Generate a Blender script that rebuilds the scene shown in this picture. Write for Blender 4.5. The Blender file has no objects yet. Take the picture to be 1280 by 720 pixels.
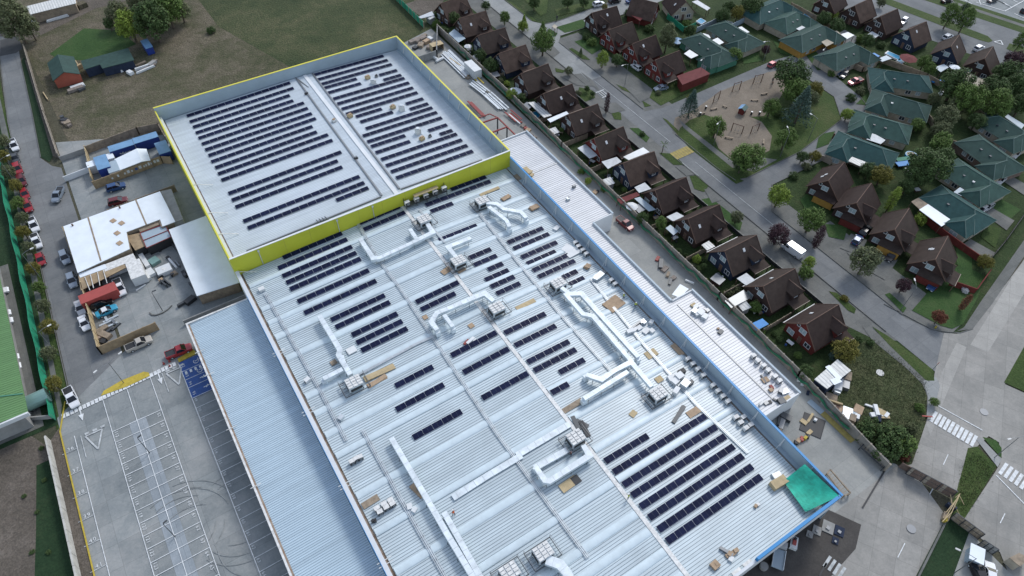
import bpy, math, random, colorsys
from mathutils import Vector, Matrix
rnd = random.Random(7)
S = bpy.context.scene
COL = S.collection
R = math.radians
# ------------------------------------------------------------------ camera
H = 118.0; FPX = 853.0
PITCH, ROLL, YAW = 0.867252936684636, 0.028802899012769032, 0.5897263928699319
f0 = Vector((math.sin(YAW), math.cos(YAW), 0)); r0 = Vector((math.cos(YAW), -math.sin(YAW), 0)); u0 = Vector((0, 0, 1))
FWD = math.cos(PITCH)*f0 - math.sin(PITCH)*u0
up2 = math.sin(PITCH)*f0 + math.cos(PITCH)*u0
RT = math.cos(ROLL)*r0 + math.sin(ROLL)*up2
UP = -math.sin(ROLL)*r0 + math.cos(ROLL)*up2
cam = bpy.data.cameras.new('camera'); co = bpy.data.objects.new('camera', cam); COL.objects.link(co)
cam.sensor_width = 36; cam.lens = FPX/1280*36; cam.clip_end = 6000; cam.clip_start = 1
M = Matrix(((RT.x, UP.x, -FWD.x, 0), (RT.y, UP.y, -FWD.y, 0), (RT.z, UP.z, -FWD.z, H), (0, 0, 0, 1)))
co.matrix_world = M; S.camera = co
def P(px, py, z=0.0):
    """the point of the plane at height z that stands at a place of the survey photograph"""
    d = RT*((px-640)/FPX) + UP*(-(py-360)/FPX) + FWD
    t = (z-H)/d.z
    return Vector((d.x*t, d.y*t, z))
def zmain(x): return 7+1.0*(x-4)/39.5 if x < 43.5 else 8-1.0*(x-43.5)/30
def zupper(x): return 8+0.8*(x-4)/39.5 if x < 43.5 else 8.8-0.8*(x-43.5)/30
def PR(px, py, dz=0.0, zf=zmain):
    z = 7.5
    for _ in range(6):
        p = P(px, py, z+dz); z = zf(p.x)
    return P(px, py, z+dz)
# ------------------------------------------------------------------ materials
MATS = {}
def mat(name, c, rough=.7, metal=0, var=.0, scale=1.0, bump=0, c2=None, island=0, spec=None, detail=6, dist=0, bscale=None):
    m = bpy.data.materials.new(name); m.use_nodes = True; nt = m.node_tree; N = nt.nodes; L = nt.links
    b = N['Principled BSDF']; b.inputs['Roughness'].default_value = rough; b.inputs['Metallic'].default_value = metal
    if spec is not None: b.inputs['Specular IOR Level'].default_value = spec
    c = tuple(c)+(1,)
    b.inputs['Base Color'].default_value = c
    if var or c2 or island or bump:
        tc = N.new('ShaderNodeTexCoord'); ge = N.new('ShaderNodeNewGeometry')
        nz = N.new('ShaderNodeTexNoise'); nz.inputs['Scale'].default_value = scale; nz.inputs['Detail'].default_value = detail; nz.inputs['Roughness'].default_value = .65
        nz.inputs['Distortion'].default_value = dist
        L.new(ge.outputs['Position'], nz.inputs['Vector'])
        if c2 or var:
            rp = N.new('ShaderNodeValToRGB'); L.new(nz.outputs['Fac'], rp.inputs['Fac'])
            if c2: ca, cb = c, tuple(c2)+(1,)
            else: ca = tuple(v*(1-var) for v in c[:3])+(1,); cb = tuple(min(1, v*(1+var)) for v in c[:3])+(1,)
            rp.color_ramp.elements[0].position = .36; rp.color_ramp.elements[1].position = .64
            rp.color_ramp.elements[0].color = ca; rp.color_ramp.elements[1].color = cb
            out = rp.outputs['Color']
        else: out = None
        if island:
            mx = N.new('ShaderNodeHueSaturation')
            mr = N.new('ShaderNodeMapRange'); mr.inputs['To Min'].default_value = 1-island; mr.inputs['To Max'].default_value = 1+island
            L.new(ge.outputs['Random Per Island'], mr.inputs['Value']); L.new(mr.outputs['Result'], mx.inputs['Value'])
            if out: L.new(out, mx.inputs['Color'])
            else: mx.inputs['Color'].default_value = c
            out = mx.outputs['Color']
        if out: L.new(out, b.inputs['Base Color'])
        if bump:
            bp = N.new('ShaderNodeBump'); bp.inputs['Strength'].default_value = bump; bp.inputs['Distance'].default_value = .15
            n2 = nz
            if bscale:
                n2 = N.new('ShaderNodeTexNoise'); n2.inputs['Scale'].default_value = bscale; n2.inputs['Detail'].default_value = 4
                L.new(ge.outputs['Position'], n2.inputs['Vector'])
            L.new(n2.outputs['Fac'], bp.inputs['Height']); L.new(bp.outputs['Normal'], b.inputs['Normal'])
    MATS[name] = m
    return m
def ground_mat(name, stops, scales, joint=None, jcol=.6, bump=.0, rough=.9, rot=0, fine=.0, streak=0):
    """layered ground: several noises drive a ramp; optional cast joints of a slab grid"""
    m = bpy.data.materials.new(name); m.use_nodes = True; nt = m.node_tree; N = nt.nodes; L = nt.links
    b = N['Principled BSDF']; b.inputs['Roughness'].default_value = rough; b.inputs['Specular IOR Level'].default_value = .2
    ge = N.new('ShaderNodeNewGeometry'); acc = None
    for sc, w in scales:
        nz = N.new('ShaderNodeTexNoise'); nz.inputs['Scale'].default_value = sc; nz.inputs['Detail'].default_value = 7; nz.inputs['Roughness'].default_value = .62; nz.inputs['Distortion'].default_value = .6
        L.new(ge.outputs['Position'], nz.inputs['Vector'])
        mu = N.new('ShaderNodeMath'); mu.operation = 'MULTIPLY_ADD'; mu.inputs[1].default_value = w
        L.new(nz.outputs['Fac'], mu.inputs[0])
        if acc is None: mu.inputs[2].default_value = 0
        else: L.new(acc, mu.inputs[2])
        acc = mu.outputs[0]
    rp = N.new('ShaderNodeValToRGB'); L.new(acc, rp.inputs['Fac'])
    cr = rp.color_ramp
    while len(cr.elements) < len(stops): cr.elements.new(.5)
    for e, (p, c) in zip(cr.elements, stops): e.position = p; e.color = tuple(c)+(1,)
    col = rp.outputs['Color']
    if fine:
        nf = N.new('ShaderNodeTexNoise'); nf.inputs['Scale'].default_value = 3.2; nf.inputs['Detail'].default_value = 5; L.new(ge.outputs['Position'], nf.inputs['Vector'])
        mr = N.new('ShaderNodeMapRange'); mr.inputs['From Min'].default_value = .3; mr.inputs['From Max'].default_value = .7
        mr.inputs['To Min'].default_value = 1-fine; mr.inputs['To Max'].default_value = 1+fine; L.new(nf.outputs['Fac'], mr.inputs['Value'])
        hs = N.new('ShaderNodeHueSaturation'); L.new(col, hs.inputs['Color']); L.new(mr.outputs['Result'], hs.inputs['Value']); col = hs.outputs['Color']
    if joint:
        mp = N.new('ShaderNodeMapping'); mp.vector_type = 'POINT'; mp.inputs['Rotation'].default_value = (0, 0, rot)
        L.new(ge.outputs['Position'], mp.inputs['Vector'])
        br = N.new('ShaderNodeTexBrick'); br.offset = 0; br.inputs['Scale'].default_value = 1
        br.inputs['Brick Width'].default_value = joint[0]; br.inputs['Row Height'].default_value = joint[1]
        br.inputs['Mortar Size'].default_value = .035; br.inputs['Mortar Smooth'].default_value = .3
        br.inputs['Color1'].default_value = (1.04, 1.04, 1.04, 1); br.inputs['Color2'].default_value = (.9, .9, .9, 1); br.inputs['Mortar'].default_value = (jcol, jcol, jcol, 1)
        L.new(mp.outputs['Vector'], br.inputs['Vector'])
        mx = N.new('ShaderNodeMix'); mx.data_type = 'RGBA'; mx.blend_type = 'MULTIPLY'; mx.inputs['Factor'].default_value = 1
        L.new(col, mx.inputs['A']); L.new(br.outputs['Color'], mx.inputs['B']); col = mx.outputs['Result']
    L.new(col, b.inputs['Base Color'])
    if bump:
        nb = N.new('ShaderNodeTexNoise'); nb.inputs['Scale'].default_value = 1.6; nb.inputs['Detail'].default_value = 6; L.new(ge.outputs['Position'], nb.inputs['Vector'])
        bp = N.new('ShaderNodeBump'); bp.inputs['Strength'].default_value = bump; bp.inputs['Distance'].default_value = .35
        L.new(nb.outputs['Fac'], bp.inputs['Height']); L.new(bp.outputs['Normal'], b.inputs['Normal'])
    MATS[name] = m
    return m
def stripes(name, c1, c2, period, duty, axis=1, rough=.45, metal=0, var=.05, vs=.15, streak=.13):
    """sheet metal with a darkened rib line every period metres along one axis"""
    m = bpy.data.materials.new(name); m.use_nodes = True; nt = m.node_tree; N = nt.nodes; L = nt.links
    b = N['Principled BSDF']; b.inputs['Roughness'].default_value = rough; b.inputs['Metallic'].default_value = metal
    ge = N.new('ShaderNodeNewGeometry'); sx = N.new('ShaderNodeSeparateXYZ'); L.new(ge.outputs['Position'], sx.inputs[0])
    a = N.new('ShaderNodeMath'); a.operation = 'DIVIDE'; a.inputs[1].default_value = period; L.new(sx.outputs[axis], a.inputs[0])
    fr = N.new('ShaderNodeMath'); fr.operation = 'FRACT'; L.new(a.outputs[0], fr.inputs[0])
    lt = N.new('ShaderNodeMath'); lt.operation = 'LESS_THAN'; lt.inputs[1].default_value = duty; L.new(fr.outputs[0], lt.inputs[0])  # rib shade is put into the base colour on these lines
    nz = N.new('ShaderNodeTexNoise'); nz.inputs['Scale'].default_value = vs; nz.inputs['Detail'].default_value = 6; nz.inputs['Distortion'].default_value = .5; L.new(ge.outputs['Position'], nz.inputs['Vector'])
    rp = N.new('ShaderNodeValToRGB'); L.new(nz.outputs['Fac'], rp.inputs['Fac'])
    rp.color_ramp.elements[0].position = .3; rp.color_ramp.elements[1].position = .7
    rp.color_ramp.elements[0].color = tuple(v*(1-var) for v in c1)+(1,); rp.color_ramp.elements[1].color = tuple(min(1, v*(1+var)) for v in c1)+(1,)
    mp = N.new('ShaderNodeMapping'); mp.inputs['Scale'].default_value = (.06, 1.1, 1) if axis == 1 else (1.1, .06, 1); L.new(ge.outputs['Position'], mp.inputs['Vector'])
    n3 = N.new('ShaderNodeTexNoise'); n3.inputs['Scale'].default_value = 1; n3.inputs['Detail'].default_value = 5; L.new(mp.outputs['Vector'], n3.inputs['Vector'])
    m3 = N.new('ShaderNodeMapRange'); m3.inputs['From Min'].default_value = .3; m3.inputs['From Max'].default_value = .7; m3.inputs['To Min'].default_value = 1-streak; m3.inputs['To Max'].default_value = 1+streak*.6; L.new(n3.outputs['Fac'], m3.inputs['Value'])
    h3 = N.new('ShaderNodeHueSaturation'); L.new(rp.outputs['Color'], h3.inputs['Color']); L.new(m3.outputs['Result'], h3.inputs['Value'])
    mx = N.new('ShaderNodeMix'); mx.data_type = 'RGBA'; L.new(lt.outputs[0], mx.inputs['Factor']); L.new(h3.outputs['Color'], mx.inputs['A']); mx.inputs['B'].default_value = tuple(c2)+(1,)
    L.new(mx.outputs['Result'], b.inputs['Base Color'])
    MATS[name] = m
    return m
# ------------------------------------------------------------------ mesh helper
FR = {}
class MB:
    def __init__(s): s.v = []; s.f = []; s.mi = []; s.ms = []
    def _m(s, m):
        m = MATS[m] if isinstance(m, str) else m
        if m not in s.ms: s.ms.append(m)
        return s.ms.index(m)
    def add(s, vs, fs, m):
        k = s._m(m); n = len(s.v)
        s.v += [tuple(v) for v in vs]
        for f in fs: s.f.append(tuple(i+n for i in f)); s.mi.append(k)
        return s
    def hexa(s, b, t, m):
        return s.add(list(b)+list(t), [(3, 2, 1, 0), (4, 5, 6, 7), (0, 1, 5, 4), (1, 2, 6, 5), (2, 3, 7, 6), (3, 0, 4, 7)], m)
    def box(s, x0, x1, y0, y1, z0, z1, m):
        q = [(x0, y0), (x1, y0), (x1, y1), (x0, y1)]
        return s.hexa([(a, b, z0) for a, b in q], [(a, b, z1) for a, b in q], m)
    def obb(s, c, sz, rz, m, taper=1.0):
        ca, sa = math.cos(rz), math.sin(rz); q = [(-.5, -.5), (.5, -.5), (.5, .5), (-.5, .5)]
        def pt(a, b, k): x, y = a*sz[0]*k, b*sz[1]*k; return (c[0]+x*ca-y*sa, c[1]+x*sa+y*ca)
        return s.hexa([pt(a, b, 1)+(c[2],) for a, b in q], [pt(a, b, taper)+(c[2]+sz[2],) for a, b in q], m)
    def beam(s, p, q, w, h, m):
        p, q = Vector(p), Vector(q); d = (q-p).normalized()
        sd = d.cross(Vector((0, 0, 1)))
        sd = Vector((1, 0, 0)) if sd.length < 1e-3 else sd.normalized()
        u = sd.cross(d)
        o = [(-w/2, -h/2), (w/2, -h/2), (w/2, h/2), (-w/2, h/2)]
        return s.hexa([p+sd*a+u*b for a, b in o], [q+sd*a+u*b for a, b in o], m)
    def cyl(s, p, q, ra, rb, n, m, cap=True):
        p, q = Vector(p), Vector(q); d = (q-p).normalized(); a = d.orthogonal().normalized(); b = d.cross(a)
        c = [(math.cos(2*math.pi*i/n), math.sin(2*math.pi*i/n)) for i in range(n)]
        vs = [p+(a*x+b*y)*ra for x, y in c]+[q+(a*x+b*y)*rb for x, y in c]
        fs = [(i, (i+1) % n, n+(i+1) % n, n+i) for i in range(n)]
        if cap: fs += [tuple(range(n-1, -1, -1)), tuple(range(n, 2*n))]
        return s.add(vs, fs, m)
    def prism(s, poly, z0, z1, m, side=None):
        n = len(poly)
        a = sum(poly[i][0]*poly[(i+1) % n][1]-poly[(i+1) % n][0]*poly[i][1] for i in range(n))
        if a < 0: poly = poly[::-1]
        vs = [(p[0], p[1], z0) for p in poly]+[(p[0], p[1], z1) for p in poly]
        s.add(vs, [tuple(range(n-1, -1, -1)), tuple(range(n, 2*n))], m)
        return s.add(vs, [(i, (i+1) % n, n+(i+1) % n, n+i) for i in range(n)], side or m)
    def slab(s, pts, th, m):
        """a flat polygon in space, given a thickness downwards"""
        n = len(pts); up = [Vector(p) for p in pts]; dn = [p-Vector((0, 0, th)) for p in up]
        return s.add(up+dn, [tuple(range(n)), tuple(range(2*n-1, n-1, -1))]+[(i, n+i, n+(i+1) % n, (i+1) % n) for i in range(n)], m)
    def duct(s, path, w, h, m):
        pts = [Vector(p) for p in path]; n = len(pts); vs = []
        for i, p in enumerate(pts):
            a = (pts[i]-pts[i-1]).normalized() if i else (pts[1]-pts[0]).normalized()
            b = (pts[i+1]-pts[i]).normalized() if i < n-1 else a
            d = (a+b); d.z = 0
            d = d.normalized() if d.length > 1e-3 else Vector((1, 0, 0))
            sd = Vector((d.y, -d.x, 0)); k = 1/max(.6, abs(a.dot(b))**.5 if i and i < n-1 else 1)
            u = Vector((0, 0, 1))
            vs += [p-sd*w/2*k, p+sd*w/2*k, p+sd*w/2*k+u*h, p-sd*w/2*k+u*h]
        fs = [(3, 2, 1, 0), tuple(4*(n-1)+j for j in range(4))]
        for i in range(n-1):
            for j in range(4): fs.append((4*i+j, 4*i+(j+1) % 4, 4*i+4+(j+1) % 4, 4*i+4+j))
        return s.add(vs, fs, m)
    def ball(s, c, r, m, n=8, k=5):
        rx, ry, rz = (r, r, r) if not isinstance(r, tuple) else r; vs = []
        for i in range(1, k):
            t = math.pi*i/k
            for j in range(n): p = 2*math.pi*j/n; vs.append((c[0]+rx*math.sin(t)*math.cos(p), c[1]+ry*math.sin(t)*math.sin(p), c[2]+rz*math.cos(t)))
        vs += [(c[0], c[1], c[2]+rz), (c[0], c[1], c[2]-rz)]; T = len(vs)-2
        fs = [(i*n+j, (i+1)*n+j, (i+1)*n+(j+1) % n, i*n+(j+1) % n) for i in range(k-2) for j in range(n)]
        fs += [(T, j, (j+1) % n) for j in range(n)]+[(T+1, (k-2)*n+(j+1) % n, (k-2)*n+j) for j in range(n)]
        return s.add(vs, fs, m)
    def mesh(s, name):
        me = bpy.data.meshes.new(name); me.from_pydata([tuple(v) for v in s.v], [], s.f)
        for m in s.ms: me.materials.append(m)
        me.polygons.foreach_set('material_index', s.mi); me.update(); return me
    def build(s, name, parent=None, world=False, smooth=False):
        if world and parent is not None:
            loc, rz = FR[parent.name]; ca, sa = math.cos(-rz), math.sin(-rz)
            s.v = [((x-loc[0])*ca-(y-loc[1])*sa, (x-loc[0])*sa+(y-loc[1])*ca, z-loc[2]) for x, y, z in s.v]
        me = s.mesh(name)
        if smooth: me.polygons.foreach_set('use_smooth', [True]*len(me.polygons))
        o = bpy.data.objects.new(name, me); COL.objects.link(o)
        if parent is not None: o.parent = parent; FR[o.name] = ((0, 0, 0), 0)
        return o
    def single(s, name, label, cat, group=None, kind=None):
        """one-mesh thing: origin at the middle of its base"""
        xs, ys, zs = zip(*s.v); c = ((min(xs)+max(xs))/2, (min(ys)+max(ys))/2, min(zs))
        s.v = [(x-c[0], y-c[1], z-c[2]) for x, y, z in s.v]
        o = s.build(name); o.location = c; FR[o.name] = (c, 0)
        lab(o, label, cat, group)
        if kind: o['kind'] = kind
        return o
LABELS = []
def lab(o, label, cat, group=None):
    o['label'] = label; o['category'] = cat
    if group: o['group'] = group
    LABELS.append(o)
def thing(name, label, cat, loc=(0, 0, 0), rz=0, group=None):
    o = bpy.data.objects.new(name, None); COL.objects.link(o); o.empty_display_size = .5
    o.location = loc; o.rotation_euler = (0, 0, rz); FR[o.name] = (tuple(loc), rz); lab(o, label, cat, group)
    return o
def struct(name, mb, kind='structure'):
    o = mb.build(name); o['kind'] = kind; return o
def copy_tree(o, loc, rz=0, scale=None):
    r = o.copy(); COL.objects.link(r); r.location = loc; r.rotation_euler = (0, 0, rz); FR[r.name] = (tuple(loc), rz)
    if scale: r.scale = scale
    for ch in list(o.children):
        c = ch.copy(); COL.objects.link(c); c.parent = r
        for g in list(ch.children):
            d = g.copy(); COL.objects.link(d); d.parent = c
    return r
ORD = 'first second third fourth fifth sixth seventh eighth ninth tenth eleventh twelfth thirteenth fourteenth fifteenth sixteenth seventeenth eighteenth nineteenth twentieth twenty-first twenty-second twenty-third'.split()
NUM = 'zero one two three four five six seven eight nine ten eleven twelve thirteen fourteen fifteen sixteen'.split()
PEND = []
def later(o, base, cat, px, group=None):
    """label to be completed once look-alikes that share it are known"""
    PEND.append((o, base, cat, px, group))
def settle():
    d = {}
    for t in PEND: d.setdefault(t[1], []).append(t)
    for base, l in d.items():
        l.sort(key=lambda t: t[3])
        for i, (o, b, cat, px, g) in enumerate(l):
            if len(l) == 1: s = b
            elif len(l) == 2: s = b+(', left one of the two' if i == 0 else ', right one of the two')
            else: s = b+(', leftmost of %s' % NUM[len(l)] if i == 0 else ', rightmost of %s' % NUM[len(l)] if i == len(l)-1 else ', %s from left of %s' % (ORD[i], NUM[len(l)]))
            o['label'] = s; o['category'] = cat
            if g: o['group'] = g
            LABELS.append(o)
# ------------------------------------------------------------------ materials used
ground_mat('soil', [(.35, (.045, .05, .03)), (.5, (.07, .068, .045)), (.65, (.095, .085, .062))], [(.02, .5), (.25, .3), (1.5, .2)], bump=.5, fine=.3)
ground_mat('dry_field', [(.37, (.042, .05, .022)), (.46, (.075, .073, .042)), (.54, (.11, .096, .066)), (.63, (.155, .132, .098))], [(.05, .55), (.3, .3), (2.2, .15)], bump=.8, fine=.45)
ground_mat('rough_field', [(.36, (.026, .042, .016)), (.5, (.05, .062, .026)), (.64, (.095, .092, .048))], [(.04, .5), (.25, .3), (1.6, .2)], bump=1.0, fine=.55)
ground_mat('grass', [(.36, (.026, .05, .012)), (.5, (.043, .07, .018)), (.64, (.07, .085, .03))], [(.07, .5), (.6, .3), (2.5, .2)], bump=.5, fine=.3)
ground_mat('lawn', [(.36, (.022, .055, .014)), (.5, (.035, .075, .02)), (.64, (.055, .088, .03))], [(.1, .5), (.6, .3), (2.5, .2)], bump=.4, fine=.22)
ground_mat('garden', [(.38, (.018, .036, .01)), (.54, (.03, .05, .015)), (.68, (.055, .06, .028))], [(.12, .5), (.6, .3), (2.5, .2)], bump=.6, fine=.35)
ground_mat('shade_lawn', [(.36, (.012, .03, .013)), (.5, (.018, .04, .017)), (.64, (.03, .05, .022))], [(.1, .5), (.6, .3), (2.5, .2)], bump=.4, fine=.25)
ground_mat('lot_concrete', [(.38, (.17, .19, .195)), (.5, (.235, .252, .25)), (.6, (.295, .303, .295))], [(.05, .45), (.25, .35), (1.4, .2)], joint=(4.6, 4.4), jcol=.7, fine=.05)
ground_mat('lot_pale', [(.36, (.2, .23, .25)), (.5, (.26, .29, .31)), (.62, (.33, .36, .38))], [(.07, .45), (.3, .35), (1.4, .2)], joint=(2.3, 4.4), jcol=.72, fine=.05)
ground_mat('yard_concrete', [(.36, (.225, .232, .222)), (.5, (.275, .28, .265)), (.62, (.325, .325, .3))], [(.06, .45), (.25, .35), (1.4, .2)], joint=(5.2, 4.8), jcol=.8, fine=.05)
ground_mat('street_concrete', [(.36, (.13, .139, .143)), (.5, (.165, .172, .174)), (.62, (.205, .212, .21))], [(.05, .45), (.2, .35), (1.2, .2)], joint=(3.6, 4.0), jcol=.72, fine=.06)
ground_mat('pale_street', [(.36, (.2, .21, .21)), (.5, (.25, .26, .255)), (.62, (.3, .305, .295))], [(.05, .45), (.2, .35), (1.2, .2)], joint=(3.6, 4.0), jcol=.75, fine=.06)
ground_mat('cross_street', [(.37, (.2, .2, .187)), (.5, (.262, .256, .236)), (.61, (.325, .313, .287))], [(.05, .45), (.2, .35), (1.2, .2)], joint=(3.8, 4.2), jcol=.72, rot=R(60), fine=.06)
ground_mat('asphalt', [(.36, (.05, .053, .056)), (.5, (.066, .069, .071)), (.62, (.088, .09, .09))], [(.08, .5), (.5, .3), (2.5, .2)], fine=.08)
ground_mat('sidewalk', [(.36, (.11, .115, .108)), (.5, (.14, .143, .134)), (.62, (.175, .175, .16))], [(.1, .5), (.5, .3), (2.5, .2)], joint=(2.2, 2.2), jcol=.8, fine=.08)
ground_mat('play_sand', [(.36, (.145, .122, .095)), (.5, (.19, .16, .125)), (.62, (.23, .195, .155))], [(.1, .5), (.5, .3), (2.5, .2)], fine=.1, bump=.2)
ground_mat('dirt', [(.36, (.07, .062, .05)), (.5, (.105, .09, .074)), (.62, (.145, .125, .105))], [(.08, .5), (.5, .3), (2.5, .2)], fine=.25, bump=.6)
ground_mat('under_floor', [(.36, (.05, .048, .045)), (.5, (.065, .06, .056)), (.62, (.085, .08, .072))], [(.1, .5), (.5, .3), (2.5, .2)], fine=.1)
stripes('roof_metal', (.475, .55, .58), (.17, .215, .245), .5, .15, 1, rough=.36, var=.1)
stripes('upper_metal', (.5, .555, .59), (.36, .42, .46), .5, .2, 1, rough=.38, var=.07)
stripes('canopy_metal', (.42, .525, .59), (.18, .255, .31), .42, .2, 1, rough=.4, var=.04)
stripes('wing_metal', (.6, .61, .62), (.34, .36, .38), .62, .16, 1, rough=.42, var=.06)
stripes('green_roof_sheet', (.1, .21, .075), (.085, .18, .065), .55, .2, 1, rough=.6, var=.08)
stripes('shed_sheet', (.6, .6, .57), (.42, .43, .42), .8, .35, 0, rough=.55, var=.15, vs=1.2)
mat('gutter_dirt', (.2, .13, .085), .9, c2=(.33, .27, .22), scale=.8)
mat('parapet_in', (.3, .375, .43), .5, var=.05, scale=.4)
mat('parapet_top', (.55, .58, .6), .5, var=.04)
mat('skylight', (.5, .585, .62), .38, var=.06, scale=.6)
mat('blue_trim', (.015, .2, .46), .45)
mat('yellow_trim', (.62, .56, .05), .5)
mat('lime_wall', (.44, .46, .03), .55, var=.06, scale=.15)
mat('white_wall', (.62, .64, .65), .6, var=.05, scale=.3)
mat('galv', (.52, .56, .58), .38, .35, var=.12, scale=.7)
mat('duct_metal', (.6, .66, .69), .5, .1, var=.16, scale=.55)
mat('unit_white', (.6, .6, .58), .6, var=.2, scale=1.6)
mat('unit_grid', (.3, .3, .3), .6)
mat('dark', (.02, .022, .025), .6)
mat('dark_metal', (.07, .075, .08), .5, .4)
mat('steel', (.2, .21, .22), .45, .6)
mat('pv_cell', (.008, .012, .037), .5, var=.25, scale=.25, spec=.06)
mat('pv_frame', (.42, .44, .48), .35, .5)
mat('pv_line', (.05, .06, .09), .3)
mat('white_paint', (.58, .6, .6), .7, var=.2, scale=1.5)
mat('worn_paint', (.4, .42, .42), .8, var=.25, scale=1.2)
mat('yellow_paint', (.42, .32, .035), .7, var=.15, scale=1.2)
mat('worn_yellow', (.3, .24, .07), .8, var=.2, scale=1)
mat('blue_paint', (.025, .075, .24), .7, var=.12, scale=1)
mat('plywood', (.3, .22, .13), .8, var=.2, scale=.9)
mat('pale_plywood', (.42, .33, .19), .8, var=.15, scale=.9)
mat('weathered_wood', (.25, .2, .145), .85, var=.25, scale=1.1)
mat('wall_panel', (.43, .42, .38), .8, var=.15, scale=.6)
mat('pale_roof', (.44, .47, .49), .55, var=.12, scale=.8)
mat('tyre_mark', (.218, .233, .232), .9, var=.25, scale=.7)
mat('fence_panel', (.27, .235, .19), .85, var=.2, scale=.5)
mat('fence_cement', (.26, .26, .25), .85, var=.15, scale=.4)
mat('fence_face', (.22, .205, .18), .85, var=.2, scale=.5)
mat('brick', (.15, .105, .085), .85, var=.2, scale=1.4)
mat('green_net', (.01, .22, .12), .75, var=.15, scale=1.2)
mat('shade_net', (.015, .36, .25), .7, var=.25, scale=.6)
mat('fence_net', (.02, .15, .075), .75, var=.3, scale=.8)
mat('cardboard', (.36, .26, .17), .85, var=.15, scale=1.5)
mat('red_steel', (.22, .03, .025), .6)
mat('red_box', (.32, .055, .045), .6, var=.1, scale=.5)
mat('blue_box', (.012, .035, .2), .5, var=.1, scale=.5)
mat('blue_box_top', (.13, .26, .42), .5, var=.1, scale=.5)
mat('white_box', (.6, .62, .62), .5, var=.06, scale=.7)
mat('white_roof', (.68, .73, .77), .5, var=.05, scale=.35)
mat('brown_roof', (.05, .037, .031), .8, var=.16, scale=.7, spec=.15)
mat('brown_trim', (.12, .07, .05), .8)
mat('pale_trim', (.3, .25, .2), .7)
mat('brown_wall', (.05, .032, .028), .8, var=.15, scale=1, spec=.15)
mat('navy_wall', (.025, .035, .06), .8, var=.15, scale=1, spec=.15)
mat('red_wall', (.13, .03, .025), .8, var=.15, scale=1, spec=.15)
mat('ochre_wall', (.36, .2, .04), .8, var=.15, scale=1)
mat('cream_wall', (.35, .31, .24), .8, var=.15, scale=1)
mat('orange_wall', (.3, .075, .045), .8, var=.1, scale=1)
mat('green_roof', (.034, .066, .057), .75, var=.14, scale=.7, spec=.15)
mat('green_roof_pale', (.038, .078, .066), .78, var=.2, scale=.5, spec=.15)
mat('green_roof_deep', (.026, .066, .064), .75, var=.14, scale=.9, spec=.15)
mat('brown_roof_pale', (.072, .05, .04), .82, var=.22, scale=.6, spec=.15)
mat('brown_roof_deep', (.042, .029, .025), .8, var=.16, scale=.9, spec=.15)
mat('green_ridge', (.075, .125, .11), .7)
mat('green_wall', (.06, .2, .13), .8, var=.1, scale=1)
mat('red_roof', (.13, .035, .035), .75, var=.12, scale=.8, spec=.15)
mat('window_frame', (.55, .56, .56), .6)
mat('pane', (.03, .04, .05), .08)
mat('curtain_pane', (.3, .38, .4), .25)
mat('pool_blue', (.02, .24, .42), .2)
mat('tarp_blue', (.02, .2, .5), .6, var=.1, scale=1)
mat('pink', (.6, .22, .4), .6)
mat('bark', (.09, .07, .05), .9, var=.3, scale=4)
for n, c in (('leaf_mid', (.085, .135, .032)), ('leaf_dark', (.052, .085, .027)), ('leaf_lime', (.16, .22, .035)), ('leaf_olive', (.1, .115, .055)), ('leaf_purple', (.05, .024, .03)), ('leaf_blue', (.055, .09, .07)), ('leaf_yellow', (.22, .2, .03)), ('leaf_autumn', (.13, .12, .025)), ('leaf_rust', (.14, .05, .03))):
    mat(n, c, .75, island=.45, spec=.2)
mat('glass', (.012, .015, .02), .06)
mat('tyre', (.015, .015, .015), .9)
mat('lamp_lens', (.7, .7, .68), .2)
mat('tail_lens', (.3, .015, .015), .3)
for n, c in (('white', (.7, .71, .72)), ('red', (.3, .022, .03)), ('dark_red', (.12, .015, .02)), ('silver', (.42, .43, .44)), ('tan', (.42, .39, .34)), ('black', (.012, .012, .014)), ('blue', (.02, .06, .16)), ('cyan', (.03, .28, .42)), ('grey', (.2, .24, .29)), ('pink_red', (.4, .09, .1)), ('charcoal', (.06, .065, .07))):
    mat('car_'+n, c, .28, .1, spec=.6)
mat('cyl_tank', (.2, .33, .3), .35, .3)
mat('rubble', (.2, .17, .145), .9, var=.35, scale=1.5)
# ------------------------------------------------------------------ the setting: ground, roads, paths
LV = [0]
def sheet(name, pts, m, z, px=True):
    q = [P(a, b, 0) if px else Vector((a, b, 0)) for a, b in pts]
    mb = MB(); n = len(q)
    area = sum(q[i].x*q[(i+1) % n].y-q[(i+1) % n].x*q[i].y for i in range(n))
    if area < 0: q = q[::-1]
    LV[0] += 1; zz = -.12+z*2.5+LV[0]*.0001
    mb.add([(p.x, p.y, zz) for p in q], [tuple(range(n))], m)
    return struct(name, mb)
def W(*a): return a
mb = MB(); mb.add([(-1800, -1500, -.14), (2200, -1500, -.14), (2200, 2500, -.14), (-1800, 2500, -.14)], [(0, 1, 2, 3)], 'soil'); struct('ground', mb)
Z1, Z2, Z3, Z4, Z5 = .01, .02, .03, .04, .05
sheet('field', [(-18, 170), (-22, 250), (-40, 330), (140, 420), (96, 200), (92, 174), (92, 171)], 'dry_field', Z1, False)
sheet('field', [(52, 174.5), (34, 230), (30, 420), (140, 420), (96, 205), (92.5, 188), (92, 174.5)], 'rough_field', Z2, False)
sheet('grass', [(62, 67), (105, 35), (150, 38), (170, 55), (120, 75), (75, 75)], 'lawn', Z2)
sheet('path', [(38, 50), (120, 10), (160, 0), (150, -25), (30, 30), (0, 30), (0, 45)], 'dirt', Z2)
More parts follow.
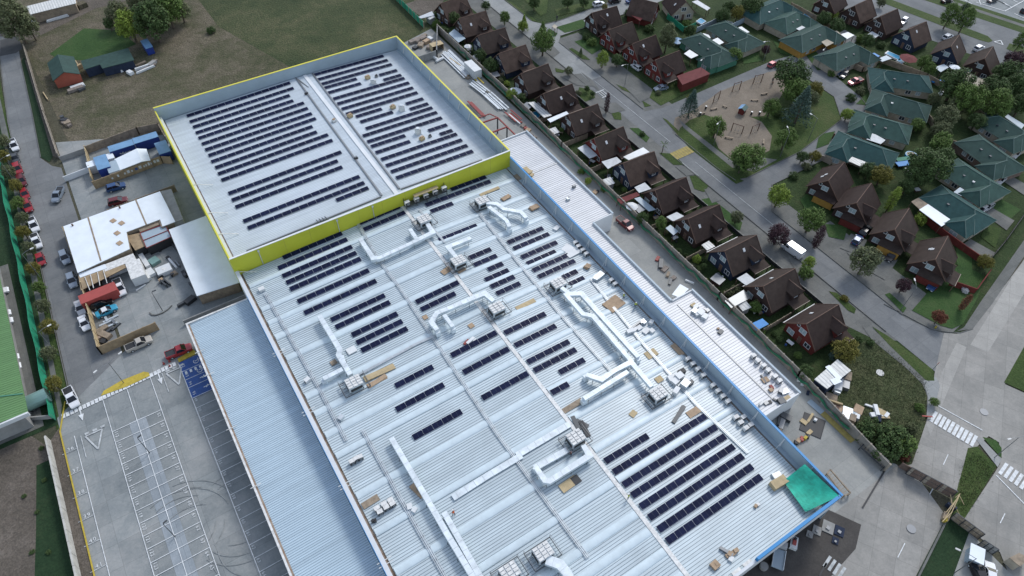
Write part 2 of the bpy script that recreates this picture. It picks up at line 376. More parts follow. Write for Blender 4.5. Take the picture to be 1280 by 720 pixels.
# left street, verge, lawn behind the mesh fence
sheet('street', [(-33.6, 98), (-31.5, 210), (-28, 262), (-22.8, 262), (-24.0, 240), (-25.2, 210), (-26.5, 187), (-24.5, 182), (-22.6, 180), (-22.6, 98)], 'street_concrete', Z1, False)
sheet('street', [(0, 50), (22, 44), (28, 60), (20, 66), (0, 70)], 'asphalt', Z2)
sheet('verge', [(-37.2, 96), (-35, 185), (-33, 290), (-28.5, 290), (-31.6, 208), (-33.6, 106), (-36.2, 98)], 'grass', Z1, False)
sheet('path', [(-36.3, 100), (-34.1, 185), (-32, 290), (-30.7, 290), (-32.6, 185), (-35.3, 104)], 'sidewalk', Z3, False)
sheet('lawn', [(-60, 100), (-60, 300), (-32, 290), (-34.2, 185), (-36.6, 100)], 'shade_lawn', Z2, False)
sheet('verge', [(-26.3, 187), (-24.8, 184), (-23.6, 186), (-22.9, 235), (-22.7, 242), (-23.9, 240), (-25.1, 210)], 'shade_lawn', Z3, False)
sheet('path', [(-23.6, 186), (-22.9, 240), (-22.1, 240), (-22.3, 184)], 'dirt', Z3, False)
sheet('waste_ground', [(-70, 30), (-70, 103), (-43, 103), (-38.6, 95), (-38.6, 30)], 'dirt', Z1, False)
sheet('grass', [(-46, 30), (-47, 60), (-43.5, 80), (-41.5, 93), (-38.7, 93), (-38.7, 30)], 'shade_lawn', Z2, False)  # soft shadow of the wall is put into the darker lawn colour
sheet('flower_bed', [(-38.5, 30), (-38.5, 97), (-36.7, 99), (-36.7, 30)], 'dirt', Z3, False)
# car park and works yards
sheet('car_park', [(-36.6, 30), (-36.6, 101.5), (-22, 111), (-22, 192), (4.5, 180), (4.5, 30)], 'lot_concrete', Z2, False)
sheet('service_yard', [(73, 5), (73, 187), (93.7, 193), (93.9, 5)], 'yard_concrete', Z2, False)
sheet('drive', [(40, -60), (40, 8.5), (93.7, 8.5), (95.5, 6), (93, -3), (80, -60)], 'cross_street', Z2, False)
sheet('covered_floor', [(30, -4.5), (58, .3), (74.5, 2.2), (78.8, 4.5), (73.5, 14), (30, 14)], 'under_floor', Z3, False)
# housing estate: gardens, streets
sheet('gardens', [(94, 12), (94, 196), (110, 235), (260, 260), (238, 130), (262, 60), (220, 40), (165, 28), (120, 18)], 'garden', Z1, False)
sheet('bare_plot', [(640-118, 0), (555, 0), (548, 12), (528, 22), (505, 5)], 'dirt', Z3)
sheet('sidewalk', [(112.2, 36), (112.2, 260), (118.6, 260), (118.6, 27), (114.5, 30)], 'sidewalk', Z2, False)
sheet('sidewalk', [(125.2, 30), (125.2, 112), (131, 112), (131, 60), (135.5, 60), (135.5, 22.5), (130, 22), (127, 25)], 'sidewalk', Z2, False)
sheet('sidewalk', [(125.2, 117), (125.2, 166), (134.5, 166), (134.5, 117)], 'sidewalk', Z2, False)
sheet('street', [(118.5, 15), (118.5, 300), (125.3, 300), (125.3, 30), (127.5, 25), (131, 20), (130, 10), (121, 10)], 'street_concrete', Z3, False)
sheet('street', [(118.5, 141), (118.5, 260), (125.4, 260), (125.4, 141)], 'pale_street', Z4, False)
sheet('street', [(125.2, 164), (125.2, 180), (128, 176), (134, 175.4), (170, 178), (230, 186), (230, 174), (170, 168), (145, 167.2), (128.2, 167)], 'pale_street', Z3, False)
sheet('street', [(125.2, 108), (125.2, 120), (131, 118.6), (178, 120), (186.5, 119), (190, 111), (186.5, 93), (181.5, 82.5), (161, 77.5), (133, 77.5), (125.2, 70), (125.2, 84), (129, 82.8), (150, 83), (172, 87), (179.3, 96), (180, 109), (176, 113.6), (150, 113.2), (131, 113)], 'street_concrete', Z2, False)
sheet('street', [(186, 118), (196, 118), (214, 121), (214, 115), (200, 110), (188, 108)], 'street_concrete', Z3, False)
pk = [(129.5, 82.9), (150, 83.2), (172, 87.2), (179, 96), (179.8, 108.5), (176, 113.2), (150, 113), (131, 112.8), (126, 107), (125.4, 90), (126.2, 84)]
sheet('park', pk, 'grass', Z3, False)
sheet('playground', [(844, 147), (864, 140), (900, 114), (960, 90), (985, 87), (988, 100), (975, 122), (955, 145), (938, 146), (952, 152), (965, 170), (962, 188), (945, 196), (912, 197), (898, 185), (892, 170), (900, 158), (896, 148), (880, 143), (862, 150), (850, 160), (846, 170), (842, 155)], 'play_sand', Z4)
sheet('path', [(131.2, 112), (129.6, 108), (129, 88), (133, 83.6), (142, 84), (139, 87), (131, 88), (131, 106)], 'sidewalk', Z4, False)
# the avenue beyond the estate, its medians and the car park
P1, P2 = Vector((225, 150)), Vector((246, 78)); dv = (P2-P1).normalized(); nv = Vector((-dv.y, dv.x))
def strip(name, o0, o1, m, z, a=-60, b=150):
    q = [P1+dv*a+nv*o0, P1+dv*b+nv*o0, P1+dv*b+nv*o1, P1+dv*a+nv*o1]
    return sheet(name, [(p.x, p.y) for p in q], m, z, False)
strip('avenue', -5, 22, 'street_concrete', Z2)
strip('verge', 21.5, 26, 'grass', Z3); strip('sidewalk', 26, 28, 'sidewalk', Z3); strip('verge', 28, 30.5, 'grass', Z3)
strip('car_park', 30.5, 130, 'lot_concrete', Z2)
sheet('median', [(1080, -6), (1100, -6), (1235, 45), (1241, 51), (1236, 53), (1225, 50), (1180, 33), (1110, 6)], 'grass', Z4)
sheet('median', [(1262, 54), (1300, 66), (1300, 78), (1258, 61)], 'grass', Z4)
# the cross street at lower right with its verges
sheet('street', [(1300, 318), (1285, 318), (1216, 410), (1196, 417), (1180, 416), (1168, 468), (1165, 505), (1157, 530), (1140, 580), (1122, 585), (1196, 613), (1217, 562), (1236, 545), (1249, 553), (1250, 580), (1244, 590), (1201, 655), (1250, 690), (1262, 720), (1300, 730), (1300, 500), (1256, 480), (1300, 405)], 'cross_street', Z4)
ground_mat('cross_pale', [(.36, (.26, .258, .24)), (.5, (.32, .312, .288)), (.62, (.37, .36, .33))], [(.07, .45), (.25, .35), (1.2, .2)], joint=(3.8, 4.2), jcol=.72, rot=R(60), fine=.06)
sheet('concrete_strip', [(1262, 352), (1284, 318), (1300, 318), (1300, 335), (1235, 440), (1213, 431)], 'cross_pale', .045)
sheet('concrete_strip', [(1196, 428), (1208, 434), (1178, 505), (1163, 545), (1158, 530), (1170, 490), (1177, 466)], 'cross_pale', .045)
sheet('sidewalk', [(1294, 300), (1280, 300), (1226, 377), (1205, 409), (1196, 414), (1216, 411), (1240, 380)], 'sidewalk', Z5)
sheet('verge', [(1210, 560), (1222, 558), (1246, 583), (1201, 656), (1183, 648), (1196, 613), (1205, 580)], 'grass', Z5)
sheet('verge', [(1228, 546), (1245, 550), (1252, 560), (1252, 573)], 'lawn', Z5)
sheet('sidewalk', [(1220, 549), (1226, 547), (1252, 574), (1247, 584)], 'pale_street', .06)
sheet('verge', [(1255, 478), (1300, 398), (1300, 498)], 'grass', Z5)
sheet('waste_plot', [(1064, 432), (1094, 422), (1160, 470), (1167, 478), (1160, 500), (1157, 530), (1138, 583), (1112, 578), (1035, 492), (1050, 460)], 'rough_field', Z3)
sheet('sidewalk', [(1078, 408), (1090, 410), (1160, 472), (1172, 476), (1174, 487), (1163, 522), (1158, 520), (1159, 495), (1153, 480), (1135, 462), (1090, 425)], 'sidewalk', Z5)
sheet('sidewalk', [(1154, 476), (1170, 471), (1175, 482), (1172, 494), (1165, 520), (1158, 522), (1160, 497)], 'pale_street', .06)
sheet('verge', [(1090, 408), (1110, 420), (1166, 462), (1168, 476), (1158, 476), (1112, 432)], 'grass', .06)
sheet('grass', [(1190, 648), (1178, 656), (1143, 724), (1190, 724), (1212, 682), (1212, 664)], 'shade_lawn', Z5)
sheet('drive', [(1212, 664), (1190, 724), (1300, 740), (1262, 716), (1236, 690)], 'yard_concrete', Z5)
# front gardens and verges of the estate
for pts, m in (([(1140, 388), (1160, 365), (1200, 330), (1232, 345), (1222, 372), (1204, 405), (1190, 411), (1176, 407)], 'lawn'), ([(1106, 368), (1112, 366), (1133, 385), (1129, 391)], 'lawn'), ([(1036, 364), (1046, 366), (1070, 386), (1068, 392), (1060, 388)], 'grass'), ([(877, 249), (888, 247), (928, 278), (925, 288), (905, 282)], 'lawn'),
        ([(862, 220), (872, 219), (886, 232), (880, 240), (868, 236)], 'grass'), ([(824, 191), (840, 192), (856, 206), (842, 206)], 'grass'), ([(787, 160), (798, 160), (812, 172), (808, 178)], 'lawn'), ([(762, 137), (776, 141), (777, 150), (768, 149)], 'grass'),
        ([(724, 109), (740, 113), (744, 122), (730, 128), (722, 117)], 'grass'), ([(694, 85), (706, 88), (704, 91), (695, 90)], 'grass'), ([(715, 60), (732, 70), (738, 75), (728, 74), (711, 61)], 'grass'), ([(686, 35), (697, 42), (694, 46), (684, 43)], 'lawn'),
        ([(695, 34), (728, 24), (736, 34), (706, 41)], 'lawn'), ([(718, 52), (745, 44), (757, 58), (740, 68)], 'lawn'), ([(640, 3), (672, 27), (664, 26), (630, 0)], 'grass'), ([(694, 12), (742, 0), (760, -5), (744, 9), (697, 20)], 'grass'), ([(660, -8), (686, -8), (683, 16), (676, 20), (652, -4)], 'grass'),
        ([(820, 102), (878, 88), (888, 100), (826, 132), (812, 122)], 'grass'), ([(770, 105), (786, 112), (790, 117), (778, 112)], 'grass'), ([(803, 126), (814, 132), (806, 134)], 'grass'), ([(828, 147), (834, 150), (902, 214), (930, 226), (920, 230), (862, 185)], 'grass'),
        ([(1078, 122), (1090, 112), (1088, 132), (1070, 130)], 'lawn'), ([(1024, 168), (1044, 164), (1036, 180), (1020, 186)], 'lawn'), ([(1005, 66), (1020, 64), (1036, 85), (1022, 88)], 'lawn'), ([(924, 64), (948, 66), (952, 76), (930, 80)], 'lawn'), ([(966, 50), (988, 62), (996, 72), (975, 66)], 'lawn'),
        ([(1232, 280), (1252, 286), (1244, 310), (1226, 296)], 'grass'), ([(1244, 245), (1276, 262), (1262, 275), (1236, 258)], 'lawn'), ([(1195, 305), (1215, 312), (1215, 345), (1196, 330)], 'lawn'), ([(1015, 235), (1026, 262), (1010, 268), (1000, 250)], 'lawn'), ([(1030, 280), (1060, 282), (1055, 300), (1036, 296)], 'lawn')):
    sheet('grass', pts, m, .055)
for a in [((672, 54), (684, 50), (700, 66), (692, 72)), ((726, 90), (740, 100), (760, 126), (742, 108)), ((745, 130), (770, 128), (782, 138), (764, 142)), ((700, 95), (726, 92), (742, 108), (722, 107)), ((780, 108), (800, 104), (812, 122), (800, 128)), ((844, 208), (860, 208), (870, 218), (858, 220)), ((880, 236), (892, 240), (902, 250), (890, 254)), ((975, 305), (990, 322), (1015, 340), (998, 344)), ((1058, 315), (1086, 318), (1100, 330), (1078, 338)), ((1100, 318), (1122, 325), (1106, 350), (1088, 340)), ((1084, 300), (1074, 320), (1050, 310), (1064, 292)), ((1203, 306), (1213, 299), (1244, 316), (1236, 326)), ((1225, 264), (1237, 258), (1268, 276), (1258, 288)), ((1250, 224), (1260, 218), (1285, 232), (1280, 244))]:
    sheet('driveway', a, 'sidewalk', .065)
# kerbs: real steps
def kerb(pts, w=.16, h=.12, m='sidewalk', px=False):
    q = [P(a, b, 0) if px else Vector((a, b, 0)) for a, b in pts]; mb = MB()
    mb.duct([(p.x, p.y, 0) for p in q], w, h, m); return struct('kerb', mb)
kerb([(118.4, 30), (118.4, 100)]); kerb([(118.4, 140), (118.4, 250)]); kerb([(125.4, 31), (125.4, 70), (133, 77.3), (161, 77.3), (181.6, 82.4), (186.6, 93)])
kerb([(126, 83.6), (125.3, 90), (125.6, 107)]); kerb([(129.2, 82.8), (150, 83.1), (172, 87.1), (179.2, 96), (180, 108.8), (176.4, 113.3)]); kerb([(125.4, 121), (125.4, 164)]); kerb([(128, 167), (145, 167.2), (170, 168)])
kerb([(128, 176), (134, 175.4), (170, 178)]); kerb([(125.3, 180), (125.3, 260)])
kerb([(-33.6, 107), (-31.6, 208), (-28.2, 262)]); kerb([(-26.4, 187), (-25.2, 210), (-24.0, 240)])
kerb([(1216, 411), (1200, 416), (1184, 415), (1165, 412), (1105, 380)], px=True); kerb([(1184, 648), (1146, 724)], w=.3, h=.35, px=True)
kerb([(-36.6, 30), (-36.6, 98), (-34.6, 104.5)], w=.22, h=.14, m='yellow_paint')
# ------------------------------------------------------------------ painted markings of the car park
GL = {}
def glyphs(txt):
    for ch in txt:
        if ch in GL: continue
        cu = bpy.data.curves.new('g', 'FONT'); cu.body = ch; o = bpy.data.objects.new('g', cu); COL.objects.link(o)
        dg = bpy.context.evaluated_depsgraph_get(); me = bpy.data.meshes.new_from_object(o.evaluated_get(dg))
        GL[ch] = ([tuple(v.co) for v in me.vertices], [tuple(p.vertices) for p in me.polygons])
        bpy.data.objects.remove(o); bpy.data.curves.remove(cu); bpy.data.meshes.remove(me)
def write(mb, txt, o, ux, uy, size, m, adv=.62):
    """letters in the plane of ux, uy starting at o"""
    glyphs(txt); o, ux, uy = Vector(o), Vector(ux), Vector(uy); x = 0
    for ch in txt:
        vs, fs = GL[ch]
        mb.add([o+ux*(v[0]*size+x)+uy*v[1]*size for v in vs], fs, m); x += adv*size
ZP = .06
mk = MB()
def line(x0, y0, x1, y1, w, m='white_paint', z=ZP): mk_line(mk, x0, y0, x1, y1, w, m, z)
def mk_line(b, x0, y0, x1, y1, w, m, z=ZP):
    d = Vector((x1-x0, y1-y0, 0)).normalized(); n = Vector((-d.y, d.x, 0))*w/2; a = Vector((x0, y0, z)); c = Vector((x1, y1, z))
    b.add([a-n, c-n, c+n, a+n], [(0, 1, 2, 3)], m)
pts = [P(*q) for q in ((152, 565), (188, 704))]
step = abs(pts[0].y-pts[1].y)/9; y0 = pts[0].y
XL, XC, XR, XQ, XW, XE = -19.55, -16.4, -13.2, -9.35, -23.85, -36.4
XL, XC, XR, XQ, XW = [P(*q).x for q in ((160, 607), (197, 605), (231, 595), (270, 575), (117, 640))]
ytop = P(127.5, 495).y
line(XL, 30, XL, ytop, .13); line(XC, 30, XC, ytop, .13); line(XR, 30, XR, ytop, .13, z=ZP+.001); line(XQ, 30, XQ, ytop-.3, .13); line(XW, 30, XW, P(93, 545).y, .13)
k0 = round((P(194, 710).y-P(194, 704).y)/step)
ybase = P(188, 704).y
for i in range(-18, 12):
    y = ybase+i*step
    if y > ytop-1.5: continue
    line(XL+.08, y, XR-.08, y, .12, z=ZP+.002)
    n = 123-i
    if y > 30: write(mk, str(n), (XL+.35, y-.25, ZP+.003), (0, -1, 0), (1, 0, 0), .8, 'white_paint'); write(mk, str(n-60), (XR-.95, y-.45, ZP+.003), (0, -1, 0), (1, 0, 0), .8, 'white_paint')
    if y < ytop-9: line(XQ+.08, y-.6, -4, y-.6, .12); write(mk, str(n-63), (XQ+.3, y-.85, ZP+.003), (0, -1, 0), (1, 0, 0), .75, 'white_paint')
yp = P(93, 562).y
for i in range(10):
    y = yp-i*5.0
    line(XW-2.6, y, XW, y, .12, 'worn_paint'); write(mk, str(136+i), (XW-2.3, y+.2, ZP+.003), (1, 0, 0), (0, 1, 0), 1.0, 'white_paint')
# dashed give-way band and yellow island along the head of the car park
a, b = P(78, 521), P(221, 454); n = 29
for i in range(n):
    q = a.lerp(b, (i+.3)/n); line(q.x, q.y-.5, q.x, q.y+.5, .62, 'white_paint', ZP+.004)
for cx, cy in ((119.5, 549), (220, 470)):
    c = P(cx, cy); t = [(c.x, c.y-2.4), (c.x-1.5, c.y+1.6), (c.x+1.5, c.y+1.6)]
    for i in range(3): line(*t[i], *t[(i+1) % 3], .3, 'worn_paint', ZP+.004+i*.001)
    line(c.x-2.2, c.y-3, c.x-2.2, c.y+2.2, .15, 'worn_paint')
    for j in range(3): line(c.x-1.5+j*1.4, c.y+2.1, c.x-.7+j*1.4, c.y+2.1, .5, 'worn_paint', ZP+.006)
for cx, cy in ((101.5, 518), (200, 473)):
    c = P(cx, cy); line(c.x, c.y, c.x, c.y+1.9, .22, z=ZP+.003); mk.add([(c.x-.5, c.y, ZP), (c.x, c.y-1.6, ZP), (c.x+.5, c.y, ZP)], [(0, 1, 2)], 'white_paint')
# blue bays with their wheelchair and parent signs
q0, q1 = P(223, 454), P(242, 498)
xb0, xb1, yb1, yb0 = XQ+.08, -3.2, q0.y, q1.y
mk.add([(xb0, yb0, ZP-.005), (xb1, yb0, ZP-.005), (xb1, yb1, ZP-.005), (xb0, yb1, ZP-.005)], [(0, 1, 2, 3)], 'blue_paint')
hb = (yb1-yb0)
for fy in (.3, .52, .76): line(xb0, yb0+hb*fy*.98, xb1, yb0+hb*fy*.98, .1, z=ZP+.001)
for i in range(5): line(xb0+.4+i*.95, yb0+hb*.68, xb0+.85+i*.95, yb0+hb*.68, .75, z=ZP+.003)
for fy in (.86, .6):
    c = Vector((xb0+3.1, yb0+hb*fy, ZP+.003))
    for k in range(12): 
        t0, t1 = 2.2+k*.42, 2.2+(k+1)*.42
        if k < 10: line(c.x+.5*math.cos(t0), c.y+.5*math.sin(t0), c.x+.5*math.cos(t1), c.y+.5*math.sin(t1), .13, z=ZP+.004+k*.0002)
    line(c.x-.2, c.y+.1, c.x+1.0, c.y+.25, .14, z=ZP+.007); line(c.x+.5, c.y+.2, c.x+.5, c.y+.7, .14, z=ZP+.008); line(c.x+1.0, c.y-.1, c.x+1.2, c.y+.6, .14, z=ZP+.009)
for fy in (.41, .15):
    c = Vector((xb0+2.6, yb0+hb*fy, 0)); line(c.x, c.y, c.x+1.9, c.y+.1, .18, z=ZP+.004); line(c.x+.5, c.y-.3, c.x+.9, c.y+.35, .16, z=ZP+.005); mk.add([(c.x+1.9, c.y-.1, ZP+.006), (c.x+2.2, c.y+.1, ZP+.006), (c.x+1.9, c.y+.3, ZP+.006)], [(0, 1, 2)], 'white_paint')
for i, fy in enumerate((.93, .66, .43, .16)): write(mk, str(92+i), (xb0+.35, yb0+hb*fy, ZP+.003), (0, -1, 0), (1, 0, 0), .8, 'white_paint')
struct('car_park_markings', mk)
sheet('concrete_strip', [(XC-1.5, 30), (XC-1.5, ytop-9), (XC+1.6, ytop-9), (XC+1.6, 30)], 'lot_pale', .03, False)
mk = MB()
isl = [P(*q) for q in ((126.5, 495), (130, 489), (152, 476), (180, 465), (186, 466), (187.5, 470), (160, 483))]
mk.prism([(p.x, p.y) for p in isl], 0, .15, 'yellow_paint'); struct('traffic_island', mk)
mk = MB(); q = [P(*q) for q in ((222, 449), (242, 437), (246, 442), (224, 453))]; mk.prism([(p.x, p.y) for p in q], 0, .14, 'yellow_paint'); struct('kerb', mk)
# road markings of the estate and the cross street
mk = MB()
for y in range(60, 140, 1):
    if not 98 < y < 102 and (y < 90 or y > 104 or True): 
        if y < 95 or 104 < y: mk_line(mk, 122, y, 122, y+1.0, .13, 'worn_paint')
for i in range(7): mk_line(mk, 118.9+i*.9, 98.2, 118.9+i*.9, 101.3, .8, 'worn_yellow', ZP+.001*(i % 2))
for y in (96.5,): mk_line(mk, 118.8, y, 118.8, 90, .12, 'worn_paint')
c = P(754, 117)
for i in range(3): mk_line(mk, c.x-.9+i*.8, c.y-1.4, c.x-.9+i*.8, c.y+1.2, .18, 'white_paint')
mk_line(mk, c.x-1.6, c.y+1.5, c.x+1.4, c.y+1.5, .25, 'white_paint', ZP+.002); mk_line(mk, c.x-1.6, c.y-1.6, c.x+1.4, c.y-1.6, .25, 'white_paint', ZP+.002)
def bars(p, q, n, ln, w, m='white_paint'):
    p, q = P(*p), P(*q); d = (q-p).normalized(); nn = Vector((-d.y, d.x, 0))*ln/2
    for i in range(n):
        c = p.lerp(q, i/(n-1)); mk_line(mk, c.x-nn.x, c.y-nn.y, c.x+nn.x, c.y+nn.y, w, m)
bars((1167, 521), (1217, 551), 10, 3.0, .62); bars((1254, 586), (1300, 618), 8, 3.2, .62)
def seg(p, q, w=.16): p, q = P(*p), P(*q); mk_line(mk, p.x, p.y, q.x, q.y, w, 'white_paint', ZP+.002)
seg((1172, 507), (1228, 538), .2); seg((1185, 568), (1179, 581)); seg((1256, 642), (1250, 654)); seg((1245, 594), (1300, 650), .2); seg((1166, 611), (1162, 618)); seg((1131, 679), (1122, 697), .14)
bars((1034, 702), (1052, 716), 4, 2.4, .5, 'worn_paint')
q = P(1249, 53)
for i in range(3):
    t = [(q.x+1.6*math.cos(a), q.y+1.6*math.sin(a)) for a in (0.3, 2.4, 4.5)]; mk_line(mk, *t[i], *t[(i+1) % 3], .3, 'white_paint', ZP+i*.002)
for p_, q_ in (((1220, 3), (1256, 14)), ((1256, 14), (1285, -2)), ((1240, -3), (1262, 8)), ((1222, -4), (1226, 6)), ((1205, 0), (1215, 5)), ((1268, 17), (1285, 25)), ((1254, 3), (1264, 9)), ((1228, 3), (1240, 6)), ((1246, 0), (1256, 5)), ((1262, -2), (1272, 3))): seg(p_, q_, .3)
struct('road_markings', mk)
mk = MB(); random.seed(8); zz = ZP-.03
for i in range(30):
    if i < 20: cx, cy, r = random.choice((-12.0, -21.3))+random.uniform(-1.5, 1.5), random.uniform(38, 68), random.uniform(5, 9)
    elif i < 30: cx, cy, r = random.uniform(-16, -2), random.uniform(128, 136), random.uniform(4, 7)
    else: cx, cy, r = random.uniform(108, 135), random.uniform(-4, 22), random.uniform(8, 14)
    a0 = random.uniform(0, 6.28); n = random.randint(5, 11)
    for k in range(n):
        t0, t1 = a0+k*.12, a0+(k+1)*.12; zz += .00005
        for rr in ((r, r+1.5) if i % 2 else (r,)): mk_line(mk, cx+rr*math.cos(t0), cy+rr*math.sin(t0), cx+rr*math.cos(t1), cy+rr*math.sin(t1), .13, 'tyre_mark', zz)
struct('tyre_marks', mk)
# joint of the loading yard and the dark tyre-blackened drive
mk = MB(); p, q = P(1106, 588), P(1078, 635); mk_line(mk, p.x, p.y, q.x, q.y, .3, 'dark'); p, q = P(1033, 704), P(1024, 720); mk_line(mk, p.x, p.y, q.x, q.y, .3, 'dark'); struct('drain_channel', mk)
# ------------------------------------------------------------------ the supermarket with its solar roof
XA, XB, XRIDGE = 3.9, 73.6, 43.5
Y0, YM, Y1, ZTOP = 9.1, 112.5, 174.4, 12.0
store = thing('store_building', 'huge low supermarket building under a white ribbed metal roof with solar panels', 'building', (XA, Y0, 0))
def part(name, mb, par=store, **k): return mb.build(name, par, True, **k)
b = MB()
def roofplane(b, x0, x1, y0, y1, zf, m, th=.25):
    b.hexa([(x0, y0, zf(x0)-th), (x1, y0, zf(x1)-th), (x1, y1, zf(x1)-th), (x0, y1, zf(x0)-th)], [(x0, y0, zf(x0)), (x1, y0, zf(x1)), (x1, y1, zf(x1)), (x0, y1, zf(x0))], m)
def ribs(b, x0, x1, y0, y1, zf, m, per=.5, h=.05, w=.09):
    y = math.ceil(y0/per)*per
    while y < y1:
        b.hexa([(x0, y, zf(x0)+.002), (x1, y, zf(x1)+.002), (x1, y+w, zf(x1)+.002), (x0, y+w, zf(x0)+.002)], [(x0, y+.02, zf(x0)+h), (x1, y+.02, zf(x1)+h), (x1, y+w-.02, zf(x1)+h), (x0, y+w-.02, zf(x0)+h)], m); y += per
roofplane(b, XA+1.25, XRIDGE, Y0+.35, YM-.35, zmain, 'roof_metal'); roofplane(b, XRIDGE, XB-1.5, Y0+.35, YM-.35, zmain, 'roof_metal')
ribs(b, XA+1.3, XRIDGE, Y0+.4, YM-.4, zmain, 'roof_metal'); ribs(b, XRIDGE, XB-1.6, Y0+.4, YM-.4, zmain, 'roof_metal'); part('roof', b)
b = MB(); b.beam((XRIDGE, Y0+.4, zmain(XRIDGE)+.03), (XRIDGE, YM-.4, zmain(XRIDGE)+.03), .75, .14, 'unit_white'); part('ridge_cap', b)
b = MB(); b.box(XA+.75, XA+1.25, Y0+.35, YM-.35, 6.4, 6.75, 'gutter_dirt'); part('gutter', b)
b = MB(); b.box(XB-1.5, XB-.25, Y0+.35, YM-.35, 6.3, 6.8, 'gutter_dirt'); b.box(XB-1.1, XB-.25, Y0+.35, YM-.35, 6.8, 7.1, 'parapet_in'); part('gutter', b)
b = MB(); b.box(XA, XA+.75, Y0, YM-.3, 0, 8.2, 'parapet_top'); b.box(XA-.06, XA, Y0, YM-8, 6.2, 8.26, 'blue_trim'); part('parapet', b)
b = MB(); b.box(XB-.25, XB, Y0, YM, 0, 9.9, 'parapet_in'); b.box(XB-.32, XB+.1, Y0-.07, YM-.02, 9.9, 10.05, 'blue_trim')
y = Y0+6
while y < YM-2: b.box(XB-.4, XB-.25, y, y+.2, 7.1, 9.85, 'parapet_top'); b.beam((XB-.5, y+.1, 9.2), (XB-1.45, y+.1, 7.1), .08, .08, 'galv'); y += 6.4
part('parapet', b)
b = MB(); b.box(XA, XB-.25, Y0, Y0+.3, 4.2, 9.0, 'white_wall'); b.box(XA+50, XB-.35, Y0-.1, Y0+.4, 8.8, 9.95, 'blue_trim'); b.box(XA, XA+49.9, Y0-.08, Y0+.38, 9.0, 9.12, 'parapet_top')
part('front_fascia', b)
b = MB()
for i in range(12): xx = XA+22+i*2.35; b.box(xx, xx+1.7, Y0+.42, Y0+.9, 8.2+.1*(i % 3), 8.55+.1*(i % 3), 'unit_white'); 
part('fascia_bracket', b)
b = MB(); b.box(XA+.2, 60, Y0+5, Y0+5.3, 0, 6.5, 'white_wall')
for i in range(5): b.box(16+i*9, 16.5+i*9, Y0+.5, Y0+1, 0, 6.4, 'white_wall')
part('wall', b)
SKYL = [13.9, 18.2, 22.0, 25.4, 31.8, 38.5, 45.8, 53.1, 61.8, 66.5, 71.6, 75.9, 86.0, 91.9, 96.2, 100.3, 107.8]
SKYR = [31.8, 38.4, 45.6, 52.6, 62.2, 66.4, 71.5, 75.4, 81.3, 86.0, 92.6, 97.5, 101.0, 107.6]
for y in sorted(set(SKYL+SKYR)):
    b = MB(); n = 8; prev = None
    for sx in (((XA+1.35, XRIDGE-.5),) if y in SKYL else ())+(((XRIDGE+.5, XB-2.0),) if y in SKYR else ()):
        xs = [sx[0]+(sx[1]-sx[0])*i/24 for i in range(25)]; vs = []; fs = []
        for i, x in enumerate(xs):
            for j in range(n+1):
                t = math.pi*j/n; k = 1.0 if i % 2 else .97
                vs.append((x, y+.7*math.cos(t), zmain(x)+.02+.2*k*math.sin(t)))
        for i in range(24):
            for j in range(n): a0 = i*(n+1)+j; fs.append((a0, a0+n+1, a0+n+2, a0+1))
        b.add(vs, fs, 'skylight')
    part('skylight', b)
# raised back hall behind the lime wall
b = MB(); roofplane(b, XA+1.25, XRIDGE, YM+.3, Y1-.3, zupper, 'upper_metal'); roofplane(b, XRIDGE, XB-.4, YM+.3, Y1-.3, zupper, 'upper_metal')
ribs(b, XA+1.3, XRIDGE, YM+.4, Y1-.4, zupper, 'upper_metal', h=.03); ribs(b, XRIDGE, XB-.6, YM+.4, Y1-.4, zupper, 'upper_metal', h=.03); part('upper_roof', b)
b = MB(); b.box(XA, XB-.2, YM-.3, YM, 0, ZTOP, 'lime_wall'); b.box(XA-.04, XB-.16, YM-.36, YM+.05, ZTOP, ZTOP+.1, 'white_wall'); part('lime_wall', b)
x = XA+5.8
while x < XB-2: b = MB(); b.box(x, x+.05, YM-.304, YM-.3, 7, ZTOP, 'worn_yellow'); part('panel_joint', b); x += 5.8
for px in (420, 476, 303): p = P(px, 280, 9); b = MB(); b.cyl((p.x, YM-.4, 7.4), (p.x, YM-.4, ZTOP-.4), .08, .08, 8, 'galv'); b.box(p.x-.2, p.x+.2, YM-.55, YM-.3, ZTOP-.7, ZTOP-.3, 'galv'); part('downpipe', b)
b = MB(); b.box(XA, XB-.2, Y1, Y1+.3, 0, ZTOP, 'parapet_in'); b.box(XA-.04, XB-.16, Y1-.05, Y1+.36, ZTOP, ZTOP+.12, 'yellow_trim'); part('parapet', b)
b = MB(); b.box(XB-.5, XB-.2, YM, Y1, 0, ZTOP, 'parapet_in'); b.box(XB-.55, XB-.12, YM+.06, Y1-.06, ZTOP, ZTOP+.11, 'yellow_trim')
y = YM+2.5
while y < Y1-1: b.beam((XB-.6, y, 11.4), (XB-.85, y+.5, 9.3), .16, .1, 'unit_white'); y += 5.4
b.box(XB-1.2, XB-.5, YM+.3, Y1-.3, 7.9, 8.3, 'parapet_in'); part('parapet', b)
b = MB(); b.box(XA, XA+.25, YM, Y1, 0, 11.2, 'lime_wall'); b.box(XA+.25, XA+.9, YM, Y1-.3, 8.2, 9.4, 'parapet_top'); b.box(XA-.05, XA+.2, YM+.06, Y1-.06, 11.2, 11.3, 'yellow_trim'); b.box(XA+.9, XA+1.25, YM+.3, Y1-.3, 7.6, 7.9, 'gutter_dirt'); part('parapet', b)
b = MB(); x = 45.0; b.box(43.45, 44.45, YM+.4, Y1-.4, 8.78, 8.98, 'white_wall'); part('ridge_cap', b)
b = MB()
for xa, xb in ((40.7, 41.4), (45.3, 46.2)): b.beam((xa, YM+4.6, zupper(xa)+.17), (xb, Y1-.6, zupper(xb)+.17), .42, .2, 'steel')
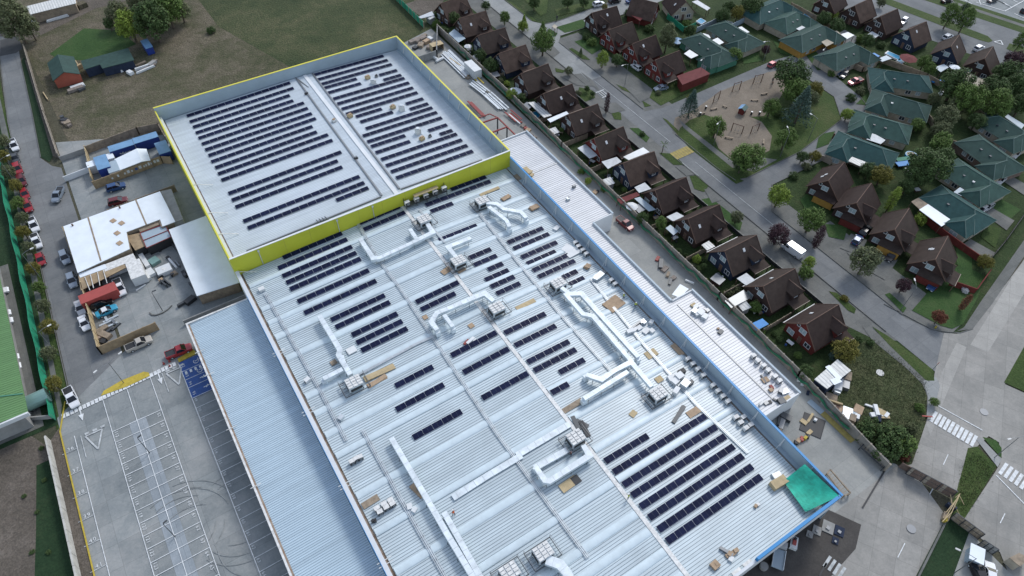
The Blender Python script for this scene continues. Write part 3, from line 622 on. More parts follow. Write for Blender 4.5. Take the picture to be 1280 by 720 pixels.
for x0, x1 in ((24, 40.4), (45.6, 68), (8, 24)): b.hexa([(x0, YM+4.2, zupper(x0)+.03), (x1, YM+4.2, zupper(x1)+.03), (x1, YM+4.5, zupper(x1)+.03), (x0, YM+4.5, zupper(x0)+.03)], [(x0, YM+4.2, zupper(x0)+.3), (x1, YM+4.2, zupper(x1)+.3), (x1, YM+4.5, zupper(x1)+.3), (x0, YM+4.5, zupper(x0)+.3)], 'steel')
part('cable_duct', b)
# low side canopy over the bays, and its white gutter edge
ZC = lambda x: 4.9+.03*(x+9)
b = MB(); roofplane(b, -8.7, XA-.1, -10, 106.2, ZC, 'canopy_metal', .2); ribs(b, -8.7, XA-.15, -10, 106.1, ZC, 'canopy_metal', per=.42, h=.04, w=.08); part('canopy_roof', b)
b = MB(); b.box(-9.05, -8.7, -10, 106.55, 4.5, 5.3, 'unit_white'); b.box(-8.7, XA, 106.22, 106.55, 4.4, 5.3, 'unit_white'); b.box(-8.68, -8.4, -10, 106.1, 4.92, 5.0, 'gutter_dirt'); part('canopy_edge', b)
b = MB()
for i in range(16): b = MB(); b.cyl((-8.3, 102-i*7, 0), (-8.3, 102-i*7, 4.8), .16, .16, 8, 'unit_white'); part('canopy_post', b)
# east wing
ZW = lambda x: 5.3
for (x1, ya, yb) in ((86.2, 86.2, 123.9), (80.3, 58.4, 86.2), (86.2, 27.7, 58.4)):
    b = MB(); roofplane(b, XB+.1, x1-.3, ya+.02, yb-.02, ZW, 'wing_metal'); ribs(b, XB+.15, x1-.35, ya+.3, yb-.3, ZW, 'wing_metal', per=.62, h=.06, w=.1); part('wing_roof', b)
    b = MB(); b.box(x1-.3, x1, ya, yb, 0, 5.75, 'white_wall'); b.box(x1-.36, x1+.05, ya-.03, yb+.03, 5.75, 5.83, 'parapet_in')
    if x1 > 81:
        b.box(XB+.1 if ya < 50 else 80.3, x1-.3, ya, ya+.25, 0, 5.7, 'white_wall'); b.box(80.32, x1-.36, yb-.25, yb, 0, 5.72, 'white_wall')
        if ya > 80: b.box(XB-.1, 80.3, yb-.24, yb-.01, 0, 5.72, 'white_wall')
    part('wing_wall', b)
b = MB(); b.hexa([(XB+.15, 108.6, 5.32), (85.8, 108.6, 5.32), (85.8, 108.9, 5.32), (XB+.15, 108.9, 5.32)], [(XB+.15, 108.6, 5.45), (85.8, 108.6, 5.45), (85.8, 108.9, 5.45), (XB+.15, 108.9, 5.45)], 'unit_white'); b.box(80.6, 80.9, 29, 57, 5.3, 5.42, 'steel'); part('roof_flashing', b)
b = MB(); b.box(79.5, 80.28, 83.5, 86.1, .1, 3, 'dark'); part('doorway', b)
# rails, struts and brackets that stand on the parapets
b = MB()
for px in ((235, 230), (255, 265), (272, 290)):
    p = P(*px, 10.2); b.beam((XA+.4, p.y, 9.7), (XA+4.4, p.y-.8, zupper(8)+.2), .12, .12, 'unit_white')
p = P(303, 336, 8.5); b.beam((XA+.2, p.y, 8.4), (XA+4, p.y-1.2, 7.3), .12, .12, 'unit_white'); part('roof_strut', b)
b = MB()
for py in (438, 508, 595, 686): p = P(350+(py-438)*.62, py, 8.2); b.cyl((XA-.6, p.y, 8.1), (XA+1.9, p.y, 8.1), .07, .07, 6, 'unit_white'); b.cyl((XA-.6, p.y-.7, 8.1), (XA+1.9, p.y-.7, 8.1), .07, .07, 6, 'unit_white')
for py in (445, 479, 560, 650): b.cyl((-9.5, P(240, py, 5).y, 5.35), (-7.6, P(240, py, 5).y, 5.35), .07, .07, 6, 'unit_white')
part('overflow_pipe', b)
# shade net over the front corner of the roof, on posts
b = MB(); pts = [PR(979, 601, .9), PR(1006, 580, 3.0), PR(1049, 620, 3.0), PR(1007, 640, .9)]
n = 9; vs = []; fs = []
for i in range(n+1):
    for j in range(n+1):
        u, v = i/n, j/n; p = pts[0].lerp(pts[3], u).lerp(pts[1].lerp(pts[2], u), v); s = 16*u*(1-u)*v*(1-v)
        e = .8*(u*(1-u)*4)*(abs(v-.5)*2)**2
        vs.append(p+Vector((0, (e if v > .5 else 0)*-.6, -.7*s)))
for i in range(n):
    for j in range(n): fs.append((i*(n+1)+j, (i+1)*(n+1)+j, (i+1)*(n+1)+j+1, i*(n+1)+j+1))
b.add(vs, fs, 'shade_net'); b.add([v-Vector((0, 0, .03)) for v in vs], [f[::-1] for f in fs], 'shade_net')
for p in pts: b.cyl((p.x, p.y, zmain(p.x)), (p.x, p.y, p.z+.05), .05, .05, 6, 'steel')
b.single('shade_net', 'bright green shade net stretched over the front corner of the big metal roof', 'shade net')
# ------------------------------------------------------------------ solar panels: one thing per mounted row
b = MB(); PW, PD = 1.98, 1.24
b.box(.02, PW-.02, -PD/2, PD/2, -.02, .015, 'pv_frame'); b.box(.035, PW-.035, -PD/2+.02, PD/2-.02, .0152, .018, 'pv_cell'); b.box(PW/2-.012, PW/2+.012, -PD/2+.03, PD/2-.03, .0182, .0195, 'pv_line')
PANEL = b.mesh('panel')
def panel_row(px, zf, label, group):
    (a0, a1), (b0, b1) = px[0], px[1]
    p, q = PR(a0, a1, .2, zf), PR(b0, b1, .2, zf); n = max(2, round((q.x-p.x)/1.99)); y = (p.y+q.y)/2
    w = (q.x-p.x)/n; sl = math.atan2(zf(q.x)-zf(p.x), q.x-p.x)
    t = thing('solar_panel_row', label % NUM[n] if '%s' in label else label, 'solar panels', (p.x, y, zf(p.x)+.2), 0, group)
    t.rotation_euler = (0, -sl, 0)
    for i in range(n):
        o = bpy.data.objects.new('panel', PANEL); COL.objects.link(o); o.parent = t; o.location = (i*w, 0, .03); o.rotation_euler = (R(5), 0, 0); o.scale = (w/1.99, 1, 1)
    r = MB(); r.box(0, n*w, -.36, -.3, -.18, -.06, 'galv'); r.box(0, n*w, .3, .36, -.18, .02, 'galv'); r.build('rail', t)
UL = [((232,142),(356.5,95)),((235,148),(361,101)),((238.7,155.3),(365.3,107.5)),((242.5,161.7),(360.8,117)),((245.8,168.7),(365.3,123.7)),((249.5,175.8),(378.3,126)),((253.7,183),(383.3,132.8)),((257.8,190.3),(388.3,139.5)),((262,197.5),(393.2,145.5)),((265,204.5),(389.5,156.2)),((270,212),(395,163)),((273.7,220),(408.7,166.2)),((278,228),(414.2,173)),((287,245),(425,187.5)),((291,253),(420.8,198.7)),((295.7,262),(426.3,206.3)),((305.5,279.5),(448,218.3)),((311,288),(454,226)),((420.8,251.3),(460,233.8))]
def c75(l): return [((360+a/7.5, 50+c/7.5), (360+d/7.5, 50+e/7.5)) for a, c, d, e in l]
UR = c75([(193,262,880,127),(228,303,917,170),(263,347,957,210),(297,390,995,250),(332,436,657,376),(848,322,1032,292),(367,484,695,418),(888,368,1070,335),(407,530,1113,378),(445,577,1157,422),(485,626,1195,468)])+[((430,139.6),(525,118.7)),((443.7,144.5),(478.7,137.5)),((506,128.7),(530.5,124.6)),((448.7,150.7),(493,142)),((511,135.5),(536.5,130.7)),((455,158.3),(543,137)),((451.3,167.3),(549,143)),((456.7,174.3),(555.3,150)),((462.3,181.5),(508.4,171.3)),((534.3,162.4),(560,157)),((468,189),(514.4,178.7)),((549,167.3),(566.4,163.7)),((474,196.4),(574,170.4)),((480,204.3),(580.4,177.6)),((486.4,212),(587,184.4)),((492.7,219.7),(594,191.6))]
for i, r in enumerate(UL): panel_row(r, zupper, '%s-panel solar row, '+ORD[i]+' from the back, left half of upper roof', 'solar panel rows on the upper roof')
seen = {}
last = None; k = -1
names = []
for i, r in enumerate(UR):
    if i in (5, 7, 13, 15, 20, 22): s = 'right piece of the '+ORD[k]+' row'
    else:
        k += 1; s = ('left piece of the ' if i in (4, 6, 12, 14, 19, 21) else 'the ')+ORD[k]+' row'
    panel_row(r, zupper, '%s-panel solar row, '+s+' from back, right half of upper roof', 'solar panel rows on the upper roof')
BLK = [
 ('left block under the lime wall', [((354,323.3),(427.3,290.7)),((348.3,337),(433.3,297.7)),((353.6,346.7),(439.6,307)),((358.3,354.7),(445,314.7)),((363,363),(450.4,322.4)),((372.5,378.4),(460.7,336.9)),((380.7,392.5),(470,350))]),
 ('block right of the long thin left duct', [((414,400.8),(480.8,368.3)),((419.7,410),(487.2,377)),((440,419.7),(496.7,391.3)),((445.8,429.2),(502.8,400.8)),((451.7,438.7),(509.2,410))]),
 ('pair beside the arched middle duct', [((520,378),(573.3,352.5)),((526.2,387.5),(569.2,366.3))]),
 ('spaced set right of plywood sheets', [((494.2,483),(541.3,458)),((495,512.5),(555,480.5)),((516,547),(577.5,514.5))]),
 ('spaced set left of the roof ridge', [((564.2,445),(620.5,415)),((579.2,466.3),(635.8,435.3)),((602.5,498),(660,466.3))]),
 ('set right of the ridge at mid roof', [((630,415.8),(682.5,392.5)),((642.8,431.7),(695.5,407.5)),((658.8,452.5),(712,427)),((667,463.3),(720.5,437)),((698.7,465.5),(731,449.7)),((688.7,491.3),(711,480))]),
 ('block near the blue parapet', [((633.3,302),(680.3,286.3)),((640.8,310),(687.5,293.3)),((650.5,320.8),(697.5,303.8)),((657.5,328.8),(695.8,315)),((664.5,337),(712.5,319.7)),((671.7,345.3),(719.7,326.7)),((702.8,346.7),(722,339)),((711.3,355),(730.8,347.5))]),
 ('short set left of the cable tray', [((585,322),(614.5,312)),((591.7,330.8),(621.7,320)),((609.5,337),(629,329.5)),((605.8,349.7),(636.3,337.8)),((612.8,358),(643.7,346.2)),((620,366.7),(650.8,354.5))]),
 ('pair at the middle of the lime wall', [((449.2,279.5),(499.5,258)),((454.7,287.5),(506.2,265))]),
 ('set at right end of the lime wall', [((562.8,236.3),(608.3,221.7)),((530.8,255.3),(614.5,227.8)),((537.5,264),(566.7,254.5)),((547.5,299.2),(597.2,282.5))]),
 ('big front block near the shade net', [((755.5,576.3),(810.7,545)),((765.5,589.5),(883.3,520.8)),((778,605.5),(896.7,534.2)),((788.7,618.7),(907.5,545.8)),((799.2,632.5),(918.7,558.7)),((810,646.2),(930,570.5)),((821.7,661.2),(941.7,583.7)),((832.5,676.2),(952.5,596.2))])]
for nm, l in BLK:
    for i, r in enumerate(l): panel_row(r, zmain, '%s-panel solar row, '+ORD[i]+' from top, '+nm, 'solar panel rows on the main roof')
# ------------------------------------------------------------------ rooftop air handlers and their ducts
def handler(px, label, rz=0, w=2.9, d=2.4, zf=zmain):
    p = PR(px[0], px[1], 2.0, zf); z = zf(p.x)
    t = thing('rooftop_unit', label, 'air handler', (p.x, p.y, z), rz, 'air handlers on the main roof')
    b = MB(); b.box(-w/2, w/2, -d/2, d/2, .7, 1.95, 'galv'); b.box(-w/2-.05, -w/2, -d/2+.3, d/2-.3, .8, 1.7, 'dark'); b.box(-w/2+.3, w/2-.3, -d/2-.05, -d/2, .85, 1.6, 'dark'); b.build('cabinet', t)
    b = MB()
    for i in range(3):
        for j in range(4): b.box(-w/2+.08+i*w/3, -w/2-.08+(i+1)*w/3, -d/2+.06+j*d/4, -d/2-.06+(j+1)*d/4, 1.97, 2.1, 'unit_white')
    b.build('top_panel', t)
    b = MB()
    for x in (-w/2+.15, w/2-.15):
        for y in (-d/2+.15, d/2-.15): b.box(x-.08, x+.08, y-.08, y+.08, 0, .7, 'dark_metal')
    b.box(-w/2-1.0, w/2+1.0, -d/2-.5, -d/2-.38, .55, .67, 'dark_metal'); b.box(-w/2-1.0, w/2+1.0, d/2+.38, d/2+.5, .55, .67, 'dark_metal'); b.box(-w/2-1.1, -w/2-1.0, -d/2-.5, d/2+.5, .55, .67, 'dark_metal'); b.box(w/2+1.0, w/2+1.1, -d/2-.5, d/2+.5, .55, .67, 'dark_metal')
    for k in range(4): b.box(-w/2-1.0, -w/2-.1, -d/2-.2+k*.9, -d/2-.1+k*.9, .56, .64, 'steel')
    b.build('support_frame', t)
    b = MB()
    for y in (-d/2-.5, d/2+.5): b.cyl((w/2+1.05, y, .6), (w/2+1.05, y, 1.7), .04, .04, 6, 'steel'); b.cyl((-w/2-1.05, y, .6), (-w/2-1.05, y, 1.7), .04, .04, 6, 'steel')
    b.beam((w/2+1.05, -d/2-.5, 1.68), (w/2+1.05, d/2+.5, 1.68), .05, .05, 'steel'); b.beam((-w/2-1.05, -d/2-.5, 1.68), (-w/2-1.05, d/2+.5, 1.68), .05, .05, 'steel'); b.build('handrail', t)
    return t
for px, s in (((602.5,250), 'air handler with a white panelled top under the end of the lime wall'), ((530,273), 'air handler joined to the long L-shaped duct near lime wall'), ((573,325), 'air handler on a white frame left of the short solar set'), ((621,384), 'air handler at the right end of the arched middle duct'), ((442,477), 'air handler beside yellow plywood sheets on left of roof'), ((698,353), 'air handler at the top of the twin long ducts'), ((823,491), 'air handler below the twin ducts near the stacked white boxes'), ((720,546), 'air handler with two workers beside it in front of the ridge'), ((679,689), 'air handler at the bottom edge with a crooked duct'), ((637,714), 'air handler cut by the bottom edge of the photo')):
    handler(px, s)
def ducting(label, paths, w=.88, h=.72, z=1.0, legs=True):
    b = MB(); L = MB(); t = None
    for pa in paths:
        if isinstance(pa[-1], dict): o = pa[-1]; pa = pa[:-1]
        else: o = {}
        ww, hh, zz = o.get('w', w), o.get('h', h), o.get('z', z)
        pts = [PR(x, y, zz+hh) for x, y in pa]; pts = [Vector((p.x, p.y, p.z-hh)) for p in pts]
        if t is None: t = thing('air_duct', label, 'duct', (pts[0].x, pts[0].y, zmain(pts[0].x)), 0, 'sheet metal ducts on the main roof')
        b.duct(pts, ww, hh, 'duct_metal')
        for i in range(len(pts)-1):
            d = pts[i+1]-pts[i]; n = max(1, int(d.length/1.5))
            for k in range(n):
                c = pts[i]+d*((k+.5)/n); dd = Vector((d.x, d.y, 0)).normalized(); s = Vector((dd.y, -dd.x, 0))
                b.beam(c-s*(ww/2+.03)+Vector((0, 0, hh+.012)), c+s*(ww/2+.03)+Vector((0, 0, hh+.012)), .07, .03, 'galv')
                if legs and k % 2 == 0:
                    for sg in (-1, 1): e = c+s*sg*(ww/2+.12); L.beam((e.x, e.y, zmain(e.x)), (e.x, e.y, c.z+.1), .07, .07, 'steel')
                    L.beam(c-s*(ww/2+.12)-Vector((0, 0, .05)), c+s*(ww/2+.12)-Vector((0, 0, .05)), .08, .08, 'steel')
        if o.get('drop'):
            e = pts[-1]; b.box(e.x-ww/2, e.x+ww/2, e.y-ww/2, e.y+ww/2, zmain(e.x), e.z+.1, 'duct_metal')
        b.build('casing', t, True); b = MB()
    if legs: L.build('support', t, True)
D = {'drop': 1}
ducting('long white L-shaped duct below the lime wall with a short side branch', [[(450,298),(466.5,322.5),(474,322),(512,304.5),(541,290),(533,277), {}], [(512.5,286),(521,299), {}]], z=.8)
ducting('forked crooked duct running right from the first air handler', [[(608,253),(621,254.5),(630,261),(651,264.5),(658,272), D], [(611,258),(624,268),(633,275),(637,283), D]], z=1.2)
ducting('short hooked duct behind the air handler near the roof ridge', [[(588.5,297),(560,308.5),(570,321), D]], z=1.2)
ducting('arched middle duct bending down at both ends beside the cable tray', [[(617,376),(606,366),(546,391),(539,402),(546.5,412), D], [(555,393),(566,408), {'w': .8, 'drop': 1}]], z=1.3)
ducting('long thin duct down the left of the roof with a low side branch', [[(399,394),(425,437),(423,443),(438,468), {}], [(427,444),(433,462), {'w': .7}], [(428,461),(404,473), D]], w=.95, z=.9)
ducting('twin long parallel ducts running down the right half of the roof', [[(702,359),(712,367),(727,366.5),(798,446), D], [(706,366),(729,392),(741,394.5),(790,452), {}]], z=1.2)
ducting('right-angled ducts joining the twin ducts to the lower air handler', [[(815,483),(789,452),(768,463),(752,474),(733,468), D], [(785,464),(730,498), D]], z=1.2)
ducting('U-shaped low duct in front of the roof ridge by two workers', [[(729,556),(737,569),(687,601),(681,600),(670,584), D], [(668,585),(709,562), {'w': 1.1, 'h': .45, 'z': .3}]], z=.9)
ducting('crooked duct leaving the bottom air handler toward the photo edge', [[(683,699),(700,705),(709,716),(714,728), {}]], w=1.5, z=1.0)
ducting('two long ducts side by side at the lower left of the roof', [[(489,547),(533,622),(560,669),(592,722), {}], [(555,640),(597,715),(601,722), {}]], w=.95, z=.7)
ducting('wide flat duct lying across the roof toward the ridge', [[(566,622),(610,594),(652,569), {}]], w=1.15, h=.22, z=.15, legs=False)
ducting('wide flat duct beside the handrail of the handler with workers', [[(646,569),(712,530), {}]], w=1.15, h=.22, z=.15, legs=False)
# cable trays
def tray(label, pts, w=.55):
    q = [PR(x, y, .25) for x, y in pts]
    t = thing('cable_tray', label, 'cable tray', (q[0].x, q[0].y, zmain(q[0].x)), 0, 'cable trays on the main roof'); b = MB(); L = MB()
    for i in range(len(q)-1):
        d = (q[i+1]-q[i]).normalized(); s = Vector((d.y, -d.x, 0))
        for o in (-w/2, 0, w/2): b.beam(q[i]+s*o, q[i+1]+s*o, .1 if o else .16, .1, 'galv')
        n = int((q[i+1]-q[i]).length/2)
        for k in range(n): c = q[i].lerp(q[i+1], (k+.5)/n); L.beam(c-s*(w/2+.1)-Vector((0, 0, .08)), c+s*(w/2+.1)-Vector((0, 0, .08)), .1, .1, 'steel')
    b.build('channel', t, True); L.build('bracket', t, True)
tray('long cable tray running down the roof left of the ridge', [(443,272),(475,327),(500,360),(620,540),(735,697)])
tray('upper cable tray nearest the left parapet of the roof', [(331,366),(400,487),(433,551)])
tray('lower cable tray starting beside three condensers near left parapet', [(453,537),(500,622),(557,722)])
tray('cable tray running beside the twin ducts right of the ridge', [(589,254),(640,318),(700,392),(763,463)])
tray('short cable tray between lime wall and L-shaped duct air handler', [(524,262),(541,285),(556,303)], .4)
tray('cable tray in front of the right parapet past the condensers', [(738,348),(800,425),(870,505),(935,566)], .5)
tray('cross tray from left side to the middle cable tray', [(446,470),(520,430),(545,419)], .4)
# condensers
def condenser(p, rz, base='galv'):
    t = bpy.data.objects.new('condenser', None); COL.objects.link(t); t.location = p; t.rotation_euler = (0, 0, rz); FR[t.name] = (tuple(p), rz)
    b = MB(); b.box(-.5, .5, -.38, .38, .18, .98, 'unit_white'); b.box(-.5, .5, -.4, -.38, .22, .94, 'dark'); b.build('housing', t)
    b = MB(); b.cyl((.08, -.405, .58), (.08, -.43, .58), .33, .33, 12, 'steel'); b.build('fan', t)
    b = MB(); b.box(-.45, -.35, -.42, .42, 0, .18, 'dark_metal'); b.box(.35, .45, -.42, .42, 0, .18, 'dark_metal'); b.build('stand', t)
    return t
CD = None
def condensers(pts, where, zf, z0=0, scale=.98):
    global CD
    for i, (x, y) in enumerate(pts):
        p = PR(x, y, .6+z0, zf); p.z = zf(p.x)+z0; rz = .1*rnd.uniform(-1, 1)
        if CD is None: CD = condenser(p, rz); o = CD; o.scale = (scale,)*3
        else: o = copy_tree(CD, p, rz, (scale,)*3)
        lab(o, ('white condenser, %s from top, ' % ORD[i])+where, 'air conditioner', 'air conditioning condensers on the roofs')
q = lambda l, a, c, k: [(a+x/k, c+y/k) for x, y in l]
condensers(q([(880,355),(905,380),(930,405),(957,437)], 640, 360, 4), 'upper line of four along right parapet', zmain)
condensers(q([(1005,487),(1030,515),(1055,542),(1080,567)], 640, 360, 4), 'lower line of four along right parapet', zmain)
condensers(q([(720,250),(775,250),(755,290),(830,308),(795,332)], 800, 480, 6), 'cluster of five by right parapet', zmain)
condensers(q([(970,550),(1000,585),(1040,620),(1072,655)], 590, 230, 7.5), 'line of four beside leaning white sheets', zmain)
condensers([(764,350.3),(769,355)], 'pair under a parapet bracket beside twin ducts', zmain)
condensers([(440,577),(445,573.5),(450,571.5)], 'line of three near left gutter', zmain)
condensers(q([(605,382),(640,360),(672,342),(620,400),(652,378),(683,360)], 320, 540, 4), 'double line of six near left gutter', zmain)
condensers(q([(335,40),(380,90),(437,138),(483,185),(550,245),(595,290)], 900, 440, 8), 'line along the outer edge of the low east roof', ZW)
# gallery of condensers on a rack in front of the lime wall
p = PR(500, 246, 1.6); q2 = PR(551, 235, 1.6)
t = thing('equipment_rack', 'steel rack with plywood top fixed along the lime wall under condensers', 'rack', (p.x, YM-1.6, zmain(p.x)))
b = MB(); b.box(p.x, q2.x+1, YM-2.0, YM-.45, zmain(p.x)+.75, zmain(p.x)+.85, 'dark_metal'); b.build('shelf', t, True)
b = MB()
for i in range(5): xx = p.x+i*(q2.x+1-p.x)/4.05; b.box(xx, xx+.12, YM-1.9, YM-1.78, zmain(xx), zmain(p.x)+.75, 'dark_metal'); b.box(xx, xx+.12, YM-.6, YM-.48, zmain(xx), zmain(p.x)+2.4, 'dark_metal')
b.build('post', t, True)
b = MB(); b.box(p.x+2.5, q2.x-1, YM-1.5, YM-.5, zmain(p.x)+2.4, zmain(p.x)+2.46, 'pale_plywood'); b.build('canopy_board', t, True)
for i in range(5):
    xx = p.x+.5+i*(q2.x-p.x)/4; o = copy_tree(CD, (xx, YM-1.45, zmain(p.x)+.86), 0, (1.15,)*3); lab(o, 'condenser on the rack at the lime wall, '+ORD[i]+' from left', 'air conditioner', 'air conditioning condensers on the roofs')
b = MB(); p = PR(503, 243, 2.0); b.obb((p.x, p.y, p.z-.2), (2.6, 1.4, .12), 0, 'blue_box_top'); b.cyl((p.x-1.1, p.y-.5, zmain(p.x)), (p.x-1.1, p.y-.5, p.z-.2), .06, .06, 6, 'steel'); b.cyl((p.x+1.1, p.y-.5, zmain(p.x)), (p.x+1.1, p.y-.5, p.z-.2), .06, .06, 6, 'steel')
b.single('canopy_hood', 'pale blue metal hood on two posts in front of the lime wall', 'hood')
# fans of the upper roof
def fan(px, py, label, hi=1.3, m='unit_white'):
    p = PR(px, py, .8, zupper); z = zupper(p.x); t = thing('roof_fan', label, 'roof fan', (p.x, p.y, z), 0, 'fans and crates on the upper roof')
    b = MB(); b.obb((0, 0, .1), (1.3, 1.2, hi), 0, m, .92); b.build('housing', t); b = MB(); b.cyl((0, 0, hi+.1), (0, 0, hi+.35), .45, .5, 12, 'galv'); b.build('cowl', t); b = MB(); b.obb((0, 0, 0), (1.6, 1.5, .12), 0, 'galv'); b.build('curb', t)
for a in ((466.5,101,'white roof fan in upper right array gap nearest the back wall'), (502,135,'tall white roof fan in the middle gap of upper right array'), (522.5,164,'tall white roof fan in the front gap of upper right array')): fan(*a, hi=1.5 if a[1] > 110 else 1.0)
def crate(px, py, label, zf=zupper, s=(1.3, 1.0, .7), m='pale_plywood', top='cardboard', rz=.2):
    p = PR(px, py, s[2]/2, zf); t = thing('crate', label, 'crate', (p.x, p.y, zf(p.x)), rz)
    b = MB(); b.obb((0, 0, .12), s, 0, m); b.build('box', t)
    b = MB()
    for i in range(3): b.box(-s[0]/2, s[0]/2, -s[1]/2+i*s[1]/2.4, -s[1]/2+i*s[1]/2.4+.14, 0, .11, 'weathered_wood')
    b.build('pallet', t); b = MB(); b.obb((.05, .03, .12+s[2]+.004), (s[0]*.7, s[1]*.6, .25), .15, top); b.build('lid', t)
crate(459.5, 97, 'cardboard crate on a pallet beside white fan nearest back wall'); crate(491, 134, 'pale crate left of the tall fan in the middle gap'); crate(527.5, 173.5, 'pale crate in front of the fan in the front gap')
crate(437.5, 145, 'crate at the left end of the upper right array by gutter'); crate(417.5, 151, 'crate beside the white ridge strip of the upper roof', m='white_box', s=(1, .9, .5)); crate(537.5, 170.5, 'small dark box at front gap of upper right array', s=(.8, .6, .4), m='steel', top='dark'); crate(470.5, 95.5, 'small dark box right of the back wall fan', s=(.8, .6, .4), m='steel', top='dark'); crate(445, 198, 'small black box on the upper roof beside the ridge strip', s=(.9, .6, .35), m='dark', top='steel'); crate(383, 117, 'small black box near the back of the upper roof ridge', s=(.9, .6, .35), m='dark', top='steel')
b = MB()
for i in range(5): p = PR(368+i*1.8, 96+i*1.2, .1, zupper); b.beam(p, p+Vector((.8, -4.2, 0)), .14, .1, 'steel')
b.single('steel_bars', 'grey steel bars lying at the back of the upper roof', 'steel bars')
b = MB(); p = PR(395, 275, .3, zupper)
for i in range(4): b.beam(p+Vector((i*.7, 0, 0)), p+Vector((i*.7+.4, -1.3, 0)), .12, .3, 'steel')
b.single('bracket_pile', 'small pile of dark brackets near front of the upper roof', 'brackets')
# sheets, boards and loose stuff on the main roof
def board(px, py, sx, sy, m, label, rz=0, n=1, zf=zmain, name='board', cat='board', th=.12):
    p = PR(px, py, .15, zf); b = MB()
    for i in range(n): b.obb((p.x+.06*i, p.y-.04*i, zf(p.x)+.07+i*(th+.01)), (sx, sy, th), rz+.05*i*(-1)**i, m)
    return b.single(name, label, cat)
board(474, 466, 6.2, 1.2, 'pale_plywood', 'long yellow plywood sheet beside the left air handler', 0, 2); board(471, 477, 4, .9, 'cardboard', 'cardboard packing heap below yellow plywood sheet', .05, 3)
board(657, 380.5, 4.6, 1.1, 'pale_plywood', 'thin pale plywood sheet right of the arched duct handler'); board(767, 380, 4, 3, 'cardboard', 'brown tarpaulin heap left of two yellow-vested workers', .2, 2, name='tarpaulin', cat='tarpaulin'); board(814, 442, 2.5, 1.7, 'pale_plywood', 'plywood sheet right of the twin ducts lower end'); board(824, 474, 1.5, 1.2, 'pale_plywood', 'small square plywood sheet left of stacked white boxes')
board(867, 515, 2.8, 1.4, 'cardboard', 'brown board at the head of the big front block'); board(848, 518, 4.4, .7, 'dark_metal', 'dark grille strips left of the brown board', .4, 2, name='grille', cat='grilles'); board(716, 507, 4.4, 1.1, 'weathered_wood', 'weathered board under the end of right-angled duct', .03); board(791.5, 517, 1.4, 1.1, 'pale_plywood', 'small pallet between twin ducts handler and ridge', .3)
board(847, 437, 1.2, 3, 'cardboard', 'brown board leaning by the right parapet gutter'); board(711, 605, 3.4, 1.6, 'pale_plywood', 'plywood sheet in front of the U-shaped duct', .05); board(720, 599.5, 1.4, 1.5, 'dark', 'dark square panel beside plywood in front of U duct', .05)
board(522, 613, 1.2, 3, 'cardboard', 'tan board beside the long lower left ducts', .25); board(463, 627, 3, 1.2, 'weathered_wood', 'dark brown board at left gutter near six condensers', .05); board(417, 453, 1.2, 1.1, 'weathered_wood', 'grey square board left of the thin left duct', .1); board(439, 438, 1.8, 1.5, 'white_box', 'white box lid on a wooden frame beside thin duct', .1, 2)
board(531.5, 396.5, 1, 1, 'cardboard', 'small tan square left of the arched middle duct'); board(589, 407, 1.1, 1.1, 'cardboard', 'small tan square under the arched middle duct', .1); board(612, 239, 5.4, .9, 'pale_plywood', 'long pale board above the first air handler'); board(632, 247.5, 2.4, 1.1, 'cardboard', 'cardboard crate right of the first air handler', .1, 3)
board(667, 260, 2.2, 1.3, 'cardboard', 'cardboard and white wrap heap near right parapet', .1, 4, name='packing_heap', cat='packing'); board(652, 219, 3.6, 2.2, 'weathered_wood', 'brown board lying in the corner by the lime wall', .1); board(558, 338, 2.4, 1.4, 'cardboard', 'tan board behind the handler near roof ridge', .2); board(577, 338, 2, .8, 'cardboard', 'tan board under the handler near roof ridge', .1)
board(709, 311, 2.4, 2, 'white_box', 'white crumpled sheet beside the line of four condensers', .4, 2, name='plastic_sheet', cat='plastic sheet'); board(716, 316, 3.4, 1.8, 'white_box', 'larger white plastic sheet just above a solar row', .1, 2, name='plastic_sheet', cat='plastic sheet'); board(695, 285.5, 1.6, 1, 'white_box', 'white carton with plywood near right parapet', .3, 3, name='carton', cat='carton'); board(733, 334, 1.2, 1.1, 'cardboard', 'round-topped carton beside the right cable tray', .3, 5, name='carton', cat='carton')
board(657.5, 215, 1.2, 2.6, 'pale_plywood', 'plywood panel stacked upright in the lime wall corner', .3, 6)
def boxes(l, label, zf=zmain, hts=(.9, 1.2), names='carton_stack', cat='cartons'):
    b = MB()
    for i, (x, y, sx, sy, m) in enumerate(l):
        p = PR(x, y, .4, zf); b.obb((p.x, p.y, zf(p.x)+.04), (sx, sy, rnd.uniform(*hts)), rnd.uniform(-.3, .5), m)
    return b.single(names, label, cat)
boxes([(840,472,1.6,1.2,'white_box'),(849,471,1.5,1.3,'white_box'),(844,477,1.4,1.2,'white_box'),(852,465,1.4,.9,'dark'),(856,481,1.6,1.4,'galv'),(862,478,1.3,1.1,'dark_metal'),(845,489,1.6,.9,'white_box'),(858,476,1,1,'white_box')], 'stacked white and dark cartons right of the lower air handler', hts=(.5, 1.3))
boxes([(788,414,1.6,.9,'white_box'),(793,411,1.2,1,'white_box'),(799,409,1.2,1,'white_box'),(808,413,1.6,1,'white_box'),(794,407,3.4,.4,'steel'),(803,402,1.2,.8,'galv')], 'white cartons and rails along the right gutter mid way', hts=(.3, .7))
boxes([(815,414,.9,.9,'white_box'),(805,403,.8,.8,'galv'),(814,403,1,.8,'white_box')], 'small white boxes beside a parapet bracket', hts=(.5, .8))
boxes([(749,345,2.2,1.3,'galv'),(754,341,1.5,1,'steel'),(745,348,1.4,1.1,'galv')], 'grey metal cowls beside the right cable tray', hts=(.5, 1.1), names='duct_cowls', cat='duct pieces')
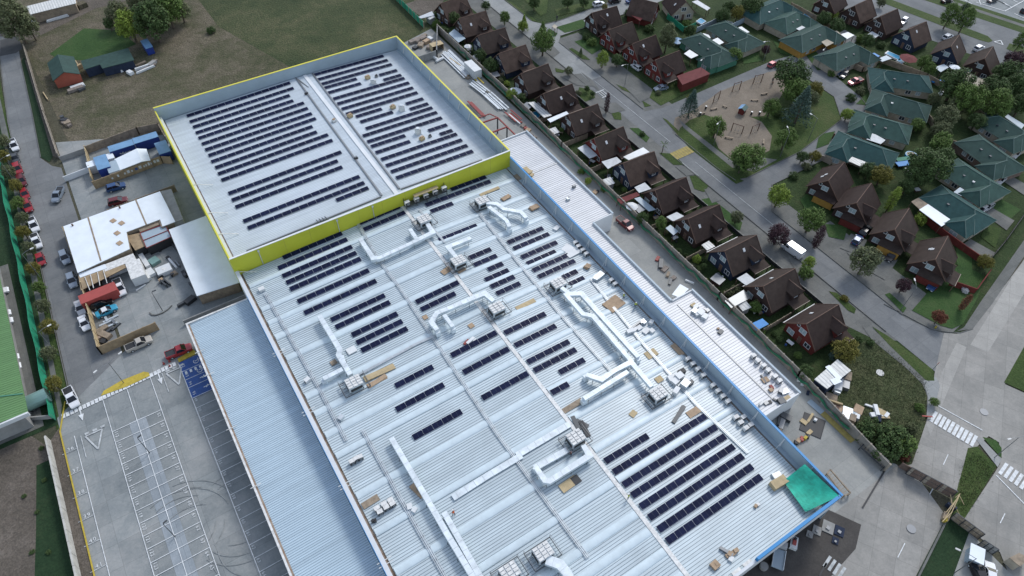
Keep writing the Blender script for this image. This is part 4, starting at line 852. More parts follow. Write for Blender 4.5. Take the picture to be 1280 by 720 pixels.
boxes([(973,604,3.0,1.5,'pale_plywood'),(976,601,1.4,1,'cardboard'),(969,607,1.2,1.2,'pale_plywood')], 'cardboard cartons stacked left of the green shade net', hts=(.4, 1.2))
boxes([(971,594,1.6,1.0,'galv'),(975,597,1.6,1.2,'steel'),(978,600,1,.7,'dark')], 'grey duct fittings above cartons left of shade net', hts=(.4, 1.1), names='duct_fittings', cat='duct pieces')
boxes([(945,632,.6,.5,'cardboard'),(948,630,.5,.5,'unit_white')], 'small pile of tan blocks below the front solar block', hts=(.3, .5), names='block_pile', cat='blocks')
boxes([(908,689,.5,2.2,'steel'),(912,692,.8,.6,'cardboard'),(917,691,.9,.7,'cardboard'),(914,698,.9,.7,'white_box'),(920,688,.8,.6,'cardboard'),(910,694,.7,.6,'cardboard')], 'scatter of brick-coloured cartons near the front roof edge', hts=(.3, .6), names='block_pile', cat='blocks')
boxes([(894,706,1.3,1.2,'cardboard'),(896,705,.6,.5,'cardboard')], 'brick pallet nearest the bottom edge of the roof', hts=(.5, .7), names='block_pile', cat='blocks')
boxes([(867,380.5,1.2,.8,'pale_plywood'),(870,383,1.1,.9,'white_box'),(876,391,1.5,1.2,'white_box'),(880,390,1.0,.8,'dark'),(872,392,1.2,1,'white_box'),(881,396,1.4,1.1,'white_box'),(868,389,1.2,1,'galv'),(884,388,1,.8,'steel')], 'heap of white packing on the low east roof corner', ZW, hts=(.3, .8))
boxes([(901,414,1.2,.8,'dark_metal'),(898,410,.5,.4,'cardboard')], 'small dark tool case on the low east roof', ZW, hts=(.3, .5), names='tool_case', cat='tools')
boxes([(957,474,1.4,1.1,'cardboard'),(955,473,.3,2,'dark_metal')], 'flat carton on the low east roof near condensers', ZW, hts=(.2, .3))
boxes([(962,502,1,.7,'dark'),(958,503,.9,.7,'steel'),(969,499,.4,.9,'dark_metal'),(977,501,1.4,1.2,'dark_metal'),(984,497.5,1.5,.9,'pale_plywood'),(981,489,1.6,1,'galv'),(976,489,1,.8,'steel'),(952,504,1.2,.4,'unit_white'),(965,483,.6,.9,'red_steel'),(964,487,.8,.7,'cardboard')], 'scattered tools and fittings at the low east roof end', ZW, hts=(.2, .8), names='tool_scatter', cat='tools')
boxes([(720,528,.8,3,'dark_metal'),(726,527,.8,3.2,'dark_metal'),(731,535,.9,3.4,'dark')], 'dark grilles stacked on the roof ridge behind a handler', hts=(.1, .25), names='grille_stack', cat='grilles')
boxes([(512,633,.9,1,'white_box'),(518,637,.9,.8,'white_box'),(466,651,.5,.4,'dark')], 'pale duct fittings beside the long lower left ducts', hts=(.3, .7), names='duct_fittings', cat='duct pieces')
boxes([(327,361.5,1.2,1,'white_box'),(328,361,.6,.7,'dark')], 'white box with dark face at left end under lime wall', hts=(.6, .9), names='control_box', cat='box'); boxes([(384,475,1.1,.9,'white_box'),(383,476,.7,.5,'dark')], 'white box with dark face near the left gutter', hts=(.5, .9), names='control_box', cat='box'); boxes([(426,522,1,.9,'galv')], 'grey roof vent beside the left cable tray', hts=(.6, .7), names='roof_vent', cat='vent')
boxes([(583,427,1.4,.5,'red_steel'),(588,425,2,.6,'white_box'),(592,423,.8,.8,'white_box')], 'crumpled red and white wrapping left of the ridge solar set', hts=(.1, .4), names='wrapping', cat='packing')
boxes([(467.7,650.5,.7,.6,'dark')], 'small black bucket by the left gutter', hts=(.4, .5), names='bucket', cat='bucket'); boxes([(710,248.5,.8,.7,'galv'),(711,247,.4,.4,'steel')], 'small grey vent cowl on the low east roof', ZW, hts=(.6, 1), names='roof_vent', cat='vent'); boxes([(717.5,233,.8,.6,'steel')], 'small grey vent nearest outer edge of the low east roof', ZW, hts=(.5, .8), names='roof_vent', cat='vent'); boxes([(664.5,218,1.1,.9,'pale_plywood')], 'tan carton on the low east roof behind blue parapet', ZW, hts=(.3, .4))
# people
def person(p, label, rz, shirt, vest=None, hat=None, bend=.1, stride=.25, legc=(.03, .035, .05)):
    t = thing('person', label, 'person', p, rz, 'people')
    me = bpy.data.meshes.new('body'); h = .93
    V = [(0, 0, h), (0, .02+bend*.3, 1.2), (0, .02+bend*.7, 1.44), (0, .03+bend*.8, 1.53), (0, .05+bend, 1.66), (0, .06+bend, 1.76),
         (-.1, 0, .9), (-.11, stride*.5, .5), (-.11, stride*.2, .08), (-.11, stride*.2+.17, .05), (.1, 0, .9), (.11, -stride*.3, .5), (.11, -stride*.9, .08), (.11, -stride*.9+.17, .05),
         (-.2, .02+bend*.65, 1.42), (-.27, .05+bend, 1.14), (-.24, .25+bend, .95), (.2, .02+bend*.65, 1.42), (.27, .0+bend, 1.14), (.25, .2+bend, .92)]
    E_ = [(0, 1), (1, 2), (2, 3), (3, 4), (4, 5), (0, 6), (6, 7), (7, 8), (8, 9), (0, 10), (10, 11), (11, 12), (12, 13), (2, 14), (14, 15), (15, 16), (2, 17), (17, 18), (18, 19)]
    rad = [.15, .145, .16, .06, .105, .08, .1, .075, .05, .045, .1, .075, .05, .045, .07, .05, .04, .07, .05, .04]
    me.from_pydata(V, E_, []); o = bpy.data.objects.new('body', me); COL.objects.link(o); o.parent = t
    sk = o.modifiers.new('skin', 'SKIN'); o.modifiers.new('sub', 'SUBSURF').levels = 1
    for i, r in enumerate(rad): me.skin_vertices[0].data[i].radius = (r, r)
    me.skin_vertices[0].data[0].use_root = True
    m = bpy.data.materials.new('clothes'); m.use_nodes = True; N = m.node_tree.nodes; L = m.node_tree.links
    tc = N.new('ShaderNodeTexCoord'); sx = N.new('ShaderNodeSeparateXYZ'); L.new(tc.outputs['Object'], sx.inputs[0]); mr = N.new('ShaderNodeMath'); mr.operation = 'DIVIDE'; mr.inputs[1].default_value = 2; L.new(sx.outputs['Z'], mr.inputs[0])
    rp = N.new('ShaderNodeValToRGB'); rp.color_ramp.interpolation = 'CONSTANT'; L.new(mr.outputs[0], rp.inputs['Fac']); e = rp.color_ramp.elements
    e[0].position = 0; e[0].color = legc+(1,); e[1].position = .475; e[1].color = shirt+(1,); k = e.new(.75); k.color = (.32, .2, .14, 1); L.new(rp.outputs['Color'], N['Principled BSDF'].inputs['Base Color'])
    me.materials.append(m)
    if vest:
        b = MB(); n = 10; vs = []
        for z, dy, ra, rb in ((1.0, bend*.15, .2, .165), (1.2, bend*.3, .205, .175), (1.45, bend*.7, .2, .16)):
            for j in range(n): a = 2*math.pi*j/n; vs.append((ra*math.cos(a), .02+dy+rb*math.sin(a), z))
        b.add(vs, [(r*n+j, r*n+(j+1) % n, (r+1)*n+(j+1) % n, (r+1)*n+j) for r in range(2) for j in range(n)], vest); b.build('vest', t)
    b = MB(); hz = (0, .055+bend, 1.72)
    b.ball(hz, (.125, .14, .12), hat or 'dark', 10, 6)
    if hat: b.cyl((0, .1+bend, 1.7), (0, .1+bend, 1.715), .15, .15, 12, hat)
    b.build('helmet' if hat else 'hair', t)
mat('hi_orange', (.75, .13, .02), .7); mat('hi_yellow', (.55, .65, .05), .7); mat('hat_white', (.7, .7, .68), .4)
def roofman(px, py, *a, **k):
    p = PR(px, py, .9); p.z = zmain(p.x)+.03; person(p, *a, **k)
roofman(567, 641, 'worker in orange vest standing beside the long lower left ducts', .4, (.3, .06, .02), 'hi_orange', 'hat_white')
roofman(713.5, 566, 'worker in orange vest bending beside the handler at U-shaped duct', 2.2, (.08, .08, .1), 'hi_orange', None, bend=.35)
roofman(786, 620, 'worker in yellow vest at the left end of front solar block', 1.2, (.3, .32, .08), 'hi_yellow', 'hat_white')
roofman(780, 370, 'upper one of two workers in yellow vests beside right parapet', .8, (.35, .38, .1), 'hi_yellow', 'hat_white'); roofman(794.5, 380.5, 'lower one of two workers in yellow vests beside right parapet', 2.5, (.35, .38, .1), 'hi_yellow', 'hat_white')
# ------------------------------------------------------------------ walls and fences
def wall(pts, h, th, m, name, label, cat='fence', post=2.4, pm=None, px=True, jag=.012):
    q = [P(a, b, h) if px else Vector((a, b, h)) for a, b in pts]
    t = thing(name, label, cat, (q[0].x, q[0].y, 0)); b = MB(); c = MB()
    for i in range(len(q)-1):
        d = q[i+1]-q[i]; L = d.length; dd = d.normalized(); s = Vector((dd.y, -dd.x, 0)); n = max(1, round(L/post)) if post else 1
        for k in range(n):
            a, e = q[i]+dd*(L*k/n+.04), q[i]+dd*(L*(k+1)/n-.04); o = .0 if k % 2 else jag
            b.hexa([(v.x, v.y, 0) for v in (a-s*(th/2+o), e-s*(th/2+o), e+s*(th/2), a+s*(th/2))], [(v.x, v.y, h-(.0 if k % 2 else .03)) for v in (a-s*(th/2+o), e-s*(th/2+o), e+s*(th/2), a+s*(th/2))], m)
        for k in range(n+1):
            if post: c = MB(); e = q[i]+dd*(L*k/n); pw = .07+th/2 if th < .25 else .06; c.box(e.x-pw, e.x+pw, e.y-pw, e.y+pw, 0, h+.06 if th < .25 else h-.04, pm or m); c.build('post', t, True)
    b.build('panel', t, True)
    return t
# long grey boundary fence of the supermarket, with the torn green net along it
fpts = [(94.6, 190), (94.6, 145), (94.0, 118), (93.5, 84), (93.2, 56), (92.6, 32), (90.9, 9)]
wall(fpts, 2.6, .22, 'fence_face', 'boundary_fence', 'long weathered boundary fence of concrete panels between store yard and gardens', 'fence', 2.3, 'fence_panel', px=False)
t = thing('fence_net', 'torn green net hung along the yard side of the long boundary fence', 'net', (93, 140, 0)); b = MB()
pp = [(94.35, 176), (94.3, 145), (93.75, 118), (93.25, 84), (92.95, 56), (92.4, 34), (91.3, 18)]
pv = None
for i in range(len(pp)-1):
    n = 14
    for k in range(n):
        u0, u1 = k/n, (k+1)/n; a = Vector(pp[i]).lerp(Vector(pp[i+1]), u0); c = Vector(pp[i]).lerp(Vector(pp[i+1]), u1)
        def zz(j): random.seed(j); return 1.1+random.random()*1.0
        z0, z1 = zz(i*n+k), zz(i*n+k+1); l0, l1 = z0-.25-.7*((i*7+k*3) % 5)/5, z1-.25-.7*((i*7+(k+1)*3) % 5)/5
        b.hexa([(a.x-.25, a.y, l0), (c.x-.25, c.y, l1), (c.x-.2, c.y, l1), (a.x-.2, a.y, l0)], [(a.x-.25, a.y, z0), (c.x-.25, c.y, z1), (c.x-.2, c.y, z1), (a.x-.2, a.y, z0)], 'fence_net')
b.build('mesh_sheet', t, True)
wall([(87, 176.5), (94.6, 190)], 2.4, .2, 'fence_cement', 'boundary_fence', 'short concrete fence closing the yard end behind rubble', 'fence', 2.3, px=False)
wall([(74, 176), (87, 176.5)], 2.4, .2, 'fence_cement', 'boundary_fence', 'concrete fence between upper roof corner and rubble heap', 'fence', 2.3, px=False)
q = [P(490, -5), P(507, 12), P(530, 35)]
wall([(p.x, p.y) for p in q], 2.2, .12, 'green_net', 'net_fence', 'green net fence at the corner of the big dark field', 'fence', 2.6, 'weathered_wood', px=False)
wall([(1030, 497), (1112, 577)], 2.2, .14, 'fence_cement', 'yard_wall', 'smooth concrete wall between loading yard and weedy plot', 'wall', 0)
# left side: field fence, wall of the car park, mesh fence, plywood hoardings
wall([(-22.2, 184), (-22.3, 206), (-21.7, 246)], 1.9, .16, 'fence_panel', 'field_fence', 'low concrete panel fence between left street and dry field', 'fence', 2.2, px=False)
wall([(-38.55, 97), (-38.6, 60), (-38.6, 28)], 2.0, .3, 'wall_panel', 'boundary_wall', 'pale concrete panel wall beside the car park lower left', 'wall', 2.35, px=False)
t = thing('net_fence', 'bright green net screen along the left lawn beside the street', 'fence', (-36.6, 100, 0)); b = MB(); c = MB(); y = 101
k = 0
while y < 250:
    o = .25*math.sin(k*1.3); o2 = .25*math.sin((k+1)*1.3)
    xa, xb = -36.9+(y-101)*.0135, -36.9+(y-98)*.0135
    b.hexa([(xa, y, 0), (xa+.05, y, 0), (xb+.05, y+3, 0), (xb, y+3, 0)], [(xa-.25+o*.6, y, 2.2), (xa-.2+o*.6, y, 2.2), (xb-.2+o2*.6, y+3, 2.2), (xb-.25+o2*.6, y+3, 2.2)], 'green_net')
    if k % 2 == 0: c = MB(); c.cyl((xa+.1, y, 0), (xa+.1, y, 2.3), .05, .05, 6, 'steel'); c.build('post', t, True)
    y += 3; k += 1
b.build('net', t, True)
wall([(105, 183), (170, 159), (197, 154), (206, 170)], 2.4, .12, 'weathered_wood', 'plywood_hoarding', 'back plywood hoarding of the works compound beside the dry field', 'hoarding', 2.4)
th_ = wall([(105, 182), (113, 220)], 2.4, .12, 'pale_plywood', 'plywood_hoarding', 'left plywood hoarding of the works compound with blue containers', 'hoarding', 2.4)
th_ = wall([(115, 227), (200, 195), (212, 196)], 2.4, .12, 'plywood', 'plywood_hoarding', 'front plywood hoarding with white lettering before blue containers', 'hoarding', 2.44)
b = MB()
p0, p1 = P(141, 226, 1.2), P(212, 207, 1.2)
random.seed(4); x = 0; d = (p1-p0); d.z = 0; L_ = d.length; d.normalize(); s = Vector((d.y, -d.x, 0))
while x < L_:
    w = random.uniform(.35, .7); hgt = random.uniform(.5, .9)
    if random.random() < .8:
        a = p0+d*x; e = p0+d*(x+w)
        pr0 = P(115, 227, 2.4); pr1 = P(200, 195, 2.4); dirw = (pr1-pr0).normalized(); nw = Vector((dirw.y, -dirw.x, 0))
        f = lambda v: pr0+dirw*((v-pr0).dot(dirw))+nw*.08
        A, E2 = f(a), f(e)
        if (A-pr0).dot(dirw) < (pr1-pr0).length-.6: b.hexa([(v.x, v.y, 1.0) for v in (A, E2, E2+nw*.02, A+nw*.02)], [(v.x, v.y, 1.0+hgt) for v in (A, E2, E2+nw*.02, A+nw*.02)], 'white_paint' if random.random() < .9 else 'blue_paint')
    x += w+random.uniform(.15, .5)
o = b.build('lettering', th_, True)
wall([(78, 284), (98, 343), (121, 434)], 2.5, .12, 'pale_plywood', 'plywood_hoarding', 'long plywood hoarding along the left street by parked cars', 'hoarding', 2.44)
wall([(121, 434), (193, 403)], 2.5, .12, 'plywood', 'plywood_hoarding', 'plywood hoarding behind the silver pickup truck', 'hoarding', 2.44)
wall([(134, 262), (217, 231)], 2.2, .12, 'weathered_wood', 'plywood_hoarding', 'plywood hoarding behind the white roofed site office', 'hoarding', 2.44)
wall([(73, 196), (105, 185)], 1.6, .18, 'fence_cement', 'boundary_wall', 'grey wall closing the upper end of the service strip', 'wall', 0); wall([(78, 221), (112, 208)], 1.6, .18, 'white_wall', 'boundary_wall', 'pale low wall between street gate and compound', 'wall', 0)
wall([(228, 401), (309, 367)], 1.4, .25, 'fence_cement', 'boundary_wall', 'low grey wall behind the far edge of the side canopy', 'wall', 0)
# ------------------------------------------------------------------ site huts of the left yard
def hut(name, label, roofpx, z, wallm, roofm, cat='hut', slope=.0, base=0):
    q = [P(x, y, z) for x, y in roofpx]; c = sum(q, Vector())/len(q)
    t = thing(name, label, cat, (c.x, c.y, 0)); b = MB()
    b.prism([(c.x+(p.x-c.x)*.95, c.y+(p.y-c.y)*.95) for p in q], base, z-.15, wallm); b.build('wall', t, True)
    b = MB(); b.slab(q if sum(q[i].x*q[(i+1) % len(q)].y-q[(i+1) % len(q)].x*q[i].y for i in range(len(q))) > 0 else q[::-1], .14, roofm); b.build('roof', t, True)
    return t, q, c
t, q, c = hut('site_office', 'large L-shaped site office under flat white roof panels', [(79, 283), (200, 239), (219, 277), (203, 283), (200, 274), (158, 290), (162, 311), (97, 341)], 3.2, 'weathered_wood', 'white_roof', 'site office')
b = MB()
for a, e in (((110, 271.5), (126, 326)), ((169.5, 249.5), (183, 281))): p, w = P(*a, 3.22), P(*e, 3.22); b.beam(p, w, .34, .06, 'weathered_wood')
for a in ((141.5, 276), (152, 279), (146.5, 291.5), (149.5, 304)): p = P(*a, 3.22); b.obb((p.x, p.y, 3.22), (1.1, 1.3, .1), .4, 'cardboard')
for a in ((91, 282), (150, 260)): p = P(*a, 3.22); b.cyl((p.x, p.y, 3.2), (p.x, p.y, 3.7), .2, .2, 8, 'brown_trim')
p, w = P(184, 255, 3.22), P(192, 258, 3.22)
b.build('roof_strip', t, True)
hut('store_shed', 'grey flat-roofed shed at the right end of the site office', [(201, 239), (214, 236), (229, 274), (216, 279)], 2.6, 'white_box', 'fence_cement', 'shed')
hut('store_shed', 'long white-roofed hut between the cluttered yard and lime parapet', [(211, 287), (262, 268), (299, 353), (246, 370)], 3.6, 'weathered_wood', 'white_roof', 'hut')
t, q, c = hut('lean_to', 'red-framed open lean-to with pale sheets behind the cluttered yard', [(175, 291), (206, 280), (214, 296), (183, 310)], 2.6, 'dark', 'parapet_in', 'lean-to')
b = MB()
for a, e in (((175, 291), (183, 310)), ((206, 280), (214, 296)), ((175, 291), (206, 280)), ((183, 310), (214, 296)), ((179, 300.5), (210, 288))): b.beam(P(*a, 2.72), P(*e, 2.72), .14, .14, 'red_steel')
b.build('frame', t, True)
hut('lean_to', 'brown plywood lean-to roof beside the red-framed lean-to', [(157, 295), (175, 291), (184, 306), (169, 313)], 2.4, 'dark', 'plywood', 'lean-to'); hut('lean_to', 'narrow brown board roof above the red-framed lean-to', [(172, 284), (203, 273), (206, 278), (175, 290)], 2.7, 'dark', 'weathered_wood', 'lean-to')
b = MB(); 
def cont(px, lx, ly, hh, rz, m, top, name, label, z=None, marks=None):
    p = P(px[0], px[1], hh); t = thing(name, label, 'container', (p.x, p.y, 0), rz); b = MB(); b.box(-lx/2, lx/2, -ly/2, ly/2, .12, hh-.05, m)
    n = int(lx/.5)
    for i in range(n): b.box(-lx/2+.15+i*lx/n, -lx/2+.33+i*lx/n, -ly/2-.04, -ly/2, .3, hh-.25, m)
    b.build('body', t); b = MB(); b.box(-lx/2-.03, lx/2+.03, -ly/2-.05, ly/2+.03, hh-.05, hh+.03, top)
    b.build('roof', t); b = MB()
    for x in (-lx/2+.1, lx/2-.1):
        for y in (-ly/2+.1, ly/2-.1): b.box(x-.12, x+.12, y-.12, y+.12, 0, .12, 'dark_metal')
    b.build('corner_casting', t)
    b = MB(); b.box(lx/2, lx/2+.05, -ly/2+.1, ly/2-.1, .25, hh-.2, top); b.box(lx/2+.05, lx/2+.09, -.04, .04, .3, hh-.3, 'steel'); b.build('door', t)
    if marks:
        b = MB(); random.seed(9); x = marks[0]
        for i in range(8): w = .22; b.box(x, x+w, -ly/2-.07, -ly/2-.05, 1.2, 1.2+random.uniform(.2, .4), 'white_paint'); x += w+.08
        b.add([(marks[0]-.5, -ly/2-.07, 1.6), (marks[0]-.1, -ly/2-.07, 1.2), (marks[0]+.1, -ly/2-.07, 1.25), (marks[0]-.35, -ly/2-.07, 1.75)], [(0, 1, 2, 3)], 'white_paint'); b.add([(marks[0]+.4, -ly/2-.07, 1.9), (marks[0]+.1, -ly/2-.07, 1.5), (marks[0]+.2, -ly/2-.07, 1.4), (marks[0]+.55, -ly/2-.07, 1.8)], [(0, 1, 2, 3)], 'white_paint')
        b.build('emblem', t)
    return t
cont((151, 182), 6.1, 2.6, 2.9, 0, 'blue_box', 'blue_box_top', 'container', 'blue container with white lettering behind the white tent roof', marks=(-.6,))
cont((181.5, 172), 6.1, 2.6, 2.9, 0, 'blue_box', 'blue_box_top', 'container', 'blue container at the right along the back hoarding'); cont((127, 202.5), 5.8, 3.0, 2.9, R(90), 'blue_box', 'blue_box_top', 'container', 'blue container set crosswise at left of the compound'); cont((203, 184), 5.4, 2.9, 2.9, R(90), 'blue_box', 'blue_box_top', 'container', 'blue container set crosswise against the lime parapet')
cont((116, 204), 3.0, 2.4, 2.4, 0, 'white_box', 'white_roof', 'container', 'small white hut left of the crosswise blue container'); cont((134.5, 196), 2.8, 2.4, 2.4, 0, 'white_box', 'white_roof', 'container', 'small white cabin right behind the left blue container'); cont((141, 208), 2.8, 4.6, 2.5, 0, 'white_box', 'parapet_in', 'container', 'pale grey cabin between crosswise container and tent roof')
t, q, c = None, None, None
z1, z0 = 3.2, 2.5; t = thing('tent_roof', 'white gabled tent roof in the middle of the works compound', 'tent', (P(165, 200, z0).x, P(165, 200, z0).y, 0))
ea, eb, ra, rb, fa, fb = P(143, 199, z0), P(149, 213, z0), P(171, 185.5, z1), P(177, 202, z1), P(183, 186, z0), P(188, 200.5, z0)
b = MB(); b.slab([ea, eb, rb, ra], .08, 'white_roof'); b.slab([ra, rb, fb, fa], .08, 'white_roof'); b.build('canopy', t, True)
b = MB()
for p in (ea, eb, fa, fb): b.cyl((p.x, p.y, 0), (p.x, p.y, z0-.08), .06, .06, 6, 'steel')
b.build('pole', t, True)
b = MB(); pa, pb = P(108, 362, 2.5), P(137, 351, 2.5); mid = P(121, 367, 2.5); t = cont((122, 366), 7.4, 2.7, 2.6, R(2), 'red_box', 'red_box', 'container', 'brick red container behind the black car in the yard')
b = MB()
for i, (a, e) in enumerate((((106, 346), (112.5, 363)), ((113, 343), (117, 360)), ((122, 340), (125, 357)), ((129, 337), (134, 354)))): b.beam(P(*a, 2.75), P(*e, 2.75), .12, .12, 'unit_white')
b.single('batten_set', 'four pale battens running from plywood canopy onto red container', 'battens')
hut('canopy', 'brown plywood canopy between site office and red container', [(98, 345), (150, 323), (158, 334), (101, 363)], 2.5, 'dark', 'plywood', 'canopy', base=2.2); cont((149, 328), 6.6, 2.2, 2.5, R(2), 'white_box', 'unit_white', 'container', 'long white cabin along the front of the site office'); cont((169, 336), 3.0, 5.6, 2.6, 0, 'white_box', 'unit_white', 'container', 'white cabin standing crosswise beside the workbench clutter')
b = MB(); random.seed(3)
hut('canopy', 'white strip roof under the site office front edge', [(98, 342), (131, 330), (134, 335), (100, 347)], 2.6, 'dark', 'white_roof', 'canopy', base=2.3)
def heap(l, name, label, cat, h=(.2, .8), z=0.0):
    b = MB()
    for x, y, sx, sy, rz, m in l: p = P(x, y, .2+z); b.obb((p.x, p.y, z), (sx, sy, rnd.uniform(*h)), rz, m, .93)
    return b.single(name, label, cat)
heap([(180,325,1.1,6.4,.12,'white_box'),(187,342,2.2,2.4,.2,'white_box'),(184,347,1.2,2,.2,'white_box')], 'work_table', 'long white tables in an L in the cluttered yard', 'tables', (.7, .8)); heap([(193,327,2.2,2.2,.3,'cyl_tank')], 'work_table', 'green-topped square table among yard clutter', 'table', (.7, .8)); heap([(206,339,3.4,2.6,.05,'white_box'),(207,339,1,1,.2,'unit_white')], 'site_cabinet', 'white flat cabinet right of the green-topped table', 'cabinet', (1, 1.2))
heap([(215,328,.5,4.6,.2,'white_box'),(210,322,.8,.9,.3,'dark')], 'pipe', 'white pipe leaning in the yard beside long hut', 'pipe', (.3, .4)); heap([(185,311,1.5,1,.2,'white_box'),(196,309,2.5,1.2,.1,'white_box'),(190,314,1.2,.8,.4,'steel'),(175,313,1.2,1.2,.2,'white_box'),(200,313,.6,.6,.1,'dark')], 'yard_clutter', 'white boxes lined below the red-framed lean-to', 'clutter', (.4, 1)); heap([(204,353,1.3,.3,.2,'dark_metal'),(205,355,.3,2.6,.3,'dark_metal'),(209,353,.3,2.8,.3,'dark_metal'),(202,351,1,.8,.2,'cardboard'),(200,346,1.2,.9,.3,'dark')], 'metal_trestle', 'dark metal trestles in the middle of the yard', 'trestle', (.4, .9)); heap([(218,342,1.2,1.1,.3,'weathered_wood'),(216,344,.8,.6,.2,'dark')], 'cable_drum', 'brown cable drum near long white-roofed hut', 'drum', (.5, .8)); heap([(230,341,.8,1.2,.2,'dark'),(232,345,.7,1,.4,'dark_metal'),(220,311,.4,3,.2,'dark_metal'),(240,358,.4,2.6,.2,'dark_metal'),(222,330,.3,2.4,.2,'steel')], 'yard_clutter', 'dark tools leaning along the long hut wall', 'clutter', (.4, 1.0))
heap([(238,376,2.4,1.4,.4,'dark'),(230,379,3,.6,.2,'dark_metal'),(241,373,1.4,1.3,.2,'dark')], 'scrap_heap', 'black tarp heap by the corner of long hut', 'scrap', (.2, .9)); heap([(133,403,3.2,.5,.1,'galv'),(138,398,3.4,.4,.1,'galv'),(133,399,.5,1.6,.1,'galv'),(142,402,.5,1.5,.1,'steel'),(137,407,3.3,.4,.1,'galv')], 'galvanised_frame', 'galvanised frame lying beside the cyan taxi', 'frame', (.2, .4)); heap([(128,412,2.6,1.2,.3,'weathered_wood'),(131,419,1.4,3,.6,'weathered_wood'),(125,421,1.6,1.2,.2,'gutter_dirt'),(136,413,2,.6,.5,'dark_metal'),(130,425,1.8,1.2,.8,'dark'),(145,408,2.4,.4,.5,'dark_metal')], 'timber_heap', 'timber and scrap heap in corner of plywood hoardings', 'timber', (.2, .7)); heap([(118,393,.3,3.2,.3,'white_box')], 'plank', 'white plank against the street hoarding by the taxi', 'plank', (.2, .3)); heap([(176,359,2.4,.35,.3,'white_box')], 'plank', 'white plank lying below the crosswise cabin', 'plank', (.15, .2))  # the bars beside the taxi are one galvanised frame lying down
b = MB(); pts = [P(187, 391), P(190, 394), P(196, 394), P(204, 391), P(210, 387), P(215, 382)]
b.duct([(p.x, p.y, 0) for p in pts], .2, .16, 'sidewalk'); b.single('kerb_arc', 'curved concrete kerb around a lamp base in the yard', 'kerb')
# kiosk gate hardware and cylinder tank, kiosk hut
p = P(47, 497.5, 2.0); p.x -= .3; b = MB(); b.cyl((p.x-1.9, p.y, 1.55), (p.x+2.0, p.y+.2, 1.55), 1.5, 1.5, 20, 'cyl_tank'); b.box(p.x-1.4, p.x-1.1, p.y-1.2, p.y+1.2, 0, .5, 'steel'); b.box(p.x+1.1, p.x+1.4, p.y-1.2, p.y+1.2, 0, .5, 'steel'); b.single('water_tank', 'green cylindrical water tank beside the green-roofed shed', 'tank')
t = thing('warehouse', 'long shed with bright green ribbed roof at the left edge', 'shed', (-45, 120, 0)); b = MB()
zg = lambda x: 5.0+(-.06)*(x+39)
xg = [P(0, 366, 5).x, P(37, 514, 5).x]
xe = sum(P(*a, 5).x for a in ((0, 368), (20, 440), (37, 512)))/3
b = MB(); roofplane(b, -75, xe, 101.3, 150, lambda x: 5+.1*(xe-x), 'green_roof_sheet'); ribs(b, -75, xe, 101.4, 150, lambda x: 5+.1*(xe-x), 'green_roof_sheet', .55, .05, .1)
b.build('roof', t, True); b = MB(); b.box(-75, xe-1.2, 101.8, 149.5, 0, 4.8, 'fence_cement'); b.build('wall', t, True); b = MB(); b.box(-75, xe+.1, 100.9, 101.25, 4.3, 5.25, 'white_box'); b.beam((xe-.1, 106.0, 5.1), (-58, 112.5, 7.0), .25, .12, 'green_wall'); b.build('fascia', t, True)
sheet('path', [(-60, 101), (-60, 150), (xe+.4, 150), (xe+.4, 101)], 'sidewalk', Z5, False)
p = P(53, 512, 0); wall([(28, 522), (62, 519)], 1.2, .2, 'fence_cement', 'boundary_wall', 'low grey wall below the green tank', 'wall', 0)
# sheds of the dry field
def gable(name, label, cat, ridge_a, ridge_b, W_, he, hr, wm, rm, front=None, over=.4):
    """ridge ends are plan points; the roof falls to both sides"""
    a, c = Vector(ridge_a), Vector(ridge_b); d = (c-a); L = d.length; rz = math.atan2(d.y, d.x); m = (a+c)/2
    t = thing(name, label, cat, (m.x, m.y, 0), rz); l = L/2-over; w = W_/2-over*.7
    hw = he+(hr-he)*(over*.7)/(W_/2)
    b = MB()
    pr = [(-w, 0), (w, 0), (w, hw-.1), (0, hr-.12), (-w, hw-.1)]
    vs = [(-l, y, z) for y, z in pr]+[(l, y, z) for y, z in pr]
    b.add(vs, [(4, 3, 2, 1, 0)[::1], (5, 6, 7, 8, 9)]+[(i, (i+1) % 5, 5+(i+1) % 5, 5+i) for i in range(5)], wm); b.build('wall', t)
    b = MB()
    for s in (-1, 1): b.slab([(-L/2, 0, hr), (L/2, 0, hr), (L/2, s*W_/2, he), (-L/2, s*W_/2, he)][::s], .16, rm)
    b.build('roof', t)
    return t
ra, rb = P(72, 68, 4.6), P(79.5, 90, 4.6)
t = gable('red_shed', 'small terracotta shed with green gable roof in the dry field', 'shed', (rb.x, rb.y), (ra.x, ra.y), 7.4, 2.8, 4.6, 'orange_wall', 'green_roof'); b = MB(); b.cyl((-3.62+.3, 1.6, 2.3), (-3.8+.3, 1.6, 2.3), .5, .5, 14, 'white_box'); b.build('vent', t)
hut('long_shed', 'long dark green shed with a lean roof beside terracotta shed', [(101, 76), (160, 60), (168, 75), (128, 85.5), (125, 80.5), (105, 87)], 2.8, 'navy_wall', 'green_roof', 'shed'); hut('chemical_toilet', 'small blue cabin standing alone at the tree edge of field', [(175, 51), (184, 48), (191, 58), (182, 61)], 2.4, 'blue_box', 'blue_box_top', 'cabin')
